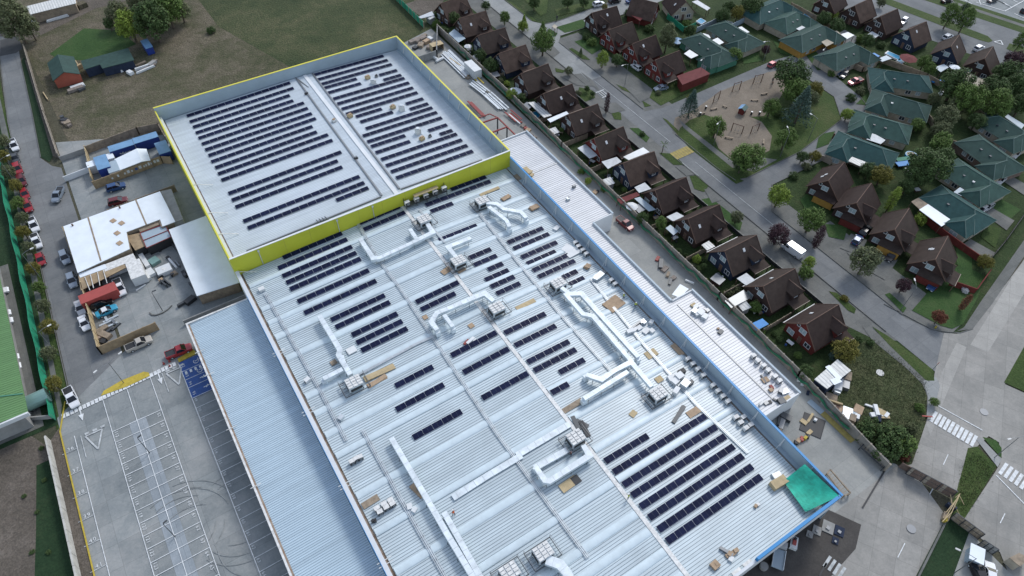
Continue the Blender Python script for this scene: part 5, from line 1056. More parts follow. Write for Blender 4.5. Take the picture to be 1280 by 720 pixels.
b = MB(); heap([(146,88.5,2.6,1.9,.2,'white_box'),(155,86.5,2.6,1.9,.2,'white_box'),(163,91.5,1.4,2,.4,'white_box')], 'white_bins', 'white tubs lined in front of the long green shed', 'tubs', (.6, .9)); heap([(182,87,6,.5,.25,'white_box'),(178,85,4.5,.5,.1,'white_box'),(190,80,3,1.4,.6,'fence_cement'),(186,84,5,.8,.3,'rubble'),(175,80,4,.7,.3,'weathered_wood'),(193,77,2.2,.9,.5,'rubble')], 'timber_pile', 'pale timber and pipe pile right of the green shed', 'timber', (.3, .9))
heap([(97,108,4,1.6,.1,'white_box'),(95,112,4.6,1.4,.1,'rubble'),(101,111,2,2,.4,'dark_metal'),(92,113,2,1,.3,'dark')], 'scrap_pile', 'scrap pile in front of the terracotta shed', 'scrap', (.4, 1.1)); heap([(82,152,2.2,1.6,.4,'rubble'),(85,155,1.8,1.4,.2,'weathered_wood'),(80,150,1.5,1.8,.9,'dark'),(87,157,1.2,1,.5,'rubble'),(78,147,1,1,.2,'dark_metal')], 'debris_heap', 'dark debris heap alone in the dry field', 'debris', (.3, 1.0))
heap([(97,80,.3,4.5,.1,'pale_plywood'),(57,120,.3,5,.12,'pale_plywood')], 'planks', 'pale planks standing by the terracotta shed and fence', 'planks', (.3, .5)); heap([(99,85,2.2,.8,.5,'pale_plywood')], 'trough', 'pale wooden gate between terracotta shed and green shed', 'gate', (1, 1.2))
t, q, c = hut('long_shed', 'long white-roofed shed with clutter at the top left', [(32, 8), (60, 1), (93, -8), (95, 4), (70, 10), (38, 18)], 3.2, 'weathered_wood', 'shed_sheet', 'shed'); heap([(45,22,4,2,.1,'steel'),(55,19,4,2,.1,'dark_metal'),(68,19,6,2,.15,'galv'),(82,16,4,2.4,.1,'red_steel'),(90,13,3,2,.2,'steel'),(50,26,5,1,.1,'white_box'),(72,23,7,.8,.12,'white_box'),(103,8,3,2.4,.3,'dry_field')], 'clutter', 'vehicles parts and sheets piled before the top left shed', 'clutter', (.6, 1.6))
# ------------------------------------------------------------------ works material in the long service yard
cont((591, 82), 2.6, 6.2, 2.9, R(0), 'white_box', 'white_box', 'container', 'white container standing against the long boundary fence')
heap([(528,47,3,2,.2,'rubble'),(521,51,2.4,2,.6,'rubble'),(533,53,2.2,1.6,.3,'cardboard'),(526,57,2.4,1.8,.8,'weathered_wood'),(519,60,1.6,1.4,.3,'dark'),(538,49,1.2,2,.2,'white_box'),(515,53,2,1.6,.1,'rubble'),(543,55,1.8,1.4,.5,'rubble'),(530,44,2,1,.1,'weathered_wood'),(536,60,1.6,1.4,.9,'rubble')], 'rubble_heap', 'rubble and broken boards heap at yard end', 'rubble', (.3, 1.3))
t = thing('timber_shelter', 'open timber shelter with plywood top beside rubble heap', 'shelter', tuple(P(546, 62, 0)), 0); b = MB(); b.box(-2, 2, -1.2, 1.2, 2.0, 2.12, 'pale_plywood'); b.build('roof', t); b = MB(); b.box(-2, 2, 1.0, 1.1, 0, 2, 'plywood'); b.box(-2, -1.9, -1.1, 1, 0, 2, 'pale_plywood'); b.box(1.9, 2, -1.1, 1, 0, 2, 'plywood'); b.build('wall', t)
b = MB(); p = P(546, 72, .4); b.cyl((p.x-.9, p.y+1.6, .45), (p.x-.3, p.y-1.6, .45), .45, .45, 12, 'white_box'); b.cyl((p.x-1.2, p.y-1.8, .4), (p.x+1.6, p.y-1.2, .4), .42, .42, 12, 'white_box'); b.single('foil_roll', 'two thick white rolls lying in an L in the yard', 'rolls')
def bars(px0, px1, n, w, label, m='galv', name='duct_bundle', z=.5):
    p, q = P(*px0), P(*px1); d = (q-p).normalized(); s = Vector((d.y, -d.x, 0)); b = MB()
    for i in range(n):
        o = s*(i-(n-1)/2)*w; k = rnd.uniform(-.8, .8); zz = .15+rnd.random()*z; b.beam(p+o+d*k+Vector((0, 0, zz)), q+o+d*k+Vector((0, 0, zz)), w*.75, .18, m if rnd.random() < .8 else 'white_box')
    return b.single(name, label, 'metal bundle')
bars((556, 66), (586, 95), 7, .6, 'long bundle of galvanised channels left of the white container', z=.7); bars((590, 104), (607, 117), 5, .6, 'shorter bundle of galvanised channels below white container'); bars((608, 118), (630, 138), 6, .5, 'bundle of galvanised channels near the red steel frame', z=.6); bars((604, 108), (594, 98), 3, .5, 'yellow timber stack below the white container', 'yellow_paint', 'timber_stack'); bars((576, 86), (562, 76), 3, .5, 'pale timber battens in front of long channel bundle', 'pale_plywood', 'timber_stack'); bars((636, 142), (650, 154), 5, .5, 'red and grey beams beside the boundary fence', 'red_steel', 'beam_stack'); bars((586, 128), (604, 146), 2, .7, 'two red steel beams lying by the yellow parapet', 'red_steel', 'beam_stack')
heap([(645,92,1,1,.2,'red_steel'),(654,157,1.4,1.2,.3,'rubble'),(660,163,1.6,1.4,.5,'cardboard'),(663,169,1.2,1.6,.2,'brick'),(668,172,1.4,1.1,.4,'rubble'),(657,160,1,1,.7,'red_steel')][1:], 'brick_heap', 'brick and carton heap between low east roof and fence', 'bricks', (.3, .7)); heap([(581,94,1.2,2.4,.5,'cardboard'),(584,97,1,1.6,.5,'weathered_wood')], 'pallet_stack', 'tan pallets at the foot of white container', 'pallets', (.4, .8))
t = thing('portal_structure', 'dark red steel portal frame beside the low east roof', 'steel frame', tuple(P(640, 165, 0))); b = MB(); z = 5.2
fr = [P(603, 154, z), P(622, 147, z), P(645, 166, z)]; fr2 = [P(606, 151, z), P(618.5, 146.5, z)]
b.beam((XB, fr[1].y+.4, z), fr[1], .3, .35, 'red_steel'); b.beam(fr[1], (fr[1].x, 124.0, z), .3, .35, 'red_steel'); xx = fr[1].x; b.beam((XB, 128.5, z), (xx, 128.5, z), .3, .35, 'red_steel'); b.beam((XB, fr[1].y+2.6, z), (xx-1, fr[1].y+2.6, z), .2, .25, 'red_steel'); b.beam((xx-1, fr[1].y+2.6, z), (xx, fr[1].y, z), .2, .25, 'red_steel'); b.build('beam', t, True); b = MB()
for y in (fr[1].y, 128.5): b.box(xx-.15, xx+.15, y-.15, y+.15, 0, z-.18, 'dark_metal')
b.build('post', t, True)
hut('chute', 'white flat box beside the low east roof notch', [(840, 368), (850, 355), (861, 361), (850, 372)], 2.2, 'white_box', 'white_roof', 'box')
heap([(838,352,2,.6,.6,'dark_metal'),(842,347,1.2,1,.2,'rubble'),(826,330,3,1,.8,'dark_metal'),(831,336,2,1.2,.3,'rubble'),(835,343,1.6,.7,.6,'weathered_wood'),(822,323,1.6,.8,.5,'red_steel'),(862,352,.4,2.2,.5,'white_box')], 'debris_heap', 'dark debris strewn along fence beside service yard', 'debris', (.2, .7)); heap([(744,240,1.4,1.2,.4,'cardboard'),(747,239,.7,.6,.2,'dark')], 'carton', 'brown carton by the boundary fence near red pickup', 'carton', (.4, .6))
heap([(1003,478,1.5,.6,.7,'white_box'),(999,473,1.6,.8,.7,'white_box'),(1010,491,1,.5,.6,'navy_wall')], 'concrete_blocks', 'white blocks in the narrow yard by end of east roof', 'blocks', (.3, .5)); b = MB(); p, q = P(1011, 501, 0), P(1028, 516, 0); w = P(1066, 552, 0); mb2 = MB()
mk_line(mb2, p.x, p.y, q.x, q.y, 1.3, 'parapet_in', ZP); mk_line(mb2, q.x, q.y, w.x, w.y, 1.3, 'worn_yellow', ZP); struct('painted_strip', mb2)
heap([(1016,531,4.6,4.2,.5,'dark')], 'ground_sheet', 'black ground sheet weighted with boards in loading yard', 'sheet', (.05, .06)); heap([(1005,527,1,1.4,.2,'pale_plywood'),(1013,522,2.6,.5,.3,'pale_plywood'),(1012,540,1.4,.8,.1,'pale_plywood')], 'boards', 'tan boards holding down the black ground sheet', 'boards', (.2, .3)); heap([(1019,525,.6,.6,.3,'white_box')], 'bucket', 'white bucket standing on black ground sheet', 'bucket', (.4, .5)); heap([(975,521,4.5,.7,.6,'dark_metal'),(978,527,4,.9,.5,'steel'),(982,522,1.4,2.2,.4,'dark_metal'),(976,533,3.6,.5,.6,'weathered_wood')], 'beam_heap', 'dark beams leaning at the foot of east roof end wall', 'beams', (.3, .9)); heap([(998,551,1,.8,.2,'cardboard'),(1002,549,1,.7,.5,'red_box'),(1006,548,.8,.6,.2,'yellow_paint'),(995,553,.8,.6,.8,'dark'),(1010,546,.8,.5,.4,'dark')], 'rubbish_heap', 'colourful rubbish heap by the blue parapet foot', 'rubbish', (.3, .7))
def framebox(pts, label, m='dark_metal'):
    t = thing('gate_leaf', label, 'gate leaf', tuple(P(*pts[0]))); b = MB(); q = [P(*a, 1.0) for a in pts]
    for i in range(4): b.beam(q[i], q[(i+1) % 4], .22, .22, m)
    m1, m2 = (q[0]+q[1])/2, (q[2]+q[3])/2
    for k in range(1, 8): b.beam(q[0].lerp(q[3], k/8), q[1].lerp(q[2], k/8), .08, .08, m)
    b.build('rail', t, True); b = MB()
    for p in q: b.box(p.x-.1, p.x+.1, p.y-.1, p.y+.1, 0, .9, m)
    b.build('leg', t, True); return t
framebox([(1076, 559), (1082, 553), (1110, 577), (1104, 585)], 'dark steel gate frame lying beside the loading yard wall'); framebox([(1034, 592), (1038, 587), (1063, 616), (1055, 620)], 'brown steel gate leaf beside the front corner of store', 'weathered_wood')
# front gate of the site at lower right
def gate(p0, p1, h, m, label, lean=0):
    a, c = P(*p0), P(*p1); t = thing('sliding_gate', label, 'gate', (a.x, a.y, 0)); d = (c-a).normalized(); s = Vector((d.y, -d.x, 0)); L = (c-a).length; b = MB(); n = int(L/.55)
    for k in range(n):
        u, v = a+d*(L*k/n+.02), a+d*(L*(k+1)/n-.02); b.hexa([(w.x, w.y, .1) for w in (u-s*.04, v-s*.04, v+s*.04, u+s*.04)], [(w.x, w.y, h) for w in (u-s*.04, v-s*.04, v+s*.04, u+s*.04)], m if k % 5 else 'fence_panel')
    b.build('board', t, True); b = MB()
    for z in (.12, h+.05, h*.55): b.beam(a+Vector((0, 0, z)), c+Vector((0, 0, z)), .14, .1, 'dark_metal')
    for k in range(4): e = a+d*(L*k/3); b.box(e.x-.08, e.x+.08, e.y-.08, e.y+.08, 0, h, 'dark_metal')
    b.build('frame', t, True); return t
gate((1132, 592), (1188, 622), 2.6, 'brick', 'brown board sliding gate closing the drive to the cross street'); gate((1187, 648), (1222, 674), 2.4, 'weathered_wood', 'brown board fence below the tangle of poles'); gate((1222, 681), (1240, 693), 2.2, 'fence_cement', 'grey gate panel next to the white guard hut')
t = thing('scaffold_poles', 'tangle of pale poles and boards propped at the gate end', 'poles', tuple(P(1188, 640))); b = MB(); random.seed(5)
for a, e in (((1180, 650), (1200, 617)), ((1183, 640), (1199, 620)), ((1186, 648), (1198, 622)), ((1178, 652), (1190, 640)), ((1194, 622), (1199, 618)), ((1190, 630), (1188, 618))): b.beam(P(*a, 1.2), P(*e, 1.6), .12, .12, 'pale_plywood')
for a in ((1205, 631), (1199, 643)): b.beam(P(*a, 0), P(a[0]-6, a[1]-12, 1.5), .1, .1, 'pale_plywood')
b.build('pole', t, True); b = MB(); p = P(1182, 646, .5); b.obb((p.x, p.y, 0), (1.5, 1, .9), .4, 'weathered_wood'); p = P(1181, 650, .5); b.obb((p.x, p.y, 0), (.7, .5, 1.0), .4, 'yellow_paint'); p = P(1188, 634, .3); b.obb((p.x, p.y, 0), (.5, 1.6, 1.1), .3, 'navy_wall'); b.build('board', t, True)
t = thing('guard_hut', 'small white guard hut beside the grey gate panel', 'hut', tuple(P(1213, 698)), R(28)); b = MB(); b.box(-1.1, 1.1, -.9, .9, 0, 2.1, 'parapet_in'); b.build('wall', t); b = MB(); b.box(-1.5, 1.5, -1.15, 1.15, 2.1, 2.25, 'white_roof'); b.build('roof', t); b = MB(); b.box(-.5, .3, -.93, -.9, 1.0, 1.7, 'pane'); b.build('window', t)
t, q, c = hut('tan_shed', 'tan box shed cut by the right bottom corner', [(1262, 697), (1274, 691), (1288, 698), (1275, 708)], 2.2, 'cream_wall', 'weathered_wood', 'shed')
wall([(1128, 578), (1150, 590)], 1.8, .12, 'brick', 'brick_pier', 'broken brick wall end at corner of the weedy plot', 'wall', 0)
# open porch under the front roof: crates and truck follow in vehicles; pale slabs on the floor
for i, (x, y, s, m, l) in enumerate(((1035, 659, 2.2, 'fence_cement', 'largest pale slab on the dark floor under front eaves'), (1021, 663, 1.6, 'fence_cement', 'middle pale slab on the dark floor under front eaves'), (1012, 668, 1.2, 'fence_cement', 'small pale slab on the dark floor under front eaves'), (1049, 664, 1.8, 'navy_wall', 'dark slab on the floor right of the pale slabs'), (1044, 676, 1.2, 'navy_wall', 'small dark slab nearest the drive under front eaves'), (954, 709, 1.1, 'fence_cement', 'round pale drum lid by the front eaves at bottom edge'))):
    p = P(x, y); b = MB()
    if i == 5: b.cyl((p.x, p.y, 0), (p.x, p.y, .7), .7, .7, 14, m)
    else: b.obb((p.x, p.y, 0), (s, s*.9, .14), R(30), m); b.obb((p.x-.2, p.y-.1, .142), (s*.3, s*.3, .2), R(15), 'steel')
    b.single('floor_slab', l, 'slab')
# manholes
for x, y in ((1139, 661), (1100, 466), (1230, 515)):
    mk = MB(); p = P(x, y); mk.cyl((p.x, p.y, .02), (p.x, p.y, .07), .8, .8, 20, 'steel'); struct('manhole_cover', mk)
# oil stain patch: the darker ground by the cabin
hut('waste_hut', 'patched corrugated hut with white strip on weedy plot', [(1018, 474), (1047, 449), (1064, 463), (1034, 486)], 3.2, 'navy_wall', 'shed_sheet', 'hut')
b = MB(); p, q = P(1034, 457.5, 3.3), P(1050, 474, 3.3); b.beam(p, q, 1.1, .06, 'white_roof'); p2 = P(1040, 478, 3.3); b.beam(q, p2, 1.3, .065, 'white_roof'); b.single('roof_patch', 'white sheet strip laid over the patched hut roof', 'roof sheet')
heap([(1047,478,5.2,1.6,.6,'white_box'),(1058,472,2.4,1.6,.6,'weathered_wood'),(1056,481,2.6,1.6,.6,'steel'),(1046,488,2,1.2,.6,'galv')], 'lean_shelf', 'grey shelves and boards before the patched hut', 'shelves', (.5, 1.4)); heap([(1039,499,3,2.4,.6,'weathered_wood'),(1045,508,2.6,1.4,.5,'brown_trim'),(1050,512,2,1,.2,'cardboard'),(1043,504,.4,3,.6,'pale_plywood')], 'timber_heap', 'broken pallets between patched hut and yard wall', 'timber', (.3, 1.0)); heap([(1059,517,3,2,.6,'galv'),(1073,512,2.2,1.8,.4,'cardboard'),(1068,516,1.4,1,.2,'parapet_in'),(1070,522,1.2,1,.5,'white_box'),(1065,524,1.8,1.2,.5,'weathered_wood')], 'junk_heap', 'cartons and metal sheets by the yard wall of weedy plot', 'junk', (.3, 1.0)); heap([(1095,513,2.6,.8,.9,'white_box'),(1098,518,3.4,1,-.5,'white_box'),(1104,521,2.6,.8,-.6,'pale_plywood'),(1101,515,1.4,1.8,.4,'pale_plywood'),(1108,519,1.4,.7,.2,'white_box'),(1092,509,.4,3.4,.6,'white_box'),(1099,523,1.8,.7,.6,'navy_wall')], 'mattress_heap', 'white foam and boards dumped in the weedy plot', 'rubbish', (.2, .8))
# ------------------------------------------------------------------ houses of the estate
def win(par, c, w, h, axis, pane='pane', bars=1):
    """window in a wall facing -x (axis 'x-'), +x or -y"""
    b = MB(); g = MB(); x, y, z = c; f = .1; k = -1 if axis[1] == '-' else 1
    def bx(bb, u0, u1, z0, z1, d0, d1, m):
        if axis[0] == 'x': bb.box(min(x+k*d0, x+k*d1), max(x+k*d0, x+k*d1), y+u0, y+u1, z+z0, z+z1, m)
        else: bb.box(x+u0, x+u1, min(y+k*d0, y+k*d1), max(y+k*d0, y+k*d1), z+z0, z+z1, m)
    bx(b, -w/2-f, w/2+f, h/2, h/2+f, -.02, .09, 'window_frame'); bx(b, -w/2-f, w/2+f, -h/2-f, -h/2, -.02, .11, 'window_frame')
    bx(b, -w/2-f, -w/2, -h/2, h/2, -.02, .09, 'window_frame'); bx(b, w/2, w/2+f, -h/2, h/2, -.02, .09, 'window_frame')
    for i in range(bars): u = -w/2+w*(i+1)/(bars+1); bx(b, u-.05, u+.05, -h/2, h/2, .03, .085, 'window_frame')
    o = b.build('window', par); bx(g, -w/2, w/2, -h/2, h/2, -.02, .03, pane); g.build('pane', o); return o
def chalet(pa, pb, label, wall='brown_wall', group='brown chalet houses', dorm=1, port=1, roof='brown_roof', L=None, trim=0, he=2.3, hr=6.8, Wd=8.8, pane=None, ext=0, sky=0):
    a, c = P(pa[0], pa[1], hr), P(pb[0], pb[1], hr); d = c-a; rz = math.atan2(d.y, d.x); Ln = L or d.length
    m = a+d.normalized()*Ln/2; rng = random.Random(int(pa[0]*13+pa[1]*7)); roof = rng.choice(('brown_roof', 'brown_roof_pale', 'brown_roof_deep', 'brown_roof'))
    t = thing('chalet_house', label, 'house', (m.x, m.y, 0), rz, group); l = Ln/2; w = Wd/2; il = l-.45; iw = w-.5; sl = (hr-he)/w
    pane = pane or ('curtain_pane' if rng.random() < .5 else 'pane')
    b = MB(); pr = [(-iw, 0), (iw, 0), (iw, he+.28), (0, hr-.2), (-iw, he+.28)]
    b.add([(-il, y, z) for y, z in pr]+[(il, y, z) for y, z in pr], [(0, 1, 2, 3, 4), (9, 8, 7, 6, 5)]+[(i, 5+i, 5+(i+1) % 5, (i+1) % 5) for i in range(5)], wall); b.build('wall', t)
    b = MB(); b.slab([(-l, 0, hr), (-l, -w, he), (l, -w, he), (l, 0, hr)], .18, roof); b.slab([(-l, 0, hr), (l, 0, hr), (l, w, he), (-l, w, he)], .18, roof); b.cyl((-l, 0, hr-.01), (l, 0, hr-.01), .09, .09, 6, 'brown_trim'); rf = b.build('roof', t)
    b = MB()
    for e in (-1, 1): b = MB(); b.beam((e*(l+.03), 0, hr-.02), (e*(l+.03), -w, he-.02), .07, .2, 'brown_trim'); b.beam((e*(l+.03), 0, hr-.02), (e*(l+.03), w, he-.02), .07, .2, 'brown_trim'); b.build('bargeboard', t)
    if trim: b = MB(); b.beam((-l, w+.06, he-.03), (l, w+.06, he-.03), .16, .14, 'unit_white'); b.build('eaves_trim', t)
    if rng.random() < .75:
        for _ in range(1+sky): 
            k = rng.choice((-1, 1)) if not sky else 1; y = k*rng.uniform(1.2, 2.6); x = rng.uniform(-.5*l, .1*l); z = hr-abs(y)*sl; b = MB(); ny = k*sl/math.hypot(1, sl); b.hexa([(x+u, y+v, z-v*k*sl+.02) for u, v in ((-.3, -.3), (.3, -.3), (.3, .3), (-.3, .3))], [(x+u, y+v, z-v*k*sl+.14) for u, v in ((-.3, -.3), (.3, -.3), (.3, .3), (-.3, .3))], 'window_frame'); b.build('skylight', rf)
    win(t, (-il, 0, 3.9), 1.5, 1.2, 'x-', pane); win(t, (-il, 1.1+.3, 4.6), .55, .6, 'x-', 'pane', 0)
    win(t, (-il, -2.2, 1.4), 1.3, 1.1, 'x-', 'pane'); win(t, (-il, 2.3, 1.3), 1.5, 1.3, 'x-', pane)
    win(t, (il, 0, 4.1), 1.3, 1.1, 'x+', 'pane'); win(t, (il, 2.0, 1.4), 1.6, 1.2, 'x+', 'pane')
    b = MB(); b.box(-il-.06, -il, -.6, .3, .05, 2.05, 'brown_trim'); b.box(-il-.1, -il-.06, .15, .22, 1.0, 1.08, 'window_frame'); b.build('door', t)
    if dorm:
        x = dorm*l*.48; dw = 1.75; z1, z0 = 5.75, 4.3; yr = -(hr-z1)/sl; ye = -(hr-z0)/sl; yf = -w-.25
        b = MB(); b.slab([(x, yr, z1), (x-dw, ye, z0), (x-dw, yf, z0), (x, yf+.9, z1)], .13, roof); b.slab([(x, yr, z1), (x, yf+.9, z1), (x+dw, yf, z0), (x+dw, ye, z0)], .13, roof); b.slab([(x-dw, yf, z0), (x+dw, yf, z0), (x, yf+.9, z1)], .13, roof); b.cyl((x, yr, z1), (x, yf+.9, z1), .07, .07, 6, 'brown_trim'); b.cyl((x, yf+.9, z1), (x+dw, yf, z0), .07, .07, 6, 'brown_trim'); dr = b.build('dormer', t)
        b = MB(); b.box(x-dw+.35, x+dw-.35, yf+.35, -1.6, 2.4, z0-.1, wall); b.build('dormer_wall', dr); win(dr, (x-.2, yf+.35, 3.6), .9, .7, 'y-', 'pane')
    if port:
        x0, x1 = (0, l*.98) if port > 0 else (-l*.98, 0)
        b = MB(); b.slab([(x0, -w+.2, 2.55), (x0, -w-2.0, 2.25), (x1, -w-2.0, 2.25), (x1, -w+.2, 2.55)], .14, roof); b.beam((x0, -w-2.03, 2.26), (x1, -w-2.03, 2.26), .1, .18, 'pale_trim'); pr_ = b.build('porch_roof', t)
        b = MB()
        for xx in (x0+.3, x1-.3): b = MB(); b.box(xx-.09, xx+.09, -w-1.9, -w-1.72, 0, 2.12, 'brown_trim'); b.build('porch_post', pr_)
    if ext: 
        b = MB(); b.box(-il-1.9, -il-.02, -iw+.2, iw*.35, 0, 2.1, ext); b.build('front_bay', t); b = MB(); b.slab([(-il-.02, -iw-.1, 2.7), (-il-2.1, -iw-.1, 2.15), (-il-2.1, iw*.4, 2.15), (-il-.02, iw*.4, 2.7)], .12, roof); b.build('bay_roof', t)
    return t
FR_ROW = [((550.6,4.4),(592,-10)),((573.7,23),(606,14)),((597,44.4),(629,35)),((623,67),(656,56)),((651,92),(686,79)),((679,117),(714,105)),((710.6,143),(746,130)),((742.5,173),(779,158)),((779,204),(815.5,190)),((819,238),(856,222)),((860,273.7),(897,256.5)),((906,313.7),(943,295)),((954,358),(993,336)),((1008,405),(1047.5,381))]
walls_ = ['brown_wall','brown_wall','navy_wall','navy_wall','brown_wall','brown_wall','brown_wall','red_wall','navy_wall','brown_wall','brown_wall','navy_wall','brown_wall','red_wall']
for i, (a, c) in enumerate(FR_ROW):
    s = 'brown steep-roofed chalet, %s from the top of the row along the long fence' % ORD[i]
    if i == 0: s = 'brown steep-roofed chalet at top of the row along the long fence'
    if i == 13: s = 'brown steep-roofed chalet with red walls at bottom of the fence row'
    chalet(a, c, s, walls_[i], 'brown chalets along the boundary fence', 1, 1, L=9.9, trim=1 if i in (11, 12, 13) else 0)
for (a, c, s, w_, kw) in (((740,16),(768.7,8),'brown chalet at the top of the middle row facing the street junction','brown_wall',{}), ((760.6,37.5),(793.7,25.6),'second brown chalet of the middle row across the street','red_wall',{}), ((790,55),(819,43.7),'third brown chalet of the middle row across the street','red_wall',{}), ((819,75),(848,63.5),'fourth brown chalet of middle row, joined to the red-roofed annex','red_wall',{})):
    chalet(a, c, s, w_, 'brown chalets of the middle row', -1, -1, L=9.9)
for (a, c, s, w_, kw) in (((823,4),(795,-3),'brown chalet with windowed gable beside red porch roof at top','red_wall',{'dorm':0,'port':0}), ((858,2),(845,-14),'brown chalet with cream lower wall at the top edge','cream_wall',{'dorm':0,'port':0}), ((1035,-4),(1056,-18),'brown chalet cut by top edge above green hedge','brown_wall',{'dorm':0,'port':0}), ((1068.7,7),(1094,-5),'first brown chalet below the avenue median, with white blind window','brown_wall',{'dorm':0,'port':0}), ((1101,20.6),(1124,10),'second brown chalet along the avenue, beside white pergola','brown_wall',{'dorm':0,'port':0}), ((1136.5,36.5),(1159.5,26),'third brown chalet along the avenue, with navy walls','navy_wall',{'dorm':0,'port':0}), ((1188.7,58),(1200,42),'fourth brown chalet along the avenue with a lilac parasol','navy_wall',{'dorm':0,'port':0}), ((1231,73),(1242.5,56),'last brown chalet along the avenue before dark trees','brown_wall',{'dorm':0,'port':0})):
    chalet(a, c, s, w_, 'brown chalets along the avenue', L=9.2, **kw)
for (a, c, s, w_, kw) in (((1035.6,225.6),(1055.6,202.5),'brown chalet nearest the playground corner with ochre front','brown_wall',{'ext':'ochre_wall','dorm':0}), ((1070.6,253.7),(1089.4,228.7),'brown chalet with red front bay, second from playground corner','brown_wall',{'ext':'red_wall'}), ((1118.7,287),(1136,261),'brown chalet with mustard front bay beside round water tank','brown_wall',{'ext':'ochre_wall'}), ((1169.4,324.4),(1184,297),'brown chalet at the street corner with red walls and lawn','brown_wall',{'ext':'red_wall'})):
    chalet(a, c, s, w_, 'brown chalets on the corner street', **{**dict(dorm=-1, port=-1, L=9.6, pane='curtain_pane', sky=1), **kw})
def hiphouse(pa, pb, label, wing=-1, end=1, W_=9.6, wall='cream_wall', he=2.5, hr=5.0, wl=3.0, ww=6.4, fw='cream_wall', sky=2):
    """hipped green house; the wing leaves the long side given by wing, near one end"""
    a, c = P(pa[0], pa[1], hr), P(pb[0], pb[1], hr); d = c-a; rz = math.atan2(d.y, d.x); m = (a+c)/2
    t = thing('green_roof_house', label, 'house', (m.x, m.y, 0), rz, 'green roofed houses'); r = d.length/2; w = W_/2; l = r+w*.9
    b = MB(); b.box(-l+.5, l-.5, -w+.5, w-.5, 0, he+.1, wall); b.build('wall', t)
    GR = random.Random(int(pa[0]*5+pa[1])).choice(('green_roof', 'green_roof_pale', 'green_roof_deep'))
    b = MB(); A, B_, C_, D_ = (-l, -w, he), (l, -w, he), (l, w, he), (-l, w, he); R0, R1 = (-r, 0, hr), (r, 0, hr)
    b.add([A, B_, C_, D_, R0, R1], [(0, 1, 5, 4), (1, 2, 5), (2, 3, 4, 5), (3, 0, 4)], GR); b.add([A, B_, C_, D_], [(3, 2, 1, 0)], GR)
    for p, q in ((A, R0), (D_, R0), (B_, R1), (C_, R1), (R0, R1)): b.cyl(p, q, .11, .11, 6, 'green_ridge')
    for p, q in ((A, B_), (B_, C_), (C_, D_), (D_, A)): b.beam(Vector(p)-Vector((0, 0, .08)), Vector(q)-Vector((0, 0, .08)), .1, .14, 'green_ridge')
    rf = b.build('roof', t)
    rng = random.Random(int(pa[0]*3))
    for i in range(sky):
        x = -r*.5+i*r*.8; y = wing*w*.45; z = hr-(hr-he)*.45; b = MB(); b.obb((x, y, z-.12), (.6, .8, .2), 0, 'window_frame' if rng.random() < .12 else 'pane'); b.build('skylight', rf)
    xe = end*(l-ww/2-.2); y0 = wing*(w+wl); zr = hr-.35; yr = wing*w*(hr-zr)/(hr-he)
    b = MB(); p = [(xe-ww/2, wing*(w-.01), he+.02), (xe-ww/2, y0, he+.02), (xe+ww/2, y0, he+.02), (xe+ww/2, wing*(w-.01), he+.02), (xe, yr, zr), (xe, y0-wing*ww*.42, zr)]
    b.add(p, [(0, 1, 5, 4), (1, 2, 5), (2, 3, 4, 5), (3, 2, 1, 0)], GR); b.cyl(p[4], p[5], .11, .11, 6, 'green_ridge'); b.cyl(p[5], p[1], .11, .11, 6, 'green_ridge'); b.cyl(p[5], p[2], .11, .11, 6, 'green_ridge'); wr = b.build('wing_roof', t)
    b = MB(); b.box(xe-ww/2+.5, xe+ww/2-.5, min(wing*(w-.6), y0-wing*.5), max(wing*(w-.6), y0-wing*.5), 0, he-.02, fw); b.build('wing_wall', wr)
    k = 'y-' if wing < 0 else 'y+'
    win(t, (-end*r*.5, wing*(w-.5), 1.4), 1.4, 1.1, k, 'pane'); win(t, (end*-r*1.1, wing*(w-.5), 1.4), 1.2, 1.0, k, 'curtain_pane'); win(wr, (xe, y0-wing*.5, 1.4), 1.8, 1.2, k, 'curtain_pane')
    return t
for a, c, s, kw in (((876,44),(902,61),'green-roofed house with jade walls above the playground road',{'wall':'green_wall','fw':'green_wall'}), ((908,28),(934,43),'green-roofed house with three skylights behind jade one',{'sky':3}), ((950,10),(975,0),'green-roofed house at top with white porch walls',{'wing':-1}), ((982,22),(996,15),'green-roofed house beside a blue pool and white lean-to',{'wing':-1}), ((1002,44),(1028,32),'green-roofed house with ochre side wall and beige annex',{'wing':-1,'wall':'ochre_wall','fw':'ochre_wall'}), ((1046,66),(1070,56),'green-roofed house above the pink red pickup',{'wing':-1}),
    ((1109,88),(1150,94),'green-roofed house at head of the stepped row by pink pickup',{'end':-1}), ((1110,117),(1147,128),'green-roofed house second in the stepped row',{'end':-1,'sky':1}), ((1088,144),(1123,154),'green-roofed house third in the stepped row',{'end':-1}), ((1065,172),(1103,186),'green-roofed house at bottom of the stepped row above chalets',{'end':-1,'sky':1}),
    ((1249,145),(1279,163),'green-roofed house at right edge below the dark trees',{}), ((1230,175),(1259,195.6),'green-roofed house with brick gable window, second on the right',{'wall':'brick'}), ((1207.5,207),(1237.5,226),'green-roofed house third on the right above the white-roofed one',{}), ((1187.5,242),(1218.7,262),'green-roofed house with white side roof near the red wall',{'sky':1})):
    hiphouse(a, c, s, **kw)
b = MB(); 
hut('annex', 'dark red flat annex beside the fourth chalet of the middle row', [(846,95), (876,84), (888,92), (853,106)], 2.8, 'red_wall', 'red_roof', 'annex')
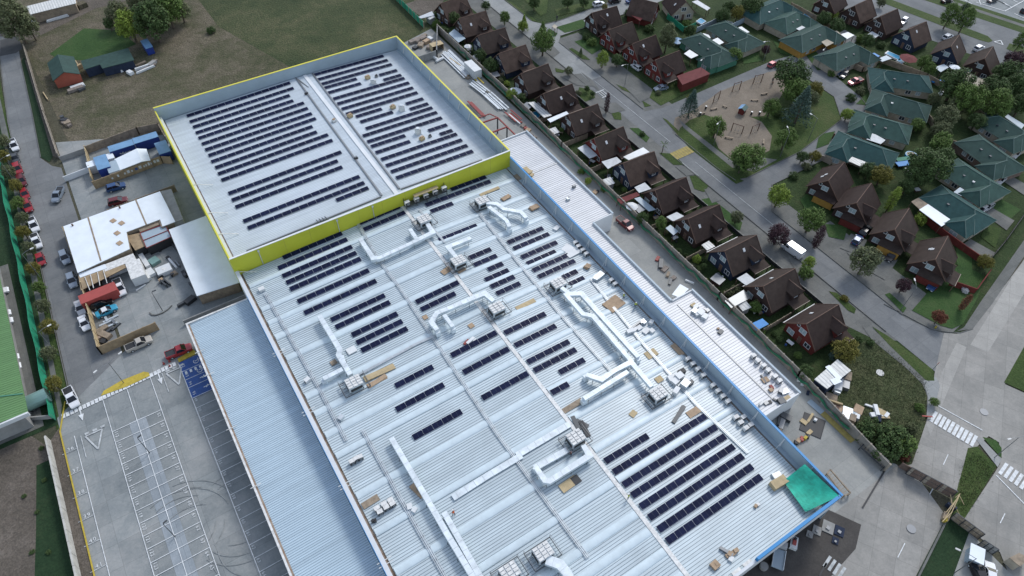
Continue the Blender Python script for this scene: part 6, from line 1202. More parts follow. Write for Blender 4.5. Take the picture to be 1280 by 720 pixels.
# light roofs, pergolas and carports beside the houses
def shade(px, z, m, label, name='carport', cat='carport', post='brown_trim'):
    if m == 'white_roof' and 'bright' not in label: m = 'pale_roof'
    q = [P(x, y, z) for x, y in px]; c = sum(q, Vector())/len(q); t = thing(name, label, cat, (c.x, c.y, 0)); b = MB()
    ar = sum(q[i].x*q[(i+1) % len(q)].y-q[(i+1) % len(q)].x*q[i].y for i in range(len(q)))
    b.slab(q if ar > 0 else q[::-1], .1, m); b.build('roof', t, True)
    for p in q: b = MB(); p = p.lerp(c, .08); b.box(p.x-.07, p.x+.07, p.y-.07, p.y+.07, 0, z-.1, post); b.build('post', t, True)
for a in (([(523,21),(540,14),(543,19),(526,23)],2.3,'white_roof','white flat shed roof behind the topmost fence-row chalet'),([(561,42),(568,36),(582,48),(573,53)],2.5,'parapet_in','pale pergola roof behind the second fence-row chalet'),([(660,128),(668,127),(690,144),(680,147)],2.5,'shed_sheet','sloping pale patio roof behind the sixth fence-row chalet'),([(684,149),(708,139),(711,142),(688,153)],2.9,'white_roof','bright white roof strip between sixth and seventh fence-row chalets'),([(722,185),(732,180),(747,194),(737,198)],2.6,'white_roof','pale patio roof behind the eighth fence-row chalet'),([(752,202),(771,196),(777,202),(760,211)],2.6,'white_roof','pale roof between eighth and ninth fence-row chalets'),([(779,196),(804,184),(812,190),(786,200)],2.7,'white_box','brightest white roof between eighth and ninth chalets, street side'),
    ([(771,249),(796,240),(800,244),(776,255)],2.4,'red_roof','dark red shed roof below the ninth fence-row chalet'),([(793,234),(806,228),(814,236),(799,241)],2.6,'white_roof','pale roof in front of the tenth chalet and red shed'),([(793,248),(800,246),(820,262),(811,264)],2.5,'parapet_in','grey patio awning behind the tenth fence-row chalet'),([(833,271),(846,265),(855,270),(842,277)],2.6,'white_roof','pale roof between tenth and eleventh fence-row chalets'),([(832,285),(838,281),(848,289),(842,294)],2.5,'parapet_in','small grey awning behind the eleventh fence-row chalet'),([(877,306),(886,301),(894,308),(884,313)],2.5,'shed_sheet','ribbed pale roof between eleventh and twelfth chalets'),([(921,348),(933,341),(944,350),(933,357)],2.5,'white_roof','pale roof between twelfth and thirteenth chalets'),
    ([(906,376),(930,362),(939,372),(914,385)],2.4,'steel','dark flat shed roof behind the thirteenth fence-row chalet'),([(938,405),(953,398),(961,405),(946,413)],2.2,'tarp_blue','bright blue awning behind the thirteenth fence-row chalet'),
    ([(787,18),(797,10),(811,16),(800,26)],2.6,'red_roof','red porch roof of the windowed chalet at top'),([(865,2),(872,0),(888,10),(884,13)],2.6,'white_roof','white narrow roof at top between chalets'),([(855,67),(862,62),(873,69),(864,73)],2.7,'white_box','cream white roof at the jade-walled house'),([(888,51),(897,47),(905,53),(897,57)],2.6,'white_box','white roof between jade house and skylight house'),([(923,34),(927,33),(937,40),(930,42)],2.6,'white_box','white roof strip behind the three-skylight house'),
    ([(992,34),(1015,25),(1020,28),(999,38)],2.7,'white_roof','long white lean-to beside the blue pool'),([(980,28),(985,26),(995,32),(990,33)],2.4,'white_roof','short white roof at the pool-side green house'),([(1022,48),(1046,38),(1056,47),(1033,58)],2.8,'cream_wall','beige flat annex roof right of the ochre house'),([(1050,43),(1060,40),(1068,44),(1058,49)],2.7,'white_box','white annex roof at the end of beige roof'),([(1084,43),(1090,39),(1099,44),(1093,48)],2.3,'white_roof','white pergola beside the second avenue chalet'),([(1096,74),(1108,69),(1115,73),(1103,77)],2.4,'parapet_in','grey flat roof beside a small blue pool'),([(1088,67),(1093,66),(1100,70),(1095,72)],2.3,'tarp_blue','blue canopy behind the house above pink pickup'),
    ([(1060,201),(1068,193),(1085,202),(1078,209)],2.6,'shed_sheet','pale green flat roof at bottom of the stepped row'),([(1083,174),(1091,166),(1107,175),(1101,180)],2.6,'white_roof','white roof beside the third stepped-row house'),([(1149,262),(1160,255),(1189,275),(1177,283)],2.7,'white_roof','bright white side roof of the green house near red wall'),([(1139,252),(1148,247),(1160,255),(1150,262)],2.6,'weathered_wood','slatted pergola beside the bright white side roof'),([(1192,240),(1200,234),(1210,240),(1202,245)],2.5,'parapet_in','grey roof patch between third and fourth right houses'),([(1172,118),(1176,112),(1181,115),(1176,120)],2.2,'white_box','small white canopy at end of blue pipe near trees'),
    ([(1256,146),(1260,143),(1281,156),(1277,161)],2.6,'parapet_in','pale terrace roof above the house at right edge'),([(1203,97),(1210,90),(1240,105),(1228,113)],2.4,'cream_wall','wooden deck roof behind the last avenue chalet'),([(1168,84),(1180,80),(1186,84),(1176,90)],2.4,'parapet_in','round-cornered lilac canopy behind fourth avenue chalet'),([(690,33),(693,30),(697,33),(694,36)],2.4,'cream_wall','cream porch roof at the top middle-row chalet')):
    shade(*a)
def pool(px, label):
    q = [P(x, y, .6) for x, y in px]; c = sum(q, Vector())/4; t = thing('swimming_pool', label, 'pool', (c.x, c.y, 0)); b = MB(); b.prism([(p.x, p.y) for p in q], 0, .5, 'white_box'); b.build('rim', t, True); b = MB(); b.prism([(c.x+(p.x-c.x)*.86, c.y+(p.y-c.y)*.86) for p in q], .45, .53, 'pool_blue'); b.build('water', t, True)
pool([(1000,22),(1006,16),(1015,23),(1008,27)], 'blue pool beside the long white lean-to'); pool([(870,26),(876,22),(883,26),(877,30)], 'blue pool behind the three-skylight house'); pool([(1106,66),(1110,63),(1130,72),(1126,76)], 'narrow blue pool below the second avenue chalet'); pool([(665,140),(670,138),(676,144),(671,149)], 'small blue pool against the long fence'); pool([(1121,75),(1124,72),(1131,77),(1128,80)], 'tiny blue paddling pool at end of narrow pool')
b = MB(); p = P(1139, 194, .4); b.cyl((p.x, p.y, 0), (p.x, p.y, .6), 1.6, 1.6, 20, 'pool_blue'); b.cyl((p.x, p.y, .55), (p.x, p.y, .63), 1.3, 1.3, 20, 'cream_wall'); b.single('paddling_pool', 'round turquoise paddling pool covered in cream on grey patio', 'pool')
b = MB()
for x, y, sx, sy, m, l, n, cc in ((1129,204,3.8,1.8,'tarp_blue','bright blue tarpaulin beside the paddling pool','tarpaulin','tarpaulin'),(1130,198,4.6,1.4,'green_wall','green awning above the blue tarpaulin','awning','awning'),(1137,214,.8,3,'white_box','white plank below the blue tarpaulin','plank','plank'),(1173,101,4.2,.9,'tarp_blue','blue covered bench along the green roof near trees','bench','bench'),(1147,236,1.4,1.2,'white_box','white folding table in dark garden above slatted pergola','table','table')):
    p = P(x, y, .8); b = MB(); b.obb((p.x, p.y, .55), (sx, sy, .2), R(-20), m); b.obb((p.x, p.y, 0), (sx*.8, sy*.7, .55), R(-20), 'brown_trim'); b.single(n, l, cc)
def parasol(px, py, m, label, r=1.6, h=2.4):
    p = P(px, py, h); t = thing('parasol', label, 'parasol', (p.x, p.y, 0)); b = MB(); b.cyl((0, 0, h-.25), (0, 0, h+.25), r, .05, 8, m); b.build('canopy', t); b = MB(); b.cyl((0, 0, 0), (0, 0, h-.2), .04, .04, 6, 'unit_white'); b.build('pole', t)
parasol(790, 257, 'white_box', 'white parasol on the dark patio behind tenth chalet'); parasol(644, 113, 'white_roof', 'white round parasol behind the fifth fence-row chalet', 2.0); parasol(585, 57, 'white_box', 'white round parasol behind the third fence-row chalet', 1.3); parasol(880, 45, 'white_box', 'white round parasol between jade and skylight houses', 2.2); parasol(1194, 83, 'white_roof', 'pale grey parasol beside the lilac canopy', 1.7); parasol(1136, 72, 'red_roof', 'brown red parasol near the narrow pool', 2.8); parasol(847, 50, 'blue_box_top', 'blue-grey dome trampoline cover behind fourth middle chalet', 2.2, 1.2); p = P(1206, 105, 1.5); t = thing('inflatable_star', 'pink and white star-shaped inflatable among the dark trees', 'inflatable', (p.x, p.y, 0)); b = MB(); b.ball((0, 0, 1.5), .9, 'pink', 12, 8); b.cyl((0, 0, 0), (0, 0, .8), .1, .1, 6, 'steel'); b.build('body', t)
for i in range(6): a = i*1.047; b = MB(); b.cyl((.6*math.cos(a), .6*math.sin(a), 1.6), (1.7*math.cos(a), 1.7*math.sin(a), 2.0), .3, .06, 8, 'white_box' if i % 2 else 'pink'); b.build('arm', t)
# garden walls and fences of the estate
wall([(1150, 262), (1172, 281), (1208, 307), (1236, 326)], 1.9, .2, 'red_wall', 'garden_wall', 'dark red garden wall between green house and corner lawn', 'wall', 0); wall([(1190, 350), (1222, 361), (1240, 336)], 1.7, .2, 'red_wall', 'garden_wall', 'dark red garden wall around the corner lawn', 'wall', 0)
wall([(1236, 326), (1258, 300), (1285, 262)], 1.3, .08, 'dark', 'garden_fence', 'thin dark fence along the right street front gardens', 'fence', 2.4)
for i, y in enumerate([180, 168, 156, 143.5, 131, 118.5, 106, 93.5, 81, 68.5, 56, 44]):
    wall([(94.8, y), (103, y)], 1.7, .1, 'weathered_wood', 'garden_fence', 'wooden garden fence below the %s fence-row chalet' % ORD[i], 'fence', 2.2, px=False)
    if i > 2: wall([(111.8, y+5), (111.8, y-3)], 1.2, .1, 'dark_metal', 'front_fence', 'dark front fence with posts before the %s fence-row chalet' % ORD[i+1], 'fence', 1.5, px=False)
wall([(835, 17), (856, 34), (870, 28)], 1.9, .12, 'green_net', 'garden_fence', 'dark green garden fence behind the middle row', 'fence', 2.4); wall([(872, 34), (898, 22), (915, 28)], 1.9, .12, 'parapet_in', 'garden_fence', 'grey fence behind the blue pool at top', 'fence', 2.4); wall([(915, 30), (945, 15)], 1.9, .12, 'parapet_in', 'garden_fence', 'pale grey fence right of the skylight house', 'fence', 2.4); wall([(990, 3), (1030, 24), (1040, 34)], 1.9, .12, 'weathered_wood', 'garden_fence', 'brown fence behind the pool-side green house', 'fence', 2.4); wall([(1052, 72), (1080, 84), (1100, 73)], 1.8, .12, 'weathered_wood', 'garden_fence', 'tan fence around the garden of house above pink pickup', 'fence', 2.4)
wall([(1100, 70), (1160, 92), (1195, 112), (1240, 150)], 1.9, .12, 'weathered_wood', 'garden_fence', 'long brown fence behind avenue chalets', 'fence', 2.4); wall([(1160, 140), (1182, 170), (1208, 183)], 1.9, .12, 'weathered_wood', 'garden_fence', 'brown fence through the dark gardens on the right', 'fence', 2.4); wall([(1020, 190), (1040, 200)], 1.6, .12, 'pale_trim', 'garden_fence', 'low pale fence at bottom of the stepped row by playground road', 'fence', 2.2); wall([(1043, 167), (1060, 178)], 1.6, .12, 'brown_trim', 'garden_fence', 'brown fence beside the third stepped-row house', 'fence', 2.2)
# garden things behind the fence row
gy = [P(a[0], a[1], 6.8).y for a, c in FR_ROW]
for i, y in enumerate(gy):
    o_ = ORD[i]; rg = random.Random(i*7+1)
    if i % 3 != 1:
        x, yy = 95.3+rg.uniform(0, .8), y+rg.uniform(-3.6, 3.2); t = thing('garden_shed', ('small %s garden shed at the fence behind the ' % ('grey', 'brown')[i % 2])+o_+' fence-row chalet', 'shed', (x, yy, 0), rg.uniform(-.2, .2)); b = MB(); b.box(-.9, .9, -1.1, 1.1, 0, 1.9, ('fence_cement', 'brown_wall')[i % 2]); b.build('wall', t); b = MB(); b.slab([(-1.1, -1.3, 1.95), (1.1, -1.3, 2.2), (1.1, 1.3, 2.2), (-1.1, 1.3, 1.95)], .08, ('shed_sheet', 'steel')[i % 2]); b.build('roof', t); b = MB(); b.box(.9, .94, -.4, .4, 0, 1.7, 'brown_trim'); b.build('door', t)
    x, yy = 97.2+rg.uniform(0, 1.2), y+rg.uniform(-3.2, 3.4); t = thing('garden_table', 'garden table with stools behind the '+o_+' fence-row chalet', 'table', (x, yy, 0), rg.uniform(0, 3)); b = MB(); b.obb((0, 0, .68), (1.5, .9, .06), 0, ('weathered_wood', 'white_box', 'steel')[i % 3]); b.build('table_top', t)
    for s in (-1, 1): b = MB(); b.box(s*.6-.05, s*.6+.05, -.35, .35, 0, .68, 'brown_trim'); b.build('leg', t)
    for s in (-1, 1): b = MB(); b.obb((s*.3, s*.9, 0), (.4, .4, .45), .2, ('dark', 'white_box', 'blue_paint')[(i+s) % 3]); b.single('stool', '', 'stool') if False else b.build('bench', t)
# playground
def frame2(px0, px1, h, label, m='brown_trim', n='swing_frame'):
    a, c = P(*px0), P(*px1); t = thing(n, label, 'swing', (a.x, a.y, 0)); b = MB(); b.cyl((a.x, a.y, 0), (a.x, a.y, h), .14, .12, 8, m); b.build('post', t, True); b = MB(); b.cyl((c.x, c.y, 0), (c.x, c.y, h), .14, .12, 8, m); b.build('post', t, True); b = MB(); b.cyl((a.x, a.y, h-.15), (c.x, c.y, h-.15), .09, .09, 8, m); b.build('crossbar', t, True)
    b = MB(); d = (c-a)
    for k in (.35, .65): e = a+d*k; b.beam((e.x, e.y, h-.2), (e.x, e.y, .6), .03, .03, 'steel'); b.obb((e.x, e.y, .5), (.5, .25, .06), 0, 'dark')
    b.build('swing_seat', t, True)
frame2((891,129),(898,124), 3, 'dark red swing frame nearest the conifer'); frame2((915,115),(924,112), 3, 'dark red swing frame in middle of the playground edge'); frame2((941,105),(951,103), 3, 'dark red swing frame at right of the playground edge'); frame2((914,163),(927,167), 2.6, 'dark climbing frame with posts at the round play area'); frame2((938,167),(947,163), 2.6, 'dark swing frame at right of the round play area')
t = thing('play_house', 'small red play hut with teal roof in the playground', 'play hut', tuple(P(927, 141)), R(20)); b = MB(); b.box(-1, 1, -.8, .8, 0, 1.7, 'red_wall'); b.build('wall', t); b = MB(); b.slab([(-1.3, 0, 2.3), (-1.3, -1.1, 1.7), (1.3, -1.1, 1.7), (1.3, 0, 2.3)], .1, 'green_ridge'); b.slab([(-1.3, 0, 2.3), (1.3, 0, 2.3), (1.3, 1.1, 1.7), (-1.3, 1.1, 1.7)], .1, 'blue_box_top'); b.build('roof', t); b = MB(); b.box(-.3, .3, -.84, -.8, .1, 1.3, 'dark'); b.build('doorway', t)
def bench(px, py, rz, label, l=2.2):
    p = P(px, py); t = thing('bench', label, 'bench', (p.x, p.y, 0), rz, 'benches in the playground'); b = MB(); b.box(-l/2, l/2, -.25, .25, .38, .46, 'weathered_wood'); b.build('seat', t)
    for s in (-1, 1): b = MB(); b.box(s*l/2*.8-.12, s*l/2*.8+.12, -.22, .22, 0, .38, 'dark'); b.build('leg', t)
bench(943, 126, -.6, 'bench in the middle of the sand right of play hut'); bench(955, 118, -.2, 'bench near the three tall trees of playground'); bench(877, 143, -.1, 'bench by the grass left of the round area'); bench(911, 173, -.9, 'bench at the left rim of round play area'); bench(954, 178, .7, 'bench at the right rim of round play area'); bench(892, 137, -.2, 'low bench near the conifer on the sand'); bench(906, 134, -1.2, 'short bench above the grass tongue', 1.4)
for i, (x, y) in enumerate(((882, 136), (939, 143), (949, 143), (875, 144))):
    p = P(x, y); b = MB(); b.cyl((p.x, p.y, 0), (p.x, p.y, .9), .28, .32, 10, 'dark'); b.cyl((p.x, p.y, .9), (p.x, p.y, .96), .3, .3, 10, 'steel'); b.single('litter_bin', ('litter bin nearest the conifer', 'litter bin below the play hut', 'litter bin by grass right of play hut', 'litter bin at edge of grass beneath conifer')[i], 'bin')
p = P(965, 103); person((p.x, p.y, 0), 'adult in dark clothes walking at the playground edge', 2.0, (.03, .03, .04)); p = P(964.5, 107); person((p.x, p.y, 0), 'second walker behind adult at playground edge', 2.2, (.3, .2, .15))
p = P(696, 26); person((p.x, p.y, .35), 'cyclist in dark clothes crossing the pale side street', 2.4, (.03, .03, .05), bend=.25)
t = thing('bicycle', 'dark bicycle ridden along the pale side street', 'bicycle', (p.x, p.y, 0), 2.4+R(90)); 
for x in (-.55, .55): b = MB(); b.cyl((x, -.025, .34), (x, .025, .34), .34, .34, 16, 'tyre'); b.build('wheel', t)
b = MB(); b.beam((-.55, 0, .34), (-.1, 0, .85), .04, .04, 'dark_metal'); b.beam((-.1, 0, .85), (.4, 0, .85), .04, .04, 'dark_metal'); b.beam((.4, 0, .95), (.55, 0, .34), .04, .04, 'dark_metal'); b.beam((0, 0, .35), (.4, 0, .85), .04, .04, 'dark_metal'); b.build('frame', t); b = MB(); b.beam((.38, -.28, 1.0), (.38, .28, 1.0), .04, .04, 'dark_metal'); b.build('handlebar', t); b = MB(); b.obb((-.12, 0, .88), (.26, .14, .07), 0, 'dark'); b.build('saddle', t)
# lamp posts
def lamp(base, label, h=7.5, rz=0, arm=1.8, two=False, m='steel', hd='unit_white'):
    p = P(*base); t = thing('street_lamp', label, 'street lamp', (p.x, p.y, 0), rz, 'street lamps'); b = MB(); b.cyl((0, 0, 0), (0, 0, h), .08, .05, 8, m); b.build('pole', t)
    for s in ((1, -1) if two else (1,)):
        b = MB(); b.cyl((0, 0, h-.1), (s*arm*.5, 0, h+.25), .045, .045, 6, m); b.cyl((s*arm*.5, 0, h+.25), (s*arm, 0, h+.3), .045, .04, 6, m); ar = b.build('arm', t)
        b = MB(); b.obb((s*(arm+.35), 0, h+.22), (.75, .26, .14), 0, hd); b.obb((s*(arm+.35), 0, h+.18), (.6, .24, .035), 0, 'lamp_lens'); b.build('lamp_head', ar)
b = MB()
lamp((155, 479), 'double-armed lamp on the yellow island of the car park', 7.2, R(22), 2.3, True); lamp((219, 671), 'lamp post with a yellow base in the lower car park', 5.5, R(20), .1, False, 'dark_metal', 'dark_metal'); lamp((187, 566), 'lamp post among the upper numbered bays', 5.5, R(20), .1, False, 'dark_metal', 'dark_metal'); lamp((73, 444), 'street lamp nearest the car park gate on the left verge', 8, R(10)); lamp((51, 348), 'street lamp in the middle of left verge', 8, R(10)); lamp((21, 231), 'street lamp beside parked red cars on left verge', 8, R(10)); lamp((203, 388), 'lamp post standing on curved kerb of the yard', 6, 0, .2, False, 'dark_metal', 'dark_metal')
lamp((781, 106), 'street lamp before the fourth middle chalet', 7, R(180)); lamp((874, 98), 'street lamp by the red annex', 7, R(200)); lamp((954, 77), 'street lamp on lawn of the jade-walled house', 7, R(170)); lamp((892, 181), 'street lamp on the verge by playground corner', 8, R(200)); lamp((975, 196), 'street lamp at the round tree of the playground road', 8, R(60)); lamp((1022, 85), 'street lamp behind the house above pink pickup', 7, R(200)); lamp((1126, 387), 'street lamp on the corner lawn verge', 7.5, R(50)); lamp((1193, 716), 'white street lamp leaning over the dark lawn at bottom right', 7, R(120), 2.6); lamp((1243, 572), 'double-armed lamp on the median triangle at crossing', 8, R(-20), 1.9, True); lamp((1010, 176), 'street lamp near the blue spruce', 7.5, R(100))
b = MB(); p = P(1166, 462); b.cyl((p.x, p.y, 0), (p.x, p.y, 2.6), .05, .05, 6, 'steel'); b.box(p.x-.35, p.x+.35, p.y-.04, p.y-.02, 2.0, 2.6, 'red_box'); b.single('road_sign', 'red and white road sign at the corner of weedy plot', 'road sign'); b = MB(); p = P(1157.5, 522); b.beam((p.x-.8, p.y+.6, .5), (p.x+.8, p.y-.6, .5), .2, .2, 'red_box'); b.box(p.x-.1, p.x+.1, p.y-.1, p.y+.1, 0, .5, 'dark'); b.single('barrier', 'red and white barrier bar at end of pale corner pavement', 'barrier'); b = MB(); p = P(1168, 420); 
p = P(1169, 410); b = MB(); b.cyl((p.x, p.y, 0), (p.x, p.y, .7), .18, .14, 10, 'yellow_paint'); b.cyl((p.x-.3, p.y, .45), (p.x+.3, p.y, .45), .09, .09, 8, 'yellow_paint'); b.single('fire_hydrant', 'yellow fire hydrant on the pavement of corner lawn', 'hydrant')
for x, y, l in ((1163, 28, 'tall grey lamp mast between two avenue trees'),): lamp((x+31, y+3), l, 11, R(30), 1.6)
for i, (x, y) in enumerate(((205, 455), (212, 452), (212.5, 458))):
    p = P(x, y); b = MB(); b.cyl((p.x, p.y, .04), (p.x, p.y, .75), .2, .05, 10, 'red_box'); b.obb((p.x, p.y, 0), (.45, .45, .05), 0, 'red_box'); b.single('traffic_cone', 'red traffic cone, %s from left at the blue bays' % ORD[i], 'traffic cone')
# ------------------------------------------------------------------ trees and shrubs
PROTO = {}
def crown_mesh(kind, leaf, seed):
    rg = random.Random(seed); b = MB(); k = b._m(leaf); V = b.v; F = b.f
    cl = []
    if kind in ('round', 'tall', 'shrub'):
        rz = {'round': .92, 'tall': 1.5, 'shrub': .7}[kind]; zc = {'round': 1.2, 'tall': 1.75, 'shrub': .5}[kind]; nc = {'round': 46, 'tall': 60, 'shrub': 30}[kind]
        lump = [Vector((rg.gauss(0, 1), rg.gauss(0, 1), rg.gauss(0, .7))).normalized() for _ in range(5)]
        for i in range(nc):
            z = 1-2*(i+.5)/nc; a = i*2.39996+rg.uniform(-.35, .35); q = math.sqrt(max(0, 1-z*z)); v = Vector((q*math.cos(a), q*math.sin(a), z))
            if z < -.82: continue
            k2 = .76*(1+.3*max(v.dot(u) for u in lump)-.22+rg.uniform(-.16, .1)); tp = 1.0 if kind != 'tall' else 1.0-.35*max(0, z)
            cl.append((v.x*k2*tp, v.y*k2*tp, zc+v.z*rz*k2, rg.uniform(.17, .33)))
        for i in range(9): cl.append((rg.uniform(-.35, .35), rg.uniform(-.35, .35), zc+rg.uniform(-.4, .4)*rz, .36))
    elif kind == 'cone':
        for i in range(84):
            u = (i+.5)/84; u = u**.85; a = i*2.39996; r = (1-u)*.9*rg.uniform(.7, 1); cl.append((r*math.cos(a), r*math.sin(a), .3+u*2.7, .1+.2*(1-u)))
    elif kind == 'column':
        for i in range(44):
            u = (i+.5)/44; a = i*2.39996; r = .42*math.sin(math.pi*min(1, .12+u*.86))**.7*rg.uniform(.7, 1); cl.append((r*math.cos(a), r*math.sin(a), .3+u*3.2, .24))
    n = {'round': 90, 'tall': 86, 'shrub': 80, 'cone': 44, 'column': 60}[kind]; ls = {'round': .1, 'tall': .1, 'shrub': .12, 'cone': .1, 'column': .1}[kind]
    for (cx, cy, cz, cr) in cl:
        for j in range(n):
            v = Vector((rg.gauss(0, 1), rg.gauss(0, 1), rg.gauss(0, 1))).normalized(); rr = cr*rg.uniform(.6, 1.06)
            p = Vector((cx, cy, cz))+v*rr
            if p.z < .03: p.z = .03+rg.random()*.1
            nn = (v+Vector((0, 0, .35))+Vector((rg.uniform(-.5, .5), rg.uniform(-.5, .5), rg.uniform(-.3, .5)))).normalized(); a = nn.orthogonal().normalized(); c = nn.cross(a); t = rg.uniform(0, 6.28); a, c = a*math.cos(t)+c*math.sin(t), c*math.cos(t)-a*math.sin(t)
            s = ls*rg.uniform(.6, 1.25); m = len(V); V += [tuple(p-a*s*.5), tuple(p+c*s*.38), tuple(p+a*s*.5), tuple(p-c*s*.38)]; F.append((m, m+1, m+2, m+3)); b.mi.append(k)
    return b.mesh('crown')
def trunk_mesh(kind, seed):
    rg = random.Random(seed); b = MB(); h = {'round': 1.0, 'tall': 1.5, 'shrub': .4, 'cone': 2.6, 'column': 2.8}[kind]
    b.cyl((0, 0, -.02), (.03, .02, h*.55), .085, .06, 8, 'bark'); b.cyl((.03, .02, h*.55), (.02, .05, h*1.15), .06, .02, 8, 'bark')
    if kind != 'cone':
        for i in range(5): a = i*1.26+rg.uniform(-.3, .3); b.cyl((.03, .02, h*.5+i*.05), (.55*math.cos(a), .55*math.sin(a), h*.9+rg.uniform(0, .35)), .045, .012, 6, 'bark')
    return b.mesh('trunk')
TN = [0]
def tree(kind, leaf, px, py, wpx, label=None, hf=1.0, name=None, group=None, cat=None):
    TN[0] += 1
    v = TN[0] % 3; key = (kind, leaf, v)
    if key not in PROTO: PROTO[key] = (crown_mesh(kind, leaf, hash(kind+leaf) % 1000+v*17 if False else v*31+len(leaf)*7+len(kind)), trunk_mesh(kind, v*5+3))
    cm, tm = PROTO[key]; zc = {'round': 1.2, 'tall': 1.75, 'shrub': .5, 'cone': 1.5, 'column': 1.9}[kind]
    r = 2.0
    for _ in range(4):
        p = P(px, py, zc*r*hf); dist = (p-Vector((0, 0, H))).length; r = wpx/2*dist/FPX/(1.0 if kind != 'column' else .62)
    nm = name or {'cone': 'conifer_tree', 'column': 'columnar_tree', 'shrub': 'shrub'}.get(kind, 'tree')
    o = bpy.data.objects.new(nm, None); COL.objects.link(o); o.location = (p.x, p.y, 0); o.rotation_euler = (0, 0, rnd.uniform(0, 6.28)); sx_, sy_ = rnd.uniform(.88, 1.14), rnd.uniform(.88, 1.14); o.scale = (r*sx_, r*sy_, r*hf*rnd.uniform(.92, 1.12)); FR[o.name] = ((p.x, p.y, 0), 0)
    c = bpy.data.objects.new('crown' if kind != 'shrub' else 'foliage', cm); COL.objects.link(c); c.parent = o
    t = bpy.data.objects.new('trunk' if kind != 'shrub' else 'stem', tm); COL.objects.link(t); t.parent = o
    later(o, label, cat or ('shrub' if kind == 'shrub' else 'tree'), px, group or ('garden shrubs' if kind == 'shrub' else 'trees of the estate'))
    return o
M_, D_, LI, OL, PU, BL, YE, AU, RU = 'leaf_mid', 'leaf_dark', 'leaf_lime', 'leaf_olive', 'leaf_purple', 'leaf_blue', 'leaf_yellow', 'leaf_autumn', 'leaf_rust'
# field and top left
tree('tall', OL, 14, 22, 34, 'tall olive tree at the top left corner of field', .9); tree('tall', OL, 34, 30, 22, 'loose grey-green tree beside the top left white shed', .9); tree('tall', OL, 3, 8, 22, 'olive tree cut by the top left corner')
for x, y, w, l, s in ((188,22,44,D_,'big dark tree in middle of the field thicket'),(160,28,34,LI,'lime green tree in front of field thicket'),(208,10,36,M_,'mid green tree at right of the field thicket'),(225,12,22,OL,'small olive tree at right end of field thicket'),(146,14,24,OL,'small olive tree at left end of field thicket'),(176,8,30,OL,'olive tree at the back of field thicket'),(200,-8,36,M_,'tree cut by the top edge over field thicket'),(136,30,12,D_,'small dark tree left of the field thicket')): tree('round', l, x, y, w, s, 1.05)
tree('shrub', D_, 264, 38, 10, 'low bright shrub alone at border of the dark field')
# street trees at left
for i, (x, y) in enumerate(((4,175),(4,196),(10,215),(20,232),(21,253),(27,272),(29,290),(36,310),(40,335),(48,358),(53,382),(60,408),(60,441),(68,480))): tree('round', (OL, AU, OL, AU, M_)[i % 5], x, y, 14 if i < 10 else 17, 'thin young street tree, %s from the top of left verge' % ORD[i], 1.1, 'young_tree', 'young trees on the left verge')
for i in range(16):
    x, y = 43+i*3.2+rnd.uniform(-2, 2), 300+i*13; 
for i, (x, y) in enumerate(((52,560),(46,640),(30,620),(60,690),(40,690),(55,600))): tree('shrub', D_, x, y, 6, 'low dark weed clump on lawn left of the white wall', .5, group='weed clumps')
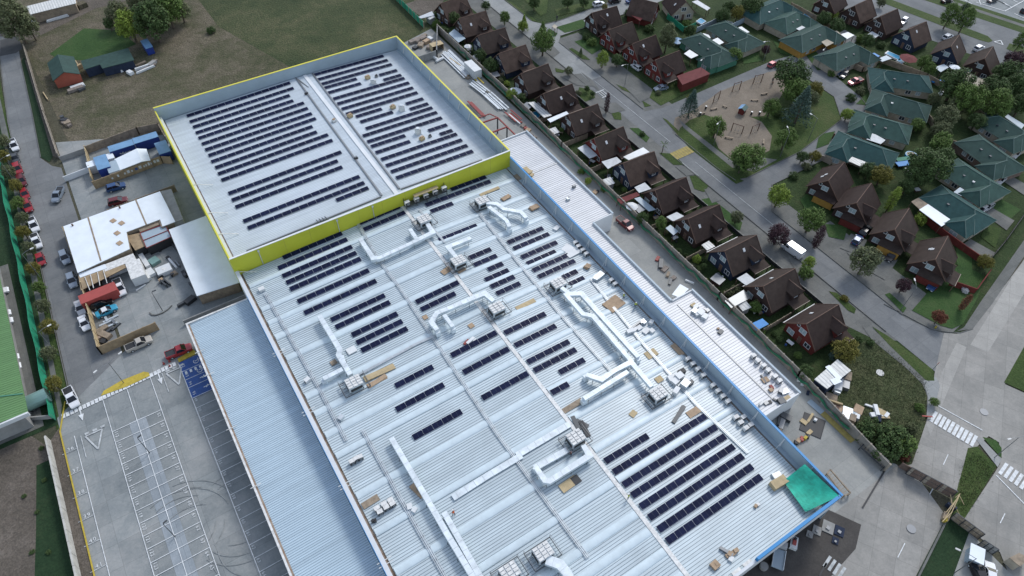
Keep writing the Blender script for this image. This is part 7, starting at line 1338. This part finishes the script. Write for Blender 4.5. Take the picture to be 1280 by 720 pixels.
# fence row gardens
for x, y, w, k, l, s in ((568,22,16,'round',D_,'dark tree behind the topmost fence-row chalets'),(545,30,12,'shrub',M_,'shrubs beside the white shed roof at fence end'),(556,38,12,'shrub',D_,'dark shrub beside the pale pergola'),(600,70,16,'round',D_,'dark tree behind third fence-row chalet'),(614,82,18,'round',D_,'dark tree behind fourth fence-row chalet'),(623,100,12,'shrub',OL,'grey shrub behind fourth fence-row chalet'),(640,118,14,'round',LI,'yellow-lime shrub tree by the long fence and white parasol'),(650,122,14,'round',D_,'dark tree below the white parasol'),(664,116,10,'shrub',M_,'green shrub behind fifth fence-row chalet'),(634,104,9,'shrub',LI,'lime shrub behind the white parasol'),
    (735,226,10,'round',LI,'lime tree by the long fence behind eighth chalet'),(743,222,9,'shrub',LI,'yellow-lime shrub behind the eighth chalet'),(727,214,10,'shrub',M_,'green shrub by fence behind eighth chalet'),(756,236,12,'shrub',M_,'green shrub by the fence behind ninth chalet'),(803,273,17,'round',D_,'round dark tree by fence above the red pickup'),(826,279,16,'tall',M_,'tall tree by fence behind eleventh chalet'),(824,297,12,'shrub',M_,'green shrub below the tall fence tree'),(838,309,12,'shrub',D_,'dark shrub behind the eleventh chalet'),(849,321,10,'shrub',LI,'yellow-lime shrub by fence behind twelfth chalet'),(830,302,9,'shrub',LI,'small lime shrub against long fence'),(871,324,13,'round',LI,'bright lime tree behind twelfth chalet'),(883,352,10,'shrub',LI,'lime shrub at the fence below twelfth chalet'),(865,333,10,'shrub',OL,'olive shrub at the fence behind twelfth chalet'),
    (911,366,14,'shrub',OL,'pale olive hedge behind the thirteenth chalet'),(920,362,13,'shrub',OL,'pale olive hedge behind the thirteenth chalet'),(945,384,16,'round',M_,'green tree beside the dark flat shed roof'),(952,414,12,'shrub',M_,'green shrub beside the blue awning'),(897,360,9,'shrub',D_,'dark shrub by the fence behind thirteenth chalet'),(1008,465,20,'round',D_,'dark tree left of the patched hut'),(1058,438,32,'round',AU,'broad yellow-green tree beside the last fence-row chalet'),(1046,446,18,'round',BL,'blue-green tree below the yellow-green one'),(1074,424,9,'shrub',D_,'dark round shrub at front of the last chalet'),(1088,428,10,'shrub',D_,'dark shrub by pavement of weedy plot'),
    (1112,550,44,'shrub',D_,'large dark bramble mass above the yard wall'),(1088,540,34,'shrub',D_,'large dark bramble mass above the yard wall'),(1104,566,30,'shrub',D_,'large dark bramble mass above the yard wall'),(1128,556,30,'shrub',M_,'large dark bramble mass above the yard wall'),(1150,510,12,'shrub',M_,'weed clump at right edge of weedy plot'),(1140,535,14,'shrub',OL,'olive weed clump at lower end of weedy plot'),(1168,502,10,'round',M_,'round clipped bush at the pale corner pavement'),(1130,572,12,'shrub',RU,'rusty shrub at lower tip of weedy plot'),
    (631,22,15,'round',M_,'round street tree nearest top of the pale street'),(653,32,14,'round',LI,'yellow-green tree beside the pale street'),(655,30,12,'cone',LI,'pointed tree beside the pale street'),(679,52,30,'round',M_,'big street tree at the fourth fence-row chalet'),(678,42,20,'cone',M_,'pointed crown tree above the big street tree'),(607,6,12,'round',D_,'dark tree at the top end of pale street'),
    (711,88,11,'round',OL,'small round street tree before the fifth chalet'),(734,111,8,'round',D_,'upper one of two clipped dark bushes at road verge'),(741,117,7,'round',D_,'lower one of two clipped dark bushes at road verge'),(723,116,8,'shrub',OL,'pale clipped shrub before the sixth chalet'),(759,129,9,'column',PU,'dark slim cypress at the road edge'),(803,167,9,'shrub',D_,'small dark shrub before the eighth chalet'),(921,272,16,'round',OL,'round tree on grass before the twelfth chalet'),(869,258,8,'shrub',OL,'shrub before the eleventh fence-row chalet'),(1056,373,10,'shrub',AU,'yellow shrub on verge before the last chalet'),
    (733,46,12,'shrub',D_,'dark shrub in front lawn of the top middle chalet'),(726,65,7,'cone',D_,'tiny dark conifer on the verge of middle row'),(754,72,15,'tall',LI,'tall lime tree before the second middle chalet'),(772,74,16,'round',D_,'dark tree before the third middle chalet'),(740,53,12,'shrub',M_,'green shrub before the second middle chalet'),(835,45,24,'tall',OL,'tall olive tree behind the third middle chalet'),(858,30,12,'shrub',M_,'green shrub by garden fence behind the middle row'),(862,38,16,'round',D_,'dark tree left of the jade-walled house'),(812,36,12,'shrub',D_,'dark shrub behind the second middle chalet'),(787,17,16,'shrub',D_,'dark hedge behind the top middle chalet'),(823,116,8,'shrub',OL,'small shrub in front of the red annex'),(848,104,9,'shrub',D_,'dark shrub beside the red annex porch'),(862,65,10,'shrub',D_,'dark shrub at left corner of jade-walled house'),
    (919,68,18,'round',M_,'round green tree on the lawn of skylight house'),(903,20,18,'round',D_,'dark tree at top behind the skylight house'),(922,17,16,'round',AU,'yellow-green tree at top right of skylight house'),(940,8,24,'round',D_,'dark tree at top beside green roof'),(957,62,11,'round',PU,'dark reddish bush on the road bend'),(912,8,14,'round',D_,'dark tree at the top edge'),
    (864,130,24,'cone',BL,'dark conifer at the playground corner'),(896,157,27,'round',M_,'big tree at left side of playground'),(936,194,38,'round',M_,'big tree at the lower corner of playground'),(927,205,22,'round',D_,'darker tree below the lower playground tree'),(964,133,22,'round',M_,'tree by the grass tongue of playground'),(972,142,12,'shrub',D_,'dark shrub right of grass tongue tree'),(992,92,42,'round',D_,'largest dark tree of the playground group'),(998,112,34,'round',M_,'middle tree of the playground group'),(1003,130,34,'cone',BL,'blue spruce in the playground group'),(1020,110,18,'round',AU,'yellowing tree at right of playground group'),(1012,122,20,'round',OL,'olive tree behind the blue spruce'),(982,174,25,'round',M_,'round tree at the street lamp of playground road'),(987,160,14,'shrub',D_,'dark shrub above the round lamp tree'),(863,122,10,'shrub',AU,'low yellow shrub under the conifer'),
    (1060,142,15,'round',LI,'bright green tree beside the third stepped-row house'),(1064,122,12,'shrub',D_,'dark hedge at end of road by pink pickup'),(1075,113,12,'shrub',OL,'grey-green shrub by pink pickup'),(1079,167,12,'round',M_,'round shrub tree on the roof edge of stepped row'),(1003,196,14,'round',D_,'dark tree beside playground road below spruce'),(1018,196,14,'round',AU,'olive-yellow tree beside dark one by low pale fence'),(1008,208,12,'shrub',OL,'pale shrub by road above ochre-front chalet'),(993,219,12,'shrub',D_,'dark shrub by road left of ochre-front chalet'),
    (974,245,28,'round',LI,'round lime-green tree at the street corner'),(1015,274,34,'round',M_,'broad green street tree before the ochre-front chalet'),(973,292,29,'round',PU,'dark purple tree beside the white van'),(1024,296,12,'column',PU,'dark slim bush below the broad street tree'),(1012,327,16,'tall',LI,'lime street tree below the white van'),(1008,341,18,'round',M_,'dark green tree below the lime street tree'),(1083,326,36,'round',OL,'broad olive bush before mustard-bay chalet'),(1130,357,18,'round',PU,'purple-pink flowering bush before corner chalet'),(1174,397,16,'round',RU,'rust brown bush at lower tip of corner lawn'),(1208,377,9,'column',RU,'red upright bush on corner lawn'),(1206,363,9,'shrub','window_frame','white flowering bush on corner lawn'),(1232,326,17,'round',AU,'yellow-green bush at the red wall corner'),
    (1087,212,20,'round',D_,'dark tree right of ochre-front chalet'),(1103,218,24,'round',AU,'olive-yellow tree between chalets and bottom stepped house'),(1116,250,11,'column',LI,'bright lime hedge beside round water tank'),(1121,244,10,'shrub',LI,'bright lime hedge top end'),(1150,274,16,'shrub',LI,'lime shrub between chalet and bright white roof'),(1162,205,44,'round',D_,'large dark tree left of third right-hand house'),(1148,218,28,'round',D_,'dark tree below paddling pool'),(1180,196,26,'round',D_,'dark tree behind third right-hand house'),(1134,232,20,'round',D_,'dark tree above slatted pergola'),
    (1195,105,32,'round',D_,'dark tree behind fourth avenue chalet'),(1212,122,34,'round',M_,'green tree among dark gardens'),(1243,113,30,'round',D_,'dark tree below the last avenue chalet'),(1247,132,32,'round',M_,'bright dark tree above right edge house'),(1262,90,28,'round',D_,'dark tree right of the last avenue chalet'),(1272,108,26,'round',D_,'dark tree at right edge'),(1203,128,22,'round',OL,'greyish tree beside the green garden tree'),(1182,148,26,'round',OL,'olive tree right of second stepped house'),(1148,155,16,'round',M_,'round tree at end of third stepped house'),(1176,162,22,'round',OL,'olive tree in lower dark garden'),(1177,178,26,'round',M_,'mid green tree above third right-hand house'),(1168,122,14,'round',OL,'pale olive bush at the first stepped house corner'),(1156,77,16,'round',M_,'twin green tree behind narrow pool'),(1163,86,14,'round',M_,'twin green tree behind narrow pool lower'),(1222,150,20,'round',D_,'dark tree left of right edge house'),(1268,76,20,'round',PU,'purple tree at end of avenue chalets'),(1278,130,24,'round',D_,'dark tree cut by the right edge'),
    (1040,18,14,'shrub',LI,'lime hedge above the pool-side garden'),(1030,24,16,'round',D_,'dark tree at brown fence by pool'),(1047,31,18,'round',D_,'dark tree behind first avenue chalet'),(1085,50,16,'round',D_,'dark tree behind beige annex'),(1076,48,12,'shrub',M_,'green shrub beside white pergola'),(1102,56,10,'shrub',D_,'dark shrub beside second avenue chalet'),(975,80,12,'shrub',D_,'dark shrub before the ochre house'),(1040,92,10,'shrub',M_,'green hedge beside dark car at road end'),
    (1189,17,18,'tall',M_,'left tree of the avenue median pair'),(1210,21,20,'tall',M_,'right tree of the avenue median pair'),(1207,10,9,'round',D_,'small dark tree behind the median pair'),(1277,50,14,'tall',M_,'tree on median at right edge'),(1102,3,10,'round',OL,'small tree at the top of avenue median'),(1266,96,12,'shrub',D_,'dark shrub near right edge trees'),
    (668,4,14,'round',D_,'dark tree at top beyond the pale side street'),(710,2,14,'round',D_,'dark tree at the top lawn by white car'),(730,2,12,'round',D_,'second dark tree at top lawn by white car'),(756,9,8,'round',AU,'small yellow-green tree by the top middle chalet')):
    tree(k, l, x, y, w, s, 1.0)
for i, y in enumerate(gy):
    rg = random.Random(i*3+2)
    for j in range(3):
        X = Vector((rg.uniform(95, 99), y+rg.uniform(-5, 5), .6)); v = M.inverted() @ X; qx, qy = 640+FPX*v.x/-v.z, 360-FPX*v.y/-v.z
        tree('shrub' if j else 'round', rg.choice((D_, M_, D_, OL)), qx, qy, rg.uniform(6, 10), ('low shrub' if j else 'small tree')+' in back garden of the %s fence-row chalet' % ORD[i], 1.0)
# yucca-like young palm on the verge
p = P(827, 192); t = thing('palm_tree', 'small dark palm on the verge by yellow crossing', 'palm', (p.x, p.y, 0)); b = MB(); b.cyl((0, 0, 0), (.1, 0, 3.0), .12, .09, 8, 'bark'); b.build('trunk', t); b = MB(); random.seed(2)
for i in range(16):
    a = i*2.4; el = random.uniform(-.3, 1.1); d = Vector((math.cos(a)*math.cos(el), math.sin(a)*math.cos(el), math.sin(el))); s = Vector((-d.y, d.x, 0)).normalized()*.1; o = Vector((.1, 0, 3.0)); e = o+d*1.1; f = o+d*1.6-Vector((0, 0, .35)); b.add([o, e+s, f, e-s], [(0, 1, 2, 3)], 'leaf_dark')
b.build('crown', t)
# loose weeds: one ground cover object on the plot and fields
def weeds(name, polys, n, leaf, sz, seed):
    rg = random.Random(seed); b = MB(); k = b._m(leaf)
    for poly, cnt in polys:
        q = [P(*a) for a in poly]; xs = [p.x for p in q]; ys = [p.y for p in q]; c = 0
        while c < cnt:
            x, y = rg.uniform(min(xs), max(xs)), rg.uniform(min(ys), max(ys)); ins = False
            for i in range(len(q)):
                a, e = q[i], q[i-1]
                if (a.y > y) != (e.y > y) and x < (e.x-a.x)*(y-a.y)/(e.y-a.y)+a.x: ins = not ins
            if not ins: continue
            c += 1; hx = rg.uniform(.4, 1.2)*sz
            for j in range(5):
                a = rg.uniform(0, 6.28); px_, py_ = x+rg.gauss(0, .35), y+rg.gauss(0, .35); w = .16*sz; d = (math.cos(a)*w, math.sin(a)*w); m = len(b.v); lx, ly = rg.gauss(0, .25*sz), rg.gauss(0, .25*sz)
                b.v += [(px_-d[0], py_-d[1], 0), (px_+d[0], py_+d[1], 0), (px_+lx, py_+ly, hx)]; b.f.append((m, m+1, m+2)); b.mi.append(k)
    o = b.build(name); o['kind'] = 'stuff'; o['label'] = {'weeds': 'rough weeds and tall grass over the plot and field edge', 'dry_grass': 'tufts of dry grass over the big dark field'}[name]; o['category'] = 'weeds'
weeds('weeds', [([(1064, 432), (1094, 424), (1158, 474), (1158, 510), (1140, 575), (1112, 572), (1045, 492), (1060, 460)], 1500), ([(1196, 613), (1210, 562), (1244, 583), (1203, 650)], 300)], 0, 'leaf_olive', .3, 5)
# ------------------------------------------------------------------ vehicles
def W_(x, y): return Vector((x, y, .8))
def car(kind, color, rear, front, label, L=None, zf=0.0):
    a, c = (rear, front) if isinstance(rear, Vector) else (P(*rear, .8), P(*front, .8)); d = c-a; rz = math.atan2(d.y, d.x); m = (a+c)/2
    dims = {'sedan': (4.5, 1.8, 1.42), 'hatch': (4.0, 1.75, 1.5), 'suv': (4.6, 1.9, 1.7), 'pickup': (5.3, 1.9, 1.78), 'van': (5.6, 2.0, 2.3)}[kind]
    Ln, Wd, Hh = dims; m_ = 'car_'+color
    t = thing('parked_car' if kind in ('sedan', 'hatch', 'suv') else 'pickup_truck' if kind == 'pickup' else 'van', label, {'pickup': 'pickup', 'van': 'van'}.get(kind, 'car'), (m.x, m.y, zf), rz, 'cars and vans of the place')
    h = Ln/2; w = Wd/2
    # side profile (x, half width, belt height)
    belt = .92 if kind in ('sedan', 'hatch') else 1.05
    st = [(-h, w*.82, .42, belt-.12), (-h+.18, w*.95, .25, belt), (-h*.45, w, .22, belt), (h*.4, w, .22, belt), (h-.25, w*.93, .25, belt-.16), (h, w*.78, .4, belt-.3)]
    if kind == 'van': st = [(-h, w*.95, .35, 1.2), (-h+.1, w, .3, 1.25), (-h*.4, w, .28, 1.25), (h*.55, w, .28, 1.2), (h-.15, w*.9, .3, 1.0), (h, w*.8, .4, .85)]
    b = MB(); vs = []
    for x, ww, z0, z1 in st: vs += [(x, -ww*.94, z0), (x, ww*.94, z0), (x, ww, (z0+z1)/2), (x, ww*.93, z1), (x, -ww*.93, z1), (x, -ww, (z0+z1)/2)]
    fs = [(0, 1, 2, 3, 4, 5)[::-1], tuple(30+i for i in range(6))]
    for i in range(5):
        for j in range(6): fs.append((6*i+j, 6*i+(j+1) % 6, 6*i+6+(j+1) % 6, 6*i+6+j))
    b.add(vs, fs, m_)
    cab = {'sedan': (-h*.62, -h*.36, h*.12, h*.46), 'hatch': (-h*.96, -h*.72, h*.1, h*.5), 'suv': (-h*.95, -h*.78, h*.12, h*.48), 'pickup': (-h*.2, -h*.12, h*.28, h*.56), 'van': (-h*.99, -h*.97, h*.55, h*.86)}[kind]
    x0, x1, x2, x3 = cab; tw = w*.76 if kind != 'van' else w*.93; bw = w*.9; z1 = Hh
    bl = belt if kind != 'van' else 1.22
    if kind == 'van':
        b.hexa([(x0, -w*.97, 1.2), (x2, -w*.97, 1.2), (x2, w*.97, 1.2), (x0, w*.97, 1.2)], [(x1, -tw, z1), (x2-.1, -tw, z1), (x2-.1, tw, z1), (x1, tw, z1)], m_)
        for i in range(4): xx = x0+.4+i*.9; b.box(xx, xx+.06, -tw*.94, tw*.94, z1, z1+.04, m_)
    else:
        b.hexa([(x1, -tw, z1-.08), (x2, -tw, z1-.08), (x2, tw, z1-.08), (x1, tw, z1-.08)], [(x1+.08, -tw*.92, z1), (x2-.08, -tw*.92, z1), (x2-.08, tw*.92, z1), (x1+.08, tw*.92, z1)], 'car_white' if label.startswith('cyan') else m_)
        for (xa, za), (xb, zb) in (((x0, bl), (x1, z1-.06)), ((x3, bl), (x2, z1-.06))):
            for s in (-1, 1): b.beam((xa, s*bw, za), (xb, s*tw, zb), .09, .09, m_)
        if kind in ('sedan', 'suv', 'hatch'):
            for s in (-1, 1): xm = (x1+x2)/2; b.beam((xm, s*bw, bl), (xm, s*tw, z1-.06), .09, .06, m_)
    for s in (-1, 1): b.box(x3-.25, x3-.05, s*w*1.0-.1+(0 if s > 0 else 0), s*w*1.0+.1, bl+.02, bl+.17, m_)
    b.build('body', t)
    if kind == 'pickup':
        b = MB(); b.box(-h+.12, -h*.24, -w*.82, w*.82, bl+.005, bl+.02, 'dark'); b.box(-h+.05, -h*.22, -w*.93, -w*.83, bl, bl+.1, m_); b.box(-h+.05, -h*.22, w*.83, w*.93, bl, bl+.1, m_); b.box(-h+.04, -h+.14, -w*.83, w*.83, bl, bl+.08, m_); b.build('cargo_bed', t)
    b = MB()
    if kind == 'van': b.add([(x2+.02, -w*.8, 1.25), (x3+.25, -w*.8, 1.2), (x3+.25, w*.8, 1.2), (x2+.02, w*.8, 1.25), (x2-.08, -w*.8, z1-.12), (x2-.08, w*.8, z1-.12)], [(1, 2, 5, 4), (0, 1, 4), (3, 5, 2)], 'glass')
    else: b.add([(x3, -bw*.95, bl), (x3, bw*.95, bl), (x2, tw*.95, z1-.08), (x2, -tw*.95, z1-.08)], [(0, 1, 2, 3)], 'glass')
    b.build('windscreen', t)
    if kind != 'van':
        b = MB(); b.add([(x0, -bw*.95, bl), (x0, bw*.95, bl), (x1, tw*.95, z1-.08), (x1, -tw*.95, z1-.08)], [(3, 2, 1, 0)], 'glass'); b.build('rear_window', t)
        for s in (-1, 1): b = MB(); b.add([(x0, s*bw, bl), (x3, s*bw, bl), (x2, s*tw, z1-.08), (x1, s*tw, z1-.08)], [(0, 1, 2, 3)], 'glass'); b.build('side_window', t)
    else:
        for s in (-1, 1): b = MB(); b.box(x2-.9, x2-.15, s*w*.975-.01, s*w*.975+.01, 1.3, 1.9, 'glass'); b.build('side_window', t)
    for x in (-h*.6, h*.6):
        for s in (-1, 1): b = MB(); b.cyl((x, s*(w-.16), .33), (x, s*(w+.02), .33), .33, .33, 14, 'tyre'); b.cyl((x, s*(w+.02), .33), (x, s*(w+.03), .33), .2, .2, 10, 'galv'); b.build('wheel', t)
    for s in (-1, 1):
        b = MB(); z = st[-1][3]-.1; b.box(h-.12, h+.02, s*w*.6-.2, s*w*.6+.2, z-.1, z+.06, 'lamp_lens'); b.build('headlight', t)
        b = MB(); b.box(-h-.02, -h+.1, s*w*.68-.12, s*w*.68+.12, .6, .8, 'tail_lens'); b.build('tail_light', t)
    return t
for a in (('pickup','white',(13.7,173.5),(20,188),'white pickup with black bed, topmost on left kerb'),('sedan','charcoal',(16.3,190.5),(20.3,203),'dark grey car second on the left kerb'),('suv','red',(19,203.5),(24.5,217.5),'red car third along the left kerb'),('suv','dark_red',(24,219),(29,232),'dark red car with glass roof on the left kerb'),('hatch','red',(27.5,234.5),(33.5,248.5),'red car just above another red car mid kerb'),('suv','red',(31,249.5),(37,264.5),'lowest red car of the close red group on left kerb'),('pickup','white',(37.5,271.5),(45.5,289),'white pickup upper of two on the left kerb'),('pickup','white',(41.5,292),(48.5,309.5),'white pickup lower of two on the left kerb'),('hatch','red',(48,317),(52.5,330),'small red hatchback alone below the white pickups'),
    ('suv','grey',(77.5,313.5),(84,329),'grey-blue pickup-like car at top of right kerb by hoarding'),('suv','grey',(87.5,342.5),(92,357.5),'grey-blue car second along the hoarding'),('sedan','silver',(97,376.5),(102,391),'pale silver car third along the hoarding'),('sedan','white',(101.5,395.5),(108,410.5),'white sedan lowest along the street hoarding'),('suv','blue',(135,236),(154,230.5),'blue car before the lettered hoarding'),('suv','dark_red',(137,253.5),(157,248.5),'dark red car behind the site office hoarding'),('pickup','grey',(75,237),(69.5,248.5),'grey truck standing by the street entrance'),
    ('pickup','white',(145.5,350),(153,367),'white pickup parked beside red container'),('suv','black',(115,382),(137,374.5),'black car between red container and cyan taxi'),('sedan','cyan',(121,393.5),(144,382.5),'cyan taxi with a white roof in the yard'),('pickup','tan',(159,435.5),(187,423),'silver tan pickup before the plywood hoarding'),('pickup','red',(208,444.5),(238,432.5),'red pickup beside the blue disabled bays'),('pickup','white',(83.5,485),(94,507.5),'white pickup at the dashed entry line'),
    ('sedan','white',W_(-43.9,141),W_(-39.9,141),'white car half under green roof, nearest the middle'),('sedan','white',W_(-44.4,133.8),W_(-40.4,133.8),'white car half under green roof edge, upper'),('sedan','white',W_(-44.3,131.3),W_(-40.3,131.3),'white car half under green roof edge, lower'),('sedan','white',W_(-44.6,120.4),W_(-40.6,120.4),'white car half under green roof near tank, upper'),('sedan','white',W_(-44.6,117.8),W_(-40.6,117.8),'white car half under green roof near tank, lower'),('pickup','dark_red',(773,272),(790,286),'dark red pickup in the service yard by the fence'),
    ('van','white',(1000,319),(981,305.5),'white van driving on the estate street'),('hatch','blue',(1069,303),(1075,295),'blue car in driveway of the red-bay chalet'),('suv','black',(1078,292),(1086,283),'black car under porch of the red-bay chalet'),('hatch','white',(799,85.5),(792,80.5),'small white car beside the third middle chalet'),('sedan','grey',(831,108),(822,110),'grey car under porch of the fourth middle chalet'),('suv','white',(742,6),(755,3),'white car parked on pale side street at top'),('suv','black',(762,2),(775,-1),'black car at the top edge on side street'),('sedan','blue',(786,1),(793,-1),'blue car at the top edge beside chalet'),('pickup','pink_red',(1078,98.5),(1061,104),'pink red pickup at end of the playground road'),('hatch','blue',(1052,85),(1046,92),'blue white car before the house above pink pickup'),('hatch','charcoal',(1059,89),(1052,96),'dark car beside the blue white one'),
    ('suv','white',(1276,185.5),(1265,197),'white car between the right edge houses'),('suv','white',(1257,219),(1246,228.5),'white car in front of the brick gable house'),('hatch','white',(1231,258),(1224,264),'white car in front of third right-hand house'),('hatch','silver',(1238,255.5),(1233,259),'silver car beside the white one at third house'),('sedan','black',(1119,316),(1112,322),'black car under porch of mustard-bay chalet'),('sedan','blue',(1170,352),(1165,358),'blue car under porch of the corner chalet'),
    ('sedan','white',(1239,727),(1238,708),'white car at bottom edge beside guard hut'),('suv','black',(1226,722),(1222,712),'black car at bottom edge left of white car'),('sedan','black',(1178,1),(1190,-1),'black car at top of the avenue car park'),('sedan','charcoal',(1236,1),(1246,-2),'dark car at top edge of avenue car park'),('suv','black',(1277,15),(1287,10),'dark car cut by right edge in avenue car park'),('hatch','pink_red',(963.5,81),(968.5,78),'orange red car under porch of ochre house'),('suv','white',(1132,24),(1127,28),'white car behind the second avenue chalet'),('suv','white',(1182,47),(1188,44),'white car behind the fourth avenue chalet'),('suv','white',(1221,61),(1227,58),'white car behind the last avenue chalet')):
    car(*a)
p = P(972, 696); t = thing('flatbed_truck', 'grey flatbed truck half under the front fascia', 'truck', (p.x, p.y, 0), R(35)); b = MB(); b.box(-2.4, 1.0, -1, 1, .7, .95, 'parapet_in'); b.box(-2.4, 1.0, -1, -.9, .95, 1.2, 'galv'); b.box(-2.4, 1.0, .9, 1, .95, 1.2, 'galv'); b.build('bed', t); b = MB(); b.box(1.15, 2.6, -.95, .95, .5, 1.4, 'car_silver'); b.hexa([(1.15, -.95, 1.4), (2.55, -.95, 1.4), (2.55, .95, 1.4), (1.15, .95, 1.4)], [(1.2, -.85, 2.0), (2.1, -.85, 2.0), (2.1, .85, 2.0), (1.2, .85, 2.0)], 'car_silver'); b.build('cab', t); b = MB(); b.add([(2.57, -.85, 1.42), (2.57, .85, 1.42), (2.14, .8, 1.97), (2.14, -.8, 1.97)], [(0, 1, 2, 3)], 'glass'); b.build('windscreen', t)
for x in (-1.5, 1.8):
    for s in (-1, 1): b = MB(); b.cyl((x, s*.75, .4), (x, s*1.0, .4), .4, .4, 14, 'tyre'); b.build('wheel', t)
p = P(991, 680); b = MB(); b.obb((p.x, p.y, 0), (2.2, 1.2, .8), R(35), 'white_box'); b.obb((p.x, p.y, .8), (1.0, .6, .25), R(35), 'red_box'); b.obb((p.x+.5, p.y+.3, .8), (.5, .4, .4), R(20), 'dark'); b.single('cargo_pallet', 'white pallet with red goods under front eaves', 'pallet')
# ------------------------------------------------------------------ daylight
sd = Vector((.74, .40, .78)).normalized(); el = math.asin(sd.z); az = math.atan2(sd.x, sd.y)
w = bpy.data.worlds.new('World'); S.world = w; w.use_nodes = True; nt = w.node_tree
sky = nt.nodes.new('ShaderNodeTexSky'); sky.sky_type = 'NISHITA'; sky.sun_disc = False; sky.sun_elevation = el; sky.sun_rotation = az; sky.air_density = 1.0; sky.dust_density = .8; sky.ozone_density = 1.0
hs = nt.nodes.new('ShaderNodeHueSaturation'); hs.inputs['Saturation'].default_value = .62; nt.links.new(sky.outputs['Color'], hs.inputs['Color']); nt.links.new(hs.outputs['Color'], nt.nodes['Background'].inputs['Color']); nt.nodes['Background'].inputs['Strength'].default_value = .15
sl = bpy.data.lights.new('sun', 'SUN'); sl.energy = 1.25; sl.angle = R(14); sl.color = (1, .97, .93); so = bpy.data.objects.new('sun', sl); COL.objects.link(so); so.rotation_euler = sd.to_track_quat('Z', 'Y').to_euler()
S.view_settings.view_transform = 'Standard'; S.view_settings.look = 'None'; S.view_settings.gamma = 1; S.view_settings.exposure = 0.74
settle()
import collections
cc = collections.Counter(o.get('label') for o in LABELS)
for k_, n_ in cc.items():
    if n_ > 1: print('DUPLABEL', n_, k_)
    if not 4 <= len(k_.split()) <= 16: print('LABLEN', len(k_.split()), k_)
